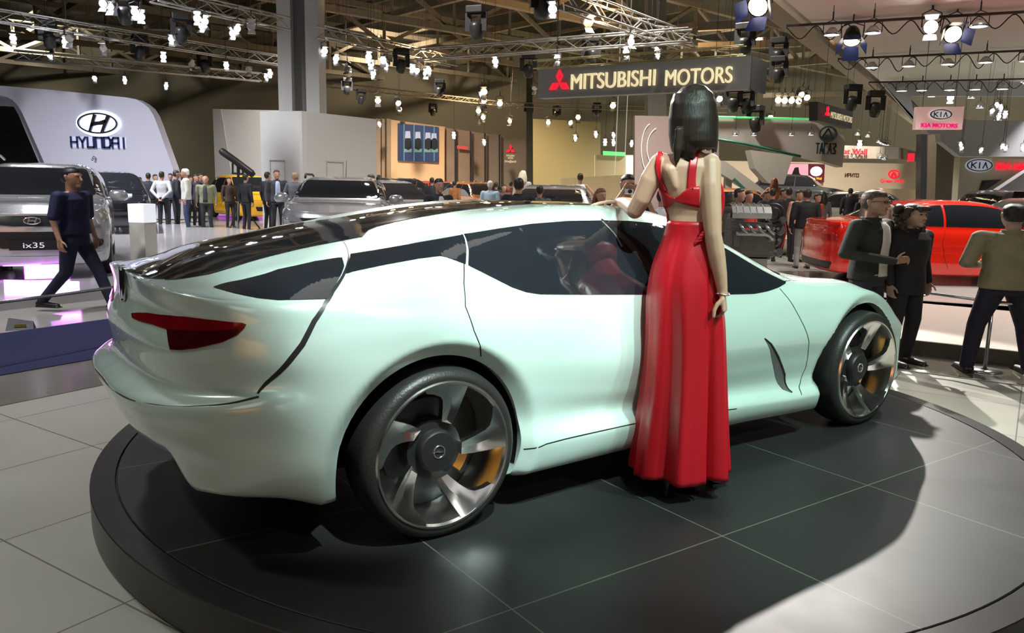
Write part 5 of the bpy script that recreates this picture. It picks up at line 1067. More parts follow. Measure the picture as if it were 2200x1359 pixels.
# diagonal ramp beam and white openings
b = MB(); quadbox(b, [D(1538, 342, 27), D(1560, 347, 27), D(1665, 425, 27), D(1640, 428, 27), D(1538, 366, 27)], .5); tagp(b.build('ramp', mat('ramp_grey', (.30, .28, .24), .5, noise=.04)), 'grey diagonal stair ramp descending right of the hostess', 'ramp')
b = MB(); a_, c_ = D(1562, 376, 27.1), D(1575, 384, 27.1); b.box(((a_.x + c_.x) / 2, 27.35, a_.z / 2), (c_.x - a_.x, .3, a_.z)); tagp(b.build('ramp_post', mat('ramp_grey', (.3, .28, .24))), 'grey post under the diagonal stair ramp', 'post')
b = MB(); b.tube([D(1576, 384, 26.97), D(1606, 412, 26.97)], .05, 6); tagp(b.build('green_edge_strip', mat('dark_green_edge', (.02, .12, .07))), 'dark green edge strip on the diagonal ramp', 'strip')
# dark frame and block left of the right-hand stand
panel('portal_frame', [(1979, 288), (1992, 288), (1992, 470), (1979, 470)], Vector((0, 33, 0)), YN, .4, black_trim, 'dark portal frame post left of the right-hand stand', 'frame', bottom=(2, 3))
panel('portal_frame', [(2006, 284), (2013, 284), (2008, 470), (2001, 470)], Vector((0, 30, 0)), YN, .4, black_trim, 'thin dark steel post beside the dark brown block', 'frame', bottom=(2, 3))
panel('partition', [(2013, 288), (2022, 288), (2064, 338), (2064, 470), (2010, 470)], Vector((0, 29, 0)), YN, .6, mat('dark_brown_block', (.085, .07, .045), .7, noise=.08, nscale=1), 'dark brown partition left of the cream stand wall', 'wall', bottom=(3, 4))
# right-hand stand: cream wall, oval emblem and red words
KY = Vector((0, 22, 0)); kk2 = 22 / FP
kw = panel('stand_wall', [(2063, 337), (2260, 343), (2260, 480), (2056, 480)], KY, YN, .3, mat('cream_green_panel', (.52, .50, .37), .6, noise=.03, nscale=.5), 'pale cream stand wall with blue oval emblem at far right', 'wall', bottom=(2, 3))
blue_rim = mat('blue_rim', (.05, .08, .22), .4); sil_face = mat('silver_face', (.55, .56, .60), .3, .3)
def oval_sign(parent, c, rx, ry, m_face, m_line, word='KIA'):
    F_ = face_frame(c, YN); F_.translation = F_.translation
    if parent is not None: F_ = Matrix.Translation(-Vector(parent.location)) @ F_ if parent.type == 'EMPTY' else F_
    b = MB(); oval(b, F_, rx, ry, None, .0, .03, 48); b.build('oval_plate', m_face, parent)
    b = MB(); oval(b, F_, rx * .93, ry * .88, rx * .07, .03, .06, 48); b.build('oval_ring', m_line, parent, angle=30)
    w_, h_ = rx * 1.15, ry * .75; b = MB(); letters(b, 'KIV' if word == 'KIA' else word, F_ @ Matrix.Translation((-w_ / 2, -h_ / 2, .03)), w_, h_, h_ * .2); b.build('oval_letters', m_line, parent)
oval_sign(kw, PL(2102, 355, KY, YN) - Vector((0, .02, 0)), 29 * kk2, 14.5 * kk2, mat('oval_grey', (.35, .36, .38), .4, emit=(.45, .47, .52), es=.5), blue_rim)
words(kw, 'KIA MOTORS', (2139, 350, 2262, 364), KY - Vector((0, .02, 0)), YN, red_em, .05, bold=.03)
panel('window_opening', [(2108, 388), (2150, 385), (2098, 420)], KY, YN, .02, mat('dark_opening', (.04, .035, .03), .3), 'dark slanted triangular opening in the cream wall', 'panel', off=.05)
b = MB(); quadbox(b, [D(2078, 452, 21.5), D(2205, 368, 21.5), D(2260, 340, 21.5), D(2260, 470, 21.5), D(2160, 470, 21.5)], .25); tagp(b.build('slanted_panel', mat('slanted_grey', (.42, .43, .46), .5, noise=.03)), 'big slanted grey panel rising to the right edge', 'panel')
# hanging pink-white sign with oval emblem
HK = Vector((0, 17, 0)); hk = 17 / FP
hs = panel('hanging_sign', [(1970, 229.5), (2072, 229), (2067, 278), (1966, 278)], HK, YN, .12, mat('pink_white_lit', (.75, .58, .52), .6, emit=(.55, .40, .36), es=.45), 'hanging pinkish sign with blue oval emblem and magenta words', 'sign')
oval_sign(hs, PL(2019, 246, HK, YN) - Vector((0, .01, 0)), 24 * hk, 11.5 * hk, mat('oval_white', (.8, .8, .8), .4, emit=(.8, .8, .8), es=.4), mat('oval_dark_blue', (.03, .04, .10), .4))
words(hs, 'KIA MOTORS', (1978, 264, 2056, 273), HK - Vector((0, .01, 0)), YN, mat('magenta_letters', (.6, .01, .15), .4, emit=(.75, .01, .18), es=.7), .03, bold=.02)
# big hanging grey sign with three diamonds
zS = D(1157, 150, 17).z; zB = D(1157, 211, 17).z
L0 = G(1157, 150, zS); R0 = G(1615, 119, zS); L1 = Vector((L0.x, L0.y, zB)); R1 = Vector((R0.x, R0.y, zB)); nS = vplane(L0, R0)[1]
bs = thing('hanging_sign', 'large hanging grey sign with red three-diamond emblem and cream words', 'sign', L1); 
b = MB(); quadbox(b, [L0 - L1, R0 - L1, R1 - L1, L1 - L1], .25, org=L1); b.build('sign_board', mat('sign_dark_grey', (.24, .24, .235), .5, noise=.03), bs)
def on_sign(u, v): return PL(u, v, L0, nS) - L1
F1 = face_frame(on_sign(1203, 179), nS)
F1 = frameM(on_sign(1203, 178), (R0 - L0), (0, 0, 1), (R0 - L0).cross(Vector((0, 0, 1)))); 
wd = (on_sign(1226, 190) - on_sign(1180, 190)).length; b = MB(); diamonds(b, F1, wd); b.build('three_diamonds', red_em, bs)
def sign_words(s, u0, u1, vt, vb, bold=.02):
    a_ = on_sign(u0, vb); c_ = on_sign(u1, vb - (u1 - u0) * .05); h_ = (on_sign(u0, vt) - a_).length; text_on(bs, s, frameM(a_, (R0 - L0), (0, 0, 1), (R0 - L0).cross(Vector((0, 0, 1)))), (Vector((c_.x, c_.y)) - Vector((a_.x, a_.y))).length, h_, cream_em, .05)
sign_words('MITSUBISHI', 1228, 1408, 160, 193); sign_words('MOTORS', 1430, 1573, 151, 185)
dirR = (R0 - L0).normalized(); back = Vector((-dirR.y, dirR.x, 0)); back = back if back.y > 0 else -back
b = MB(); quadbox(b, [R0 - L1 + Vector((.01, 0, 0)), R0 - L1 + back * .9 + Vector((.02, 0, 0)), R1 - L1 + back * .9 + Vector((.02, 0, 0)), R1 - L1 + Vector((.01, 0, 0))], .05, org=L1); b.build('sign_end', black_trim, bs)
# second smaller sign, turned, same words
s0 = D(1757, 218, 19); s3 = D(1757, 259, 19); e0 = G(1833, 240, s0.z); e1 = Vector((e0.x, e0.y, s3.z))
n5 = vplane(s0, e0)[1]; sm2 = thing('hanging_sign', 'smaller hanging dark sign turned away, red emblem and cream words', 'sign', s3)
b = MB(); quadbox(b, [s0 - s3, e0 - s3, e1 - s3, Vector()], .2, org=s3); b.build('sign_board', mat('sign_black', (.04, .04, .035), .5), sm2)
Fd = lambda p: frameM(p, (e0 - s0), (0, 0, 1), (e0 - s0).cross(Vector((0, 0, 1))))
LL = (e0 - s0).length; hh = s0.z - s3.z; nn_ = (e0 - s0).cross(Vector((0, 0, 1))).normalized() * .02
b = MB(); diamonds(b, Fd((e0 - s0) * .18 + Vector((0, 0, hh * .52)) + nn_), hh * .62); b.build('three_diamonds', red_em, sm2)
text_on(sm2, 'MITSUBISHI MOTORS', Fd((e0 - s0) * .30 + Vector((0, 0, hh * .30)) + nn_), LL * .62, hh * .34, cream_em, .004)

# added reflector walls behind the viewer, there to brighten chrome and glass
b = MB(); b.box((-4.5, -13.0, 2.0), (9, .4, 4.0)); tagp(b.build('stand_wall', orange), 'added peach reflector wall well behind the viewer', 'wall')
b = MB(); b.box((8.5, -13.0, 2.2), (9, .4, 4.4)); tagp(b.build('stand_wall', grey_panel), 'added pale grey reflector wall well behind the viewer', 'wall')

def hang(o, pts, top=12.16, r=.005):
    """thin suspension wires from the given world points up to the hall ceiling"""
    for p in pts:
        p = Vector(p) - (o.location if o.type == 'EMPTY' else Vector()); b = MB(); b.tube([p, (p.x, p.y, top - (o.location.z if o.type == 'EMPTY' else 0))], r, 5); b.build('suspension_wire', black_trim, o)
hang(bs, [L0.lerp(R0, t) + back * .12 - Vector((0, 0, .02)) for t in (.08, .9)]); hang(sm2, [s0.lerp(e0, t) - Vector((0, -.1, .02)) for t in (.2, .8)])
hang(hs, [PL(u, 230, HK, YN) + Vector((0, .06, -.01)) for u in (1985, 2055)]); hang(fa, [PL(u, 262, TY, YN) + Vector((0, .25, 0)) for u in (1600, 1735)])
hang(fb, [PL(u, 320, Vector((0, 34.2, 0)), YN) for u in (1830, 1920)]); hc = [o for o in bpy.data.objects if o.name == 'hanging_cone'][0]; hang(hc, [PL(u, 332, Vector((0, 25.8, 0)), YN) for u in (1630, 1690)])
# ---------------------------------------------------------------- canopy, roof steel, lighting rig
canopy_m = mat('canopy_white_fabric', (.60, .58, .54), .7, noise=.03, nscale=.5)
CZ = 5.0
b = MB(); pts = [G(u, v, CZ) for u, v in ((1652, -30), (1905, 186), (2300, 172), (2300, -30))]; b.prism([(p.x, p.y) for p in pts], CZ, CZ + .06); tagp(b.build('canopy', canopy_m), 'big flat white stand canopy filling the upper right corner', 'canopy')
panel('canopy_fascia', [(1895, 178), (2260, 172), (2260, 207), (1957, 206), (1966, 262), (1986, 276), (1972, 268)], Vector((0, 26.5, 0)), YN, .1, mat('fascia_lilac', (.45, .45, .50), .6, noise=.03), 'upright lilac-grey edge of the stand beyond the white canopy', 'fascia')
panel('stand_fascia', [(1990, 279), (2066, 279), (2071, 257), (2260, 262), (2260, 336), (2063, 336), (2022, 304), (2020, 287), (1996, 287)], Vector((0, 24, 0)), YN, .3, mat('fascia_blue_grey', (.36, .36, .40), .6, noise=.03), 'blue-grey hanging fascia above the cream wall at far right', 'fascia')
a, c = G(1612, -20, CZ + .1), G(1985, 276, CZ + .1); eb = MB(); eb.bar(a, c, .5, .12); eb.bar(a + Vector((0, 0, .55)), c + Vector((0, 0, .55)), .5, .08); eb.bar(a + Vector((0, 0, .28)), c + Vector((0, 0, .28)), .06, .5)
eb.build('edge_beam', steel); tagp(bpy.data.objects['edge_beam'], 'long tan-edged steel beam running along the white canopy', 'beam')
def truss(label, a, c, w=.30, bays=None, m=alu, group=None, tri=False, name='lighting_truss'):
    a, c = Vector(a), Vector(c); L_ = (c - a).length; o = thing(name, label, 'truss', a, 0, group); x = (c - a).normalized(); y = Vector((0, 0, 1)).cross(x).normalized(); z = x.cross(y)
    cs = [(y * sy + z * sz) * w / 2 for sy, sz in ((-1, -1), (1, -1), (1, 1), (-1, 1))]; n = bays or max(3, int(L_ / (w * 1.6)))
    for q in cs: b = MB(); b.tube([q, q + x * L_], w * .075, 6); b.build('chord', m, o, True)
    for t in (.12, .88): p = a + (c - a) * t; hang(o, [p])
    for i in range(4):
        p, q = cs[i], cs[(i + 1) % 4]; b = MB(); b.tube([(p if k % 2 == 0 else q) + x * (L_ * k / n) for k in range(n + 1)], w * .045, 4); b.build('lattice', m, o)
    return o
TZ = 6.0
def TR(label, p, q, w=.32, z=TZ, **k): return truss(label, G(*p, z), G(*q, z), w, **k)
TR('upper truss crossing the top left, nearest above the silver crossover', (-60, 25), (612, 132), .34)
TR('truss running from the top edge down to the big grey column', (330, -12), (615, 52), .34)
TR('truss from the right of the grey column to the rig corner', (688, 68), (975, 132), .34)
TR('faint farther truss low over the white stand wall', (30, 118), (560, 166), .3, 5.4)
TR('long truss rising gently from the rig corner towards the sign', (888, 118), (1482, 76), .34, 5.6)
TR('thick truss descending from the top edge to above the sign', (1195, -10), (1482, 92), .42, 5.9)
TR('thin brass-lit truss lying along the top of the large grey sign', (1150, 140), (1600, 108), .16, zS + .12, m=mat('brass_lit_metal', (.5, .42, .2), .3, .9))
TR('thin orange-lit truss below the rig corner, middle of the picture', (690, 180), (1160, 232), .24, 6.2, m=steel)
TR('thin truss crossing above the orange stand lamps', (1010, 222), (1560, 238), .2, 5.2, m=steel)
rail_m = mat('dark_rail', (.07, .065, .06), .4, .5)
for p, q, nm in (((1690, 56), (2260, 22), 'nearest lamp rail under the white canopy'), ((1800, 127), (2260, 106), 'second lamp rail under the white canopy'), ((1866, 177), (2260, 168), 'farthest lamp rail under the white canopy')):
    b = MB(); A_, C_ = G(*p, CZ - .08), G(*q, CZ - .08); b.bar(A_, C_, .05, .05); tagp(b.build('lamp_rail', rail_m), nm, 'rail')
    k = 0; pts = []
    while True:
        t = k / 8; 
        if t > 1: break
        P_ = A_.lerp(C_, t); pts += [P_ - Vector((0, 0, .03)), A_.lerp(C_, min(1, t + .0625)) - Vector((0, 0, .28 + .05 * (k % 3)))]; k += 1
    b = MB(); b.tube(sweepline(pts, 5), .012, 5); tagp(b.build('cable', black_trim), 'looping black cable hanging from the ' + nm.split(' under')[0], 'cable')
# roof steel
r0, r1 = G(690, 15, 9.0), G(1240, 110, 9.0); rd = (r1 - r0).normalized(); rn = Vector((-rd.y, rd.x, 0)); 
if rn.y < 0: rn = -rn
def girder(a, c, w, dep, label, group, bays=8):
    o = thing('roof_girder', label, 'girder', a, 0, group); x = (c - a).normalized(); L_ = (c - a).length
    for zz in (0, dep): b = MB(); b.bar((0, 0, zz), x * L_ + Vector((0, 0, zz)), w, w * .8); b.build('chord', steel, o)
    b = MB(); pts = [x * (L_ * k / bays) + Vector((0, 0, dep if k % 2 else 0)) for k in range(bays + 1)]
    for i in range(bays): b.bar(pts[i], pts[i + 1], w * .5)
    for i in range(1, bays): b.bar(x * (L_ * i / bays), x * (L_ * i / bays) + Vector((0, 0, dep)), w * .4)
    b.build('web', steel, o); return o
for k in range(-1, 7):
    c0 = r0 + rn * 6.5 * k; lo = c0 - rd * 22; hi = c0 + rd * 44; lo.y = lo.y
    girder(Vector((lo.x, lo.y, 9)), Vector((hi.x, hi.y, 9)), .36, 1.9, 'orange-lit steel roof girder of the hall running away to the right', 'long hall roof girders', 18)
for k in range(-3, 7):
    c0 = r0 + rd * 6.5 * k; a_ = c0 - rn * 6; e_2 = c0 + rn * 42; a_.z = e_2.z = 10.2
    b = MB(); b.bar(a_, e_2, .26, .3); b.bar(a_ + Vector((0, 0, .9)), e_2 + Vector((0, 0, .9)), .16, .2)
    tagp(b.build('roof_beam', steel), 'steel cross beam resting over the long hall roof girders', 'beam', 'cross beams of the hall roof')
for p, q in (((1500, 58), (1640, 50)), ((1560, 148), (1790, 128)), ((1640, 205), (1880, 200)), ((1500, 100), (1720, 92))):
    A_, C_ = G(*p, 7.5), G(*q, 7.5); b = MB(); b.bar(A_, C_, .22, .3); tagp(b.build('roof_beam', steel), 'steel beam under the hall roof between the sign and the canopy', 'beam', 'beams between sign and canopy')
for (u, v, w_) in ((1022, 60, 11), (780, 20, 10), (1475, 40, 12)):
    b = MB(); p = D(u, v, 24); b.box((p.x, p.y, 10.5), (.28, .28, 3.6)); tagp(b.build('hanger_post', steel), {1022: 'steel hanger post above the long truss', 780: 'steel hanger post right of the grey column', 1475: 'steel hanger post above the end of the thick truss'}[u], 'post')
# ---- lamps
lens_cool = mat('lens_cool_white', (1, 1, 1), .4, emit=(.92, .96, 1.0), es=6)
lens_warm = mat('lens_warm_white', (1, .9, .7), .4, emit=(1.0, .78, .45), es=8)
lens_hot = mat('lens_bright_white', (1, 1, 1), .4, emit=(1, .98, .92), es=60)
lens_off = mat('lens_unlit', (.35, .33, .30), .15, .5)
can_m = mat('lamp_housing_black', (.018, .018, .018), .4, noise=.2); can_s = mat('lamp_housing_silver', (.55, .55, .56), .25, .9, noise=.1); blue_flap = mat('blue_barn_door', (.03, .06, .28), .4, .3, noise=.2)
def par_lamp(lens, body_m, r=.11, L_=.30, flaps=2, fm=None):
    o = thing('stage_lamp', 'x', 'lamp'); b = MB(); b.lathe([(0, L_), (r * .55, L_), (r * .8, L_ * .8), (r, L_ * .35), (r * 1.05, 0), (r * .96, .0), (r * .9, .02)], 16, frameM((0, 0, 0), (1, 0, 0), (0, 0, 1), (0, -1, 0)) @ Matrix.Diagonal((1, 1, -1, 1))); b.build('housing', body_m, o, True)
    b = MB(); b.lathe([(0, .006), (r * .92, .0)], 16, frameM((0, .005, 0), (1, 0, 0), (0, 0, 1), (0, -1, 0))); b.build('lens', lens, o)
    fm = fm or body_m
    for i in range(flaps):
        b = MB(); sg = (1, -1, 1, -1)[i]
        if i < 2: b.add([(-r * .8, -.005, sg * r * .98), (r * .8, -.005, sg * r * .98), (r * .95, -r * 1.5, sg * r * 1.75), (-r * .95, -r * 1.5, sg * r * 1.75)], [(0, 1, 2, 3)])
        else: b.add([(sg * r * .98, -.005, -r * .8), (sg * r * .98, -.005, r * .8), (sg * r * 1.7, -r * 1.4, r * .9), (sg * r * 1.7, -r * 1.4, -r * .9)], [(0, 1, 2, 3)])
        f = b.build('barn_door', fm, o); f.modifiers.new('solid', 'SOLIDIFY').thickness = .006
    b = MB(); b.tube([(-r * 1.2, .1, 0), (-r * 1.25, .1, r * 1.8), (0, .1, r * 2.4), (r * 1.25, .1, r * 1.8), (r * 1.2, .1, 0)], .011, 5); b.tube([(0, .1, r * 2.4), (0, .1, r * 3.6)], .018, 5); b.build('yoke', can_m, o)
    return o
def mover(lens=None):
    o = thing('moving_head_lamp', 'x', 'lamp'); b = MB(); b.box((0, 0, .42), (.42, .36, .16)); b.build('base', can_m, o, bevel=.02)
    b = MB(); b.bar((-.20, 0, .36), (-.20, 0, -.05), .06, .14); b.bar((.20, 0, .36), (.20, 0, -.05), .06, .14); b.box((0, 0, .33), (.44, .16, .05)); b.build('yoke', can_m, o)
    b = MB(); b.lathe([(0, .17), (.10, .17), (.15, .10), (.16, -.08), (.13, -.22), (.10, -.24), (0, -.235)], 18, Matrix.Rotation(R(20), 4, 'X')); b.build('head', can_m, o, True)
    if lens:
        b = MB(); b.lathe([(0, -.242), (.085, -.242)], 14, Matrix.Rotation(R(20), 4, 'X')); b.build('lens', lens, o)
    return o
def dish(lens):
    o = thing('flood_lamp', 'x', 'lamp'); b = MB(); b.lathe([(.0, .16), (.06, .15), (.13, .06), (.16, 0), (.15, 0)], 16); b.build('reflector_housing', can_s, o, True)
    b = MB(); b.lathe([(0, .004), (.15, .008)], 16); b.build('lens', lens, o)
    b = MB(); b.tube([(-.17, 0, .03), (-.17, 0, .22), (0, 0, .30), (.17, 0, .22), (.17, 0, .03)], .010, 5); b.tube([(0, 0, .30), (0, 0, .46)], .016, 5); b.build('yoke', can_m, o); return o
_wb = MB(); _wb.tube([(0, 0, 0), (0, 0, 1)], .004, 5); WIRE = _wb.mesh('suspension_wire'); WIRE.materials.append(black_trim)
protos = dict(cool=par_lamp(lens_cool, can_s), warm=par_lamp(lens_warm, can_m), off=par_lamp(lens_off, can_s), mover=mover(), moverlit=mover(lens_cool), dish=dish(lens_cool), barn=par_lamp(lens_warm, can_m, .17, .34, 4, blue_flap), hot=par_lamp(lens_hot, can_m, .12, .3, 2))
used_p = set()
def lamp(kind, u, v, z=None, Y=None, size=1.0, label='', group=None, tilt=None, yaw=None):
    p = D(u, v, Y) if Y else G(u, v, z); o = protos[kind] if kind not in used_p else copy_tree(protos[kind]); used_p.add(kind)
    o.location = p; to = math.atan2(p.x, p.y)
    o.rotation_euler = (R(tilt if tilt is not None else (-rnd.uniform(5, 35))) if kind in ('cool', 'warm', 'off', 'barn', 'hot') else 0, 0, -to + R(yaw if yaw is not None else rnd.uniform(-28, 28)))
    if kind in ('cool', 'warm', 'off', 'barn', 'hot'): o.rotation_euler[0] = -o.rotation_euler[0]
    o.scale = (size,) * 3; o['label'] = label
    top = .39 if kind in ('cool', 'warm', 'off', 'hot') else .6 if kind == 'barn' else .49 if kind.startswith('mover') else .45
    ceil_z = CZ - .02 if (label.find('canopy') >= 0 and kind != 'x' and z) else 12.16
    w = bpy.data.objects.new('suspension_wire', WIRE); COL.objects.link(w); w.parent = o
    # the wire runs straight up in the world: undo the lamp's own turn
    mw = Matrix.Translation(o.location) @ o.rotation_euler.to_matrix().to_4x4() @ Matrix.Scale(size, 4); tp = mw @ Vector((0, .1 if kind in ('cool', 'warm', 'off', 'hot', 'barn') else 0, top - .02))
    w.matrix_parent_inverse = Matrix(); w.matrix_basis = mw.inverted() @ (Matrix.Translation(tp) @ Matrix.Diagonal((1, 1, max(.05, ceil_z - tp.z), 1)))
    if group: o['group'] = group
    elif 'group' in o: del o['group']
    return o
LG = 'lit cool-white spotlight of the rig over the left stand'
for u, v in ((221, 8), (236, 14), (290, 26), (303, 36), (424, 40), (434, 56), (440, 46), (500, 72), (510, 62), (28, 82), (107, 120), (203, 168), (268, 172), (357, 184), (351, 122), (486, 140), (572, 165), (580, 158), (369, 84), (140, 90)): lamp('cool', u, v, z=5.5 if v > 20 else 5.7, size=.92, label=LG, group='cool spotlights over the left stand')
for u, v in ((222, 104), (380, 80), (540, 56), (412, 138), (534, 150), (148, 84)): lamp('off', u, v, z=5.5, label='unlit silver spotlight of the rig over the left stand', group='unlit spotlights over the left stand')
for u, v, l in ((106, 84, 'black moving-head lamp hanging above the silver crossover'), (301, 112, 'black moving-head lamp hanging above the lit oval emblem'), (268, 30, 'black moving-head lamp near the top edge over the left stand'), (390, 72, 'black moving-head lamp beside the brightest spotlight cluster'), (440, 140, 'black moving-head lamp hanging left of the grey column')): lamp('mover', u, v, z=5.6, label=l, size=1.1)
for u, v in ((697, 110), (722, 126), (792, 122), (797, 138), (802, 158), (823, 128), (828, 140), (886, 146), (896, 152), (915, 158), (921, 150), (1064, 132)): lamp('cool', u, v, z=5.6, size=1.05, label='lit cool-white spotlight of the rig right of the grey column', group='cool spotlights right of the grey column')
for u, v in ((745, 148), (748, 160), (1030, 262), (1148, 190)): lamp('off', u, v, z=5.5, label='unlit silver spotlight of the rig right of the grey column', group='unlit spotlights right of the column')
for u, v in ((812, 216), (856, 222), (858, 234), (1040, 197), (1040, 217), (1028, 238), (1038, 252), (1074, 222), (1095, 260), (1178, 263), (1226, 264), (1242, 252), (1317, 227), (1036, 202)): lamp('warm', u, v, z=5.0, size=1.25, label='lit warm spotlight over the peach-orange stand', group='warm spotlights over the orange stand')
for u, v in ((745, 192), (776, 213), (930, 240), (945, 195), (1136, 238), (1196, 245), (1282, 240)): lamp('mover', u, v, z=5.2, size=.9, label='small dark lamp hanging over the orange stand', group='small dark lamps over the orange stand')
for u, v in ((1236, 296), (1280, 288), (1318, 290), (1318, 306), (1300, 305), (1357, 308), (815, 266), (975, 290), (1040, 305)): lamp('cool', u, v, Y=40, size=.9, label='tiny distant white lamp at the back of the hall', group='tiny distant lamps mid hall')
for u, v, l in ((862, 140, 'black moving-head lamp among the lit cluster at the rig corner'), (1165, 14, 'black moving-head lamp at the top edge left of the thick truss'), (1270, 118, 'black moving-head lamp just above the large grey sign'), (1135, 150, 'black moving-head lamp left of the large grey sign'), (1023, 62, 'black moving-head lamp above the long truss'), (1600, 95, 'black moving-head lamp above the right end of the large sign')): lamp('moverlit' if u == 1270 else 'mover', u, v, z=5.4, size=1.1, label=l)
for u, v, l in ((1187, 20, 'lit spotlight beside the moving head at the top edge'), (1197, 125, 'lit spotlight over the left end of the large grey sign'), (1356, 90, 'upper lit spotlight over the middle of the large grey sign'), (1345, 112, 'lower lit spotlight over the middle of the large grey sign'), (1412, 112, 'lit spotlight over the word MOTORS on the large grey sign')): lamp('cool', u, v, z=5.3, size=.95, label=l)
lamp('off', 1265, 48, z=5.8, size=1.2, label='unlit spotlight under the thick truss above the large sign')
for u, v in ((1546, 213), (1672, 215), (1686, 216), (1701, 216), (1716, 217), (1722, 204), (1734, 210), (1655, 254), (1748, 258)): lamp('warm', u, v, Y=26, size=.95, label='lit warm lamp hanging right of the large grey sign', group='warm lamps right of the large sign')
for u, v in ((1575, 222), (1602, 225), (1622, 265), (1672, 120), (1672, 160), (1880, 233), (1830, 220)): lamp('mover', u, v, Y=24, size=1.0, label='black lamp hanging between the large sign and the canopy', group='black lamps between sign and canopy')
for u, v in ((1580, 291), (1620, 291), (1700, 291), (1742, 290)): lamp('dish', u, v, Y=22, size=.5, label='small white lamp in a row before the grey fascia', group='small lamps before the grey fascia')
for u, v in ((1842, 290), (1864, 294), (1888, 306), (1894, 309), (1900, 311), (1906, 312), (1834, 338), (1890, 340), (1900, 343)): lamp('dish', u, v, Y=33, size=.7, label='tiny white lamp near the taupe boxed fascia', group='tiny lamps near the taupe fascia')
lamp('hot', 1847, 310, Y=30, size=.7, tilt=-2, yaw=0, label='very bright small lamp above the taupe boxed fascia')
for u, v, l in ((1787, 76, 'leftmost white flood lamp on the nearest canopy rail'), (1875, 72, 'white flood lamp right of the first blue barn-door lamp'), (2103, 58, 'white flood lamp right of the second blue barn-door lamp')): lamp('dish', u, v, z=CZ - .55, size=.95, label=l)
for u, v in ((1873, 146), (1952, 143), (2036, 139), (2117, 135), (2205, 132)): lamp('dish', u, v, z=CZ - .5, size=.95, label='white flood lamp in a row on the second canopy rail', group='flood lamps on the second canopy rail')
for u, v in ((1937, 196), (1980, 195), (2040, 194), (2095, 193), (2154, 192)): lamp('dish', u, v, z=CZ - .45, size=1.0, label='white flood lamp in the farthest row under the canopy', group='flood lamps on the farthest canopy rail')
lamp('barn', 1830, 88, z=CZ - .45, size=1.0, tilt=-55, yaw=0, label='black lamp with blue barn doors hanging at left under the canopy')
lamp('barn', 2048, 74, z=CZ - .45, size=1.0, tilt=-25, yaw=20, label='lamp with spread blue barn doors right of the brilliant lamp')
lamp('barn', 1628, 14, z=CZ - .6, size=1.0, tilt=-30, yaw=-20, label='lamp with blue barn doors at the top edge left of the canopy')
lamp('hot', 2000, 58, z=CZ - .4, size=1.1, tilt=-12, yaw=0, label='brilliant starlike white lamp under the canopy')
lamp('hot', 2042, 210, Y=27, size=.9, tilt=-5, yaw=0, label='bright lamp in the dark gap above the hanging pinkish sign')
for u, v in ((2001, 208), (2086, 211), (2105, 232)): lamp('dish', u, v, Y=28, size=.8, label='small white lamp in the dark gap above the pinkish sign', group='small lamps in the dark gap')
for u, v in ((2142, 225), (2150, 232), (2132, 238), (2146, 250), (2140, 265), (2160, 245)): lamp('cool', u, v, Y=26, size=.65, label='greenish-lit spotlight in the cluster right of the pinkish sign', group='spotlight cluster right of the pinkish sign')
for u, v in ((2064, 311), (2066, 318), (2108, 322), (2154, 314), (2160, 318), (2198, 317)): lamp('cool', u, v, Y=22.5, size=.5, label='small spotlight in the row above the cream stand wall at right', group='spotlights above the right cream wall')
for k_, o in protos.items():
    if k_ not in used_p: bpy.data.objects.remove(o)
# added uplights that give the roof steel its warm wash
for x_, y_, z_, e, c_ in ((2, 22, 5.6, 260, (1, .60, .30)), (-3, 30, 5.6, 350, (1, .58, .28)), (6, 34, 5.6, 350, (1, .60, .30)), (9, 22, 5.2, 200, (1, .75, .45)), (-12, 20, 6.2, 80, (.95, .9, .8))):
    l = bpy.data.lights.new('roof_fill_uplight', 'SPOT'); l.energy = e * 7; l.color = c_; l.spot_size = R(150); l.spot_blend = .6; l.shadow_soft_size = .3; o = bpy.data.objects.new('roof_fill_uplight', l); COL.objects.link(o); o.location = (x_, y_, z_); o.rotation_euler = (math.pi, 0, 0)
# ---------------------------------------------------------------- things on the stands
# glowing light panel before the crossover
mag = mat('magenta_led_glow', (1, .8, 1), .5, emit=(1.0, .72, 1.0), es=1.7); magc = mat('led_panel_case', (.25, .02, .25), .5, emit=(.55, .01, .75), es=.8)
pL = G(52, 601, STG); pR = G(152, 598, STG); hz_ = D(100, 566, pL.y).z - STG; ld = thing('led_light_panel', 'glowing white-magenta light panel on the stage below the crossover', 'light panel', pL)
nM = vplane(pL, pR)[1]; b = MB(); quadbox(b, [Vector(), pR - pL, pR - pL + Vector((0, 0, hz_)), Vector((0, 0, hz_))], .08, org=pL); b.build('case', magc, ld)
b = MB(); e1_ = (pR - pL) * .02; fr = (nM if nM.y < 0 else -nM) * .012; quadbox(b, [e1_ + fr + Vector((0, 0, .01)), (pR - pL) * .98 + fr + Vector((0, 0, .01)), (pR - pL) * .98 + fr + Vector((0, 0, hz_ * .97)), e1_ + fr + Vector((0, 0, hz_ * .97))], .01, org=pL); b.build('led_face', mag, ld)
area('led_panel_spill', (pL + pR) / 2 + Vector((0, -.15, hz_ * .6)), (pL + pR) / 2 + Vector((0, -3, .0)), 14, (.75, .15, 1.0), 1.0, .3)
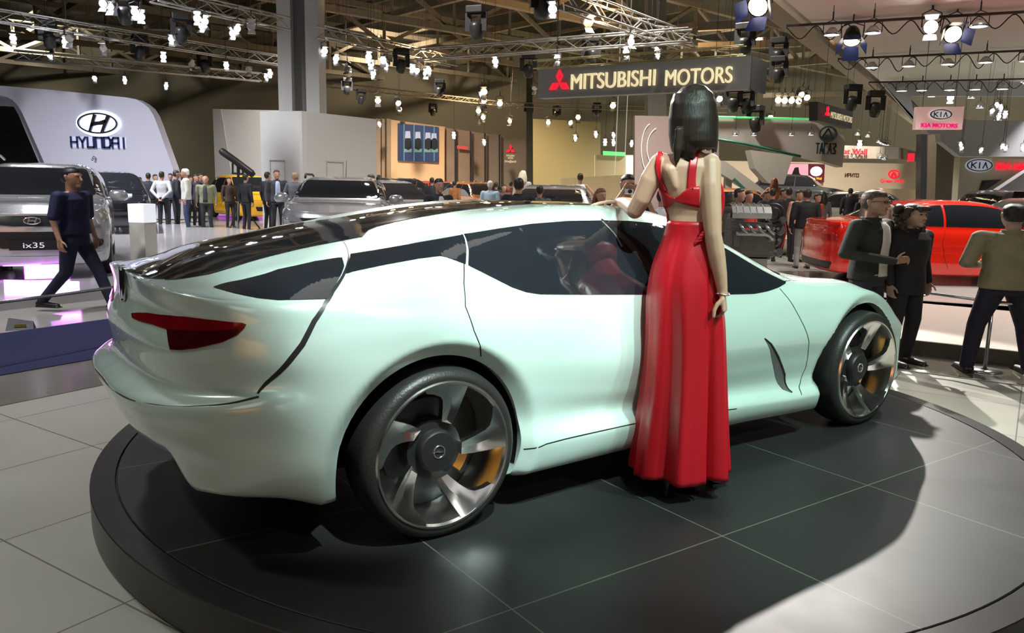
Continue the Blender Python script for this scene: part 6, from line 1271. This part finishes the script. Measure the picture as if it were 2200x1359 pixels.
# white kiosk pillars
for (u0, u1, vt, vs, vb, l) in ((279, 317, 438, 478, 566, 'white display pillar with brighter top block beside the crossover'), (262, 278, 416, 440, 500, 'slanted pale display pillar behind the white one')):
    p = G((u0 + u1) / 2, vb, STG); w_ = (D(u1, 500, p.y) - D(u0, 500, p.y)).length; t_ = D((u0 + u1) / 2, vt, p.y).z; s_ = D((u0 + u1) / 2, vs, p.y).z
    o = thing('display_pillar', l, 'pillar', (p.x, p.y, STG), -.25); b = MB(); b.box((0, w_ / 2, (s_ - STG) / 2), (w_, w_, s_ - STG)); b.build('pillar_base', mat('pillar_cream', (.62, .60, .52), .4, noise=.03), o)
    b = MB(); b.box((0, w_ / 2, (s_ + t_) / 2 - STG), (w_ * 1.03, w_ * 1.03, t_ - s_)); b.build('lit_top', mat('pillar_lit_white', (.9, .9, .9), .4, emit=(.85, .9, 1), es=.55), o)
# low cable barriers
bar_m = mat('barrier_steel', (.40, .41, .42), .25, .9)
def barrier(label, pts, posts, z):
    o = thing('cable_barrier', label, 'barrier', pts[0].xy.to_3d()); b = MB(); b.tube([p - o.location for p in pts], .014, 8); b.build('rail', bar_m, o, True)
    for q in posts: b = MB(); q = Vector(q) - o.location; q.z = 0; b.tube([q, q + Vector((0, 0, z))], .016, 8); b.lathe([(0, 0), (.14, 0), (.14, .015), (.03, .02)], 20, Matrix.Translation(q)); b.build('post', bar_m, o, True)
    return o
zb_ = D(2133, 650, G(2107, 800, 0).y).z
pp_ = [G(u, v, zb_) for u, v in ((1870, 619), (2000, 630), (2133, 648), (2260, 660))]; barrier('thin steel rail barrier before the visitors at right', pp_, [(pp_[2].x, pp_[2].y, 0), (pp_[0].x + .0, pp_[0].y, 0), (pp_[3].x, pp_[3].y, 0)], zb_)
pp_ = [G(u, v, .5) for u, v in ((-60, 656), (120, 634), (245, 617), (330, 606))]; barrier('thin steel rail barrier crossing before the walking man at left', pp_, [(pp_[0].x, pp_[0].y, 0), (pp_[3].x, pp_[3].y, 0)], .5)
# small wedge on the floor
p = G(45, 708, 0); o = thing('floor_wedge', 'small black wedge-shaped floor lamp on the aisle beside the blue carpet', 'lamp', p, R(20))
b = MB(); b.add([(-.12, -.07, 0), (.12, -.07, 0), (.12, .07, 0), (-.12, .07, 0), (-.11, .04, .11), (.10, .06, .07), (.10, .07, .07), (-.11, .07, .11)], [(0, 1, 2, 3), (0, 1, 5, 4), (1, 2, 6, 5), (2, 3, 7, 6), (3, 0, 4, 7), (4, 5, 6, 7)]); b.build('wedge_housing', black_trim, o)
b = MB(); b.box((-.0, -.02, .045), (.10, .012, .03)); b.build('wedge_label', mat('wedge_label', (.20, .16, .04), .5), o)
# follow spot on a tripod
Yt = 24.0; base = G(512, 492, 0); o = thing('follow_spot', 'long black follow spotlight on a tripod before the grey kiosks', 'spotlight', (base.x, base.y, 0))
def tq(u, v, dy=0): return D(u, v, base.y + dy) - o.location
b = MB(); b.tube([tq(474, 322), tq(478, 326), tq(505, 345), tq(540, 372), tq(545, 377)], [.08, .105, .10, .11, .08], 14); b.build('lamp_barrel', can_m, o, True)
b = MB(); b.tube([tq(512, 352), tq(512, 372)], .05, 8); b.bar(tq(500, 350), tq(500, 372), .05); b.bar(tq(522, 360), tq(522, 376), .05); b.bar(tq(498, 372), tq(524, 374), .06); b.build('yoke', can_m, o)
b = MB(); b.tube([tq(512, 374), tq(512, 478)], .04, 8); b.build('stand_column', can_m, o)
for u, dy in ((472, .3), (514, -.5), (540, .5)):
    b = MB(); e = G(u, 494, 0) - o.location; e = Vector((e.x, dy, 0)); b.tube([tq(512, 430), e], .022, 6); b.build('leg', can_m, o)
# V8 engine on a stand
Ye = 10.6; pe = D(1620, 500, Ye); ke = (D(1720, 500, Ye) - D(1620, 500, Ye)).length / 100; zE = D(1620, 553, Ye).z
en = thing('display_engine', 'grey V8 engine on a display stand left of the red coupe', 'engine', (pe.x, pe.y, cz - .02))
iron = mat('cast_iron_grey', (.13, .13, .12), .35, .7, noise=.3, nscale=9); alum = mat('cast_alloy', (.38, .38, .37), .3, .8, noise=.15, nscale=8); dkpl = mat('engine_black', (.03, .03, .03), .4, noise=.2)
def ep(u, v, dy=0): return Vector(((u - 1620) * ke, dy, D(1620, v, Ye).z - (cz - .02)))
b = MB(); c_ = (ep(1600, 505) + ep(1600, 505)) / 2; b.box(ep(1610, 520), (95 * ke, .38, 50 * ke)); b.box(ep(1612, 548), (80 * ke, .30, 14 * ke)); b.box(ep(1575, 500), (16 * ke, .42, 60 * ke)); b.build('engine_block', iron, en, bevel=.012)
b = MB(); rows = []
for u in (1562, 1570, 1640, 1645): rows.append([ep(u, v_, dy) for v_, dy in ((468, -.20), (456, -.21), (443, -.15), (438, -.05), (438, .10), (445, .18), (460, .2))])
b.grid(rows)
for u in range(1572, 1640, 14): b.tube([ep(u, 459, -.218), ep(u, 445, -.16), ep(u, 436.5, -.05), ep(u, 436.5, .1)], .008, 5)
b.build('intake_cover', alum, en, angle=30)
b = MB(); b.box(ep(1604, 482, -.17), (88 * ke, .10, 12 * ke)); b.build('cylinder_head', iron, en, bevel=.02)
for k in range(4):
    b = MB(); u = 1578 + k * 18; b.tube(sweepline([ep(u, 482, -.20), ep(u + 3, 487, -.27), ep(u + 9, 494, -.28), ep(u + 18, 499, -.26)], 4), .020, 8); b.build('exhaust_runner', alum, en, True)
b = MB(); b.tube(sweepline([ep(1570, 500, -.25), ep(1610, 500, -.26), ep(1640, 503, -.26), ep(1648, 512, -.24)], 5), .032, 10); b.build('exhaust_manifold', alum, en, True)
Fe = frameM(ep(1660, 460), (0, 1, 0), (0, 0, 1), (1, 0, 0))
b = MB(); b.tube([ep(1656 + 21 * math.cos(t), 458 - 20 * math.sin(t), -.05) for t in np.linspace(0, 2 * math.pi, 25)[:-1]], .022, 8, closed=True); b.tube([ep(1656 + 12 * math.cos(t), 458 - 12 * math.sin(t), -.08) for t in np.linspace(0, 2 * math.pi, 19)[:-1]], .014, 8, closed=True); b.build('intake_throttle', dkpl, en, True)
for u, v, r_ in ((1668, 492, 11), (1660, 515, 12), (1652, 538, 12), (1672, 472, 7), (1670, 540, 8)):
    b = MB(); b.lathe([(0, .04), (r_ * ke, .04), (r_ * ke, .02), (r_ * ke * .85, .01), (r_ * ke, .0), (r_ * ke, -.03), (0, -.03)], 20, Matrix.Translation(ep(u, v, -.12)) @ Matrix.Rotation(R(65), 4, 'X')); b.build('belt_pulley', iron, en, angle=30)
b = MB(); b.tube(sweepline([ep(1678, 470, -.05), ep(1684, 490, -.06), ep(1680, 520, -.06), ep(1672, 542, -.06)], 5), .014, 8); b.build('red_hose', mat('red_hose', (.55, .03, .04), .3), en, True)
for k in range(9):
    b = MB(); u, v = 1640 + (k * 37 % 34), 468 + (k * 23 % 70); b.lathe([(0, .03), (3.2 * ke, .03), (4 * ke, 0), (4 * ke, -.05)], 10, Matrix.Translation(ep(u, v, -.16)) @ Matrix.Rotation(R(85), 4, 'X')); b.build('engine_fitting', chrome_dim, en)
b = MB(); _e = ep(1615, 550); b.box((_e.x, 0, _e.z / 2), (60 * ke, .3, _e.z)); b.box((_e.x, 0, .02), (1.0, .6, .04)); o_ = b.build('engine_stand', mat('stand_grey', (.35, .34, .32), .4), en); 
# ---- cars
def rest_car(label, u, v, Y, rz, P, pm, z=0, top=True, **k):
    """car whose roof shows at (u, v) at depth Y: it stands at level z"""
    p = D(u, v, Y); return generic_car(label, (p.x, p.y, z), rz, P, pm, detail=False, **k)
# red coupe
rc = D(2052, 500, 13.9); cam_o = generic_car('bright red coupe side-on upon the pale round turntable', (rc.x, rc.y, cz), R(-2), COUPE, red_p, name='car', detail=True)
o, bv, pp, FR, RE = cam_o
for sg in (-1, 1):
    pp('tail_light', roundpoly([(sg * .50, .78), (sg * .80, .79), (sg * .80, .68), (sg * .50, .68)], .03), lamp_red, RE, .01, .05)
    pp('headlight', roundpoly([(sg * .52, .70), (sg * .84, .72), (sg * .82, .62), (sg * .52, .60)], .04), lamp_glass, FR, .01, .05)
pp('rear_spoiler_lip', ribbon([(-.8, .965), (0, .975), (.8, .965)], .025), red_p, RE, .02)
pp('rear_diffuser', roundpoly([(-.75, .34), (.75, .34), (.68, .22), (-.68, .22)], .04), black_trim, RE, .01)
for yv in ('door_gap',): pp(yv, ribbon([(.82, .90), (.84, .7), (.80, .45), (.74, .28)], .006), black_trim, SIDE, .002, .03, .004)
pp('door_gap', ribbon([(-.62, .90), (-.66, .7), (-.60, .45), (-.52, .28)], .006), black_trim, SIDE, .002, .03, .004)
mirror_pair(o, COUPE, red_p, .62, .98, .9)
# others of the left side
rest_car('white estate behind the silver crossover at the left edge', 12, 380, 17.5, R(-62), dict(SUV, H=1.50), white_p, STG)
rest_car('black hatchback behind the crossover, near the crowd', 236, 386, 21, R(-63), HATCH, black_p, STG)
yc = G(500, 470, 0); o, bv, pp, FR, RE = generic_car('yellow compact car behind the visitors', (yc.x + .3, yc.y + .6, 0), R(-52), dict(HATCH, H=1.6), yellow_p, detail=False)
for sg in (-1, 1): pp('headlight', roundpoly([(sg * .50, .62), (sg * .80, .74), (sg * .82, .64), (sg * .6, .54)], .03), lamp_glass, FR, .01, .05)
pp('grille', roundpoly([(-.4, .5), (.4, .5), (.35, .35), (-.35, .35)], .03), plate_black, FR, .01); pass
b = MB(); g_ = G(505, 462, 0); b.box((g_.x, g_.y + .5, .12), (2.0, .3, .16)); tagp(b.build('led_light_panel', magc), 'magenta glowing strip under the yellow car', 'light panel')
# silver crossover at middle left, nose toward the viewer and right of it a silver hatch
sv = D(735, 378, 15.5); o, bv, pp, FR, RE = generic_car('silver crossover behind the mint car roof, nose towards the viewer', (sv.x, sv.y, .1), R(-82), dict(SUV, H=sv.z - .1 if 1.4 < sv.z - .1 < 1.8 else 1.62), silver_p)
for sg in (-1, 1): pp('headlight', [(sg * p[0], p[1]) for p in ((.58, .72), (.62, .82), (.76, .90), (.86, .92), (.86, .80), (.76, .72))], lamp_glass, FR, .012, .04)
for sg in (-1, 1):
    b = MB(); zz_ = sv.z - .1; b.tube([(.2, sg * .66, zz_ - .04), (.0, sg * .67, zz_ + .02), (-1.2, sg * .67, zz_ + .02), (-1.5, sg * .66, zz_ - .05)], .022, 8); b.build('roof_rail', black_trim, o, True)
b = MB(); b.tube([(-1.1, 0, zz_ - .02), (-1.35, 0, zz_ + .32)], [.008, .004], 6); b.build('aerial', black_trim, o)
pp('grille', [(-.55, .78), (.55, .78), (.42, .66), (-.42, .66)], plate_black, FR, .01); mirror_pair(o, SUV, silver_p, .82, 1.08, 1.1)
rest_car('silver hatchback half hidden behind the silver crossover', 832, 405, 21, R(-50), HATCH, silver_p, .05)
rest_car('black off-roader with orange reflections behind the mint car', 862, 405, 30, R(-60), SUV, black_p, .05)
rest_car('red car below the video screen', 942, 402, 38, R(-65), HATCH, dred_p, .05)
rest_car('copper-lit car before the brown panel wall', 1030, 404, 31, R(-60), HATCH, copper_lit_p, .05)
o, bv, pp, FR, RE = rest_car('silver concept coupe seen from the rear, red lamps', 1196, 402, 18.5, R(82), dict(COUPE, H=1.42, L=4.5), silver_p, .08)
for sg in (-1, 1): pp('tail_light', [(sg * p[0], p[1]) for p in ((.48, .86), (.86, .90), (.84, .78), (.55, .76))], lamp_red, RE, .012, .04)
rest_car('copper-lit car among the crowd right of the hostess', 1600, 412, 22, R(-20), HATCH, copper_lit_p, .02)
gc2 = D(1715, 424, 37); generic_car('dark grey saloon raised before the bright screens', (gc2.x, gc2.y, max(0, gc2.z - .45)), R(-30), dict(HATCH, L=4.5), cpaint('dark_grey_paint', (.08, .085, .09)), detail=False)
p = D(1715, 432, 37); b = MB(); b.box((p.x, p.y, max(.02, gc2.z - .45) / 2), (6, 4, max(.02, gc2.z - .45))); tagp(b.build('plinth', mat('plinth_cream', (.6, .52, .4), .5)), 'cream plinth under the dark grey saloon', 'plinth')
rest_car('pale silver hatchback on the floor left of the red coupe', 1815, 420, 27, R(158), HATCH, cpaint('champagne_paint', (.45, .43, .38)), 0)
b_ = rest_car('dark compact car before the slanted grey panel at right', 2195, 440, 19.4, R(-90), dict(HATCH, H=1.6), black_p, 0)
rest_car('second red car behind the coupe at far right', 2225, 432, 16.2, R(-178), dict(HATCH, H=1.45), dred_p, 0)
# the word on the dark car's windscreen banner
o_, bv_, pp_2, FR_, RE_ = b_; wr_ = MB(); wr_.box((.45, 0, 1.50), (.02, 1.0, .13), M=None); bn = wr_.build('windscreen_banner', plate_black, o_)
text_on(bn, 'SOUL', frameM((.462, -.22, 1.46), (0, 1, 0), (0, 0, 1), (1, 0, 0)), .44, .08, sil_face, .004)
# ---------------------------------------------------------------- visitors farther back
dark = (.018, .018, .022); 
def far(label, u, vtop, Y, rz, z=0.0, **k): k.setdefault('vox', .016); return pers_px(label, u, vtop, Y, R(rz), z, **k)
far('man in pale shirt and dark trousers, hands clasped behind his back', 347, 368, 23.5, 180, .0, top=(.42, .42, .44), top_kind='shirt', arms=('back', 'back'), vox=.012)
far('white-haired man in patterned pale jacket and jeans', 398, 362, 22.5, -70, top=(.50, .50, .46), legs=(.03, .045, .10), hair=(.6, .6, .58), vox=.012, wide=1.1)
far('balding man in olive jacket facing the viewer, bag in hand', 441, 377, 22.5, 10, top=(.17, .17, .11), shirt=(.03, .03, .03), bald=True, vox=.012, wide=1.15)
far('dark-haired man in black behind the white-haired man', 378, 366, 24, 120, top=dark)
far('man in dark clothes between the two older visitors', 420, 374, 24.5, 60, top=(.03, .03, .05))
far('man in black suit beside the follow spotlight', 527, 374, 23, 150, top=dark, vox=.012)
far('dark figure behind the follow spotlight tripod', 492, 380, 24.5, 40, top=(.05, .03, .02))
far('bearded man in dark suit and light blue shirt holding papers', 594, 365, 22, 25, top=(.03, .032, .04), shirt=(.35, .42, .60), arms=('front', 'down'), vox=.011, wide=1.12, hair=(.06, .03, .02))
far('dark-suited man with black hair behind the bearded man', 574, 369, 23.5, 150, top=(.03, .032, .04))
far('fair-haired man in grey suit seen from behind', 634, 370, 21.5, 165, top=(.07, .075, .09), hair=(.22, .16, .09), arms=('front', 'front'), vox=.012, wide=1.12)
far('long-haired hostess in white dress leaning on the silver crossover', 680, 386, 17.2, 40, top=(.75, .76, .85), legs=(.75, .76, .85), shorts=True, hair=(.16, .10, .05), long_hair=True, female=True, lean=.45, arms=('reach', 'hip'), vox=.011, top_kind='bare')
far('man in pale jacket standing behind the silver crossover', 797, 374, 19.5, -80, top=(.45, .44, .40), hair=(.05, .03, .02))
for i, (u, v, Y, rz, tp) in enumerate(((250, 377, 25, 170, dark), (283, 376, 26, 20, (.06, .06, .05)), (299, 380, 26, 150, dark), (318, 371, 24.5, 200, (.02, .02, .03)), (333, 374, 26, 60, (.10, .08, .06)), (366, 372, 26, 10, (.04, .05, .09)), (187, 372, 20, 190, dark), (410, 378, 27, 30, dark), (430, 372, 27, 70, (.06, .05, .04)))):
    far(['dark-clothed visitor left of the pale pillar', 'small distant visitor under the word on the stand wall', 'distant visitor in black beside the hatchback', 'visitor in black nearest the man in the pale shirt', 'distant visitor with brownish top behind the pale shirt', 'distant visitor in dark blue behind the crowd at the wall edge', 'black-haired visitor behind the silver crossover roof', 'distant dark visitor behind the white-haired man', 'distant visitor in brown left of the yellow car'][i], u, v, Y, rz, top=tp)
far('visitor in yellow-brown top standing far behind the white estate', 66, 356, 21, 10, top=(.3, .2, .1), hair=(.3, .18, .08))
far('man in dark suit seen from behind, left of the red car', 890, 383, 22, 160, top=(.03, .035, .03), vox=.012)
far('large dark-suited man with white collar behind the mint roof', 943, 383, 12.5, 30, top=(.018, .020, .03), shirt=(.5, .5, .5), vox=.010, arms=('front', 'front'))
far('visitor in black standing before the red car', 928, 381, 25.5, 170, top=dark)
far('small orange-lit visitor below the peach-orange wall', 977, 388, 28, 150, top=(.40, .16, .06))  # orange light put into the clothing colour
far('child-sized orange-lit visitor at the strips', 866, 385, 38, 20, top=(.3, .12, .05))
far('visitor in light blue top with grey hair', 1053, 388, 20, 170, top=(.30, .40, .48), hair=(.5, .48, .42))
far('short dark-haired man in black seen from behind', 1115, 382, 12.5, 175, top=(.012, .012, .016), vox=.010, wide=1.08)
far('hostess with very long blonde hair beyond the dark-haired man', 1124, 366, 22.5, 160, top=(.5, .45, .4), hair=(.65, .58, .42), long_hair=True, female=True)
for i, (u, v, Y, rz, tp) in enumerate(((1010, 428, 13, 20, (.05, .03, .02)), (1066, 391, 26, 170, dark), (1083, 396, 24, 20, (.08, .04, .03)), (1098, 390, 30, 170, (.2, .05, .03)), (1160, 398, 15, 175, (.09, .09, .09)), (1020, 388, 32, 60, (.25, .12, .05)))):
    far(['crouching-low visitor at the mint roof left of the light blue top', 'visitor in black right of the light blue top', 'visitor in dark brown in front of the brown wall', 'distant visitor in red-brown before the small sign', 'grey-clad visitor close before the silver concept coupe', 'distant orange-brown visitor before the copper-lit car'][i], u, v, Y, rz, top=tp)
far('hostess in white top, hands on hips, behind the silver concept coupe', 1247, 372, 22.5, 175, top=(.75, .75, .78), top_kind='bare', female=True, arms=('hip', 'hip'), hair=(.03, .02, .012))
far('reddish-haired woman in red top left of the photographer', 1291, 404, 11.0, 30, top=(.45, .05, .05), female=True, hair=(.16, .06, .03), long_hair=True, vox=.010)
ph = far('short-haired man in dark t-shirt raising a compact camera to his face', 1349, 374, 8.6, 12, top=(.02, .022, .025), top_kind='tshirt', arms=('camera', 'camera'), sk=(.42, .24, .16), hair=(.012, .009, .007), vox=.009)
pc = D(1351, 411, 8.35); o = thing('compact_camera', 'small silver compact camera held before the man\'s face', 'camera', pc, 0); b = MB(); b.box((0, 0, 0), (.10, .025, .058)); b.build('camera_body', silver, o, bevel=.006); b = MB(); b.lathe([(0, .03), (.018, .03), (.022, .0)], 16, frameM((.01, -.012, 0), (1, 0, 0), (0, 0, 1), (0, -1, 0))); b.build('lens', black_trim, o, True)
far('person in loose white shirt half hidden by the hostess arm', 1424, 405, 10.0, 160, top=(.75, .75, .74), hair=(.02, .02, .02), vox=.010)
for i, (u, v, Y, rz, tp, kw) in enumerate(((1572, 411, 14, 170, (.14, .13, .10), dict(long_hair=True, female=True)), (1589, 404, 13, 60, (.015, .018, .03), {}), (1609, 409, 14, 30, (.45, .03, .03), {}), (1662, 404, 17, 150, dark, {}), (1684, 405, 18.6, 40, dark, {}), (1696, 403, 18, 170, (.03, .02, .02), {}), (1718, 408, 17, 20, (.60, .30, .22), {}), (1735, 406, 15.5, 175, (.012, .012, .013), dict(legs=(.25, .24, .22), wide=1.15)), (1757, 415, 18, 30, (.35, .05, .03), {}), (1769, 411, 19, 175, (.10, .10, .09), dict(female=True, long_hair=True)), (1648, 410, 19, 20, dark, {}), (1850, 417, 22, 40, dark, {}), (1828, 404, 24, 170, dark, {}))):
    far(['long-haired woman in grey-brown left of the engine', 'dark-haired man in navy above the engine', 'visitor in red behind the engine', 'visitor in black just right of the engine', 'second visitor in black right of the engine, facing away from the first', 'distant dark visitor between the engine and the pink one', 'visitor in pink-orange top', 'broad man in black jacket and pale trousers seen from behind', 'visitor in red-brown behind the broad man', 'long-haired woman in grey near the pale hatchback', 'dark visitor below the bronze-clad hostess', 'dark visitor behind the tail of the red coupe', 'dark visitor by the pale silver hatchback'][i], u, v, Y, rz, top=tp, **kw)
far('hostess in a bronze-orange dress standing high among the cars', 1665, 382, 20, 150, z=.35, top=(.50, .14, .03), legs=(.50, .14, .03), shorts=True, female=True, hair=(.2, .06, .02), long_hair=True, arms=('hip', 'down'), top_kind='bare')
p = D(1665, 440, 20); b = MB(); b.lathe([(0, .35), (.9, .35), (.9, 0)], 40, Matrix.Translation((p.x, p.y, 0))); tagp(b.build('podium', mat('podium_cream', (.5, .42, .3), .5), None, angle=30), 'round podium under the bronze-clad hostess', 'podium')
far('balding head of a visitor behind the man in glasses', 1890, 402, 12.0, 170, top=(.3, .2, .15), bald=True, vox=.011)
far('small light-haired visitor above the roof of the red coupe', 2116, 414, 21, 20, z=0, top=(.4, .35, .3), hair=(.4, .3, .2))
far('small grey-haired visitor right of the light-haired one above the coupe roof', 2133, 412, 21.6, 40, z=0, top=(.35, .37, .35), hair=(.35, .36, .34))
# ---- settle the modelled figures into plain meshes
_dg = bpy.context.evaluated_depsgraph_get()
_new = [(o, bpy.data.meshes.new_from_object(o.evaluated_get(_dg))) for o in BAKE]
for o, me in _new: o.modifiers.clear(); o.data = me
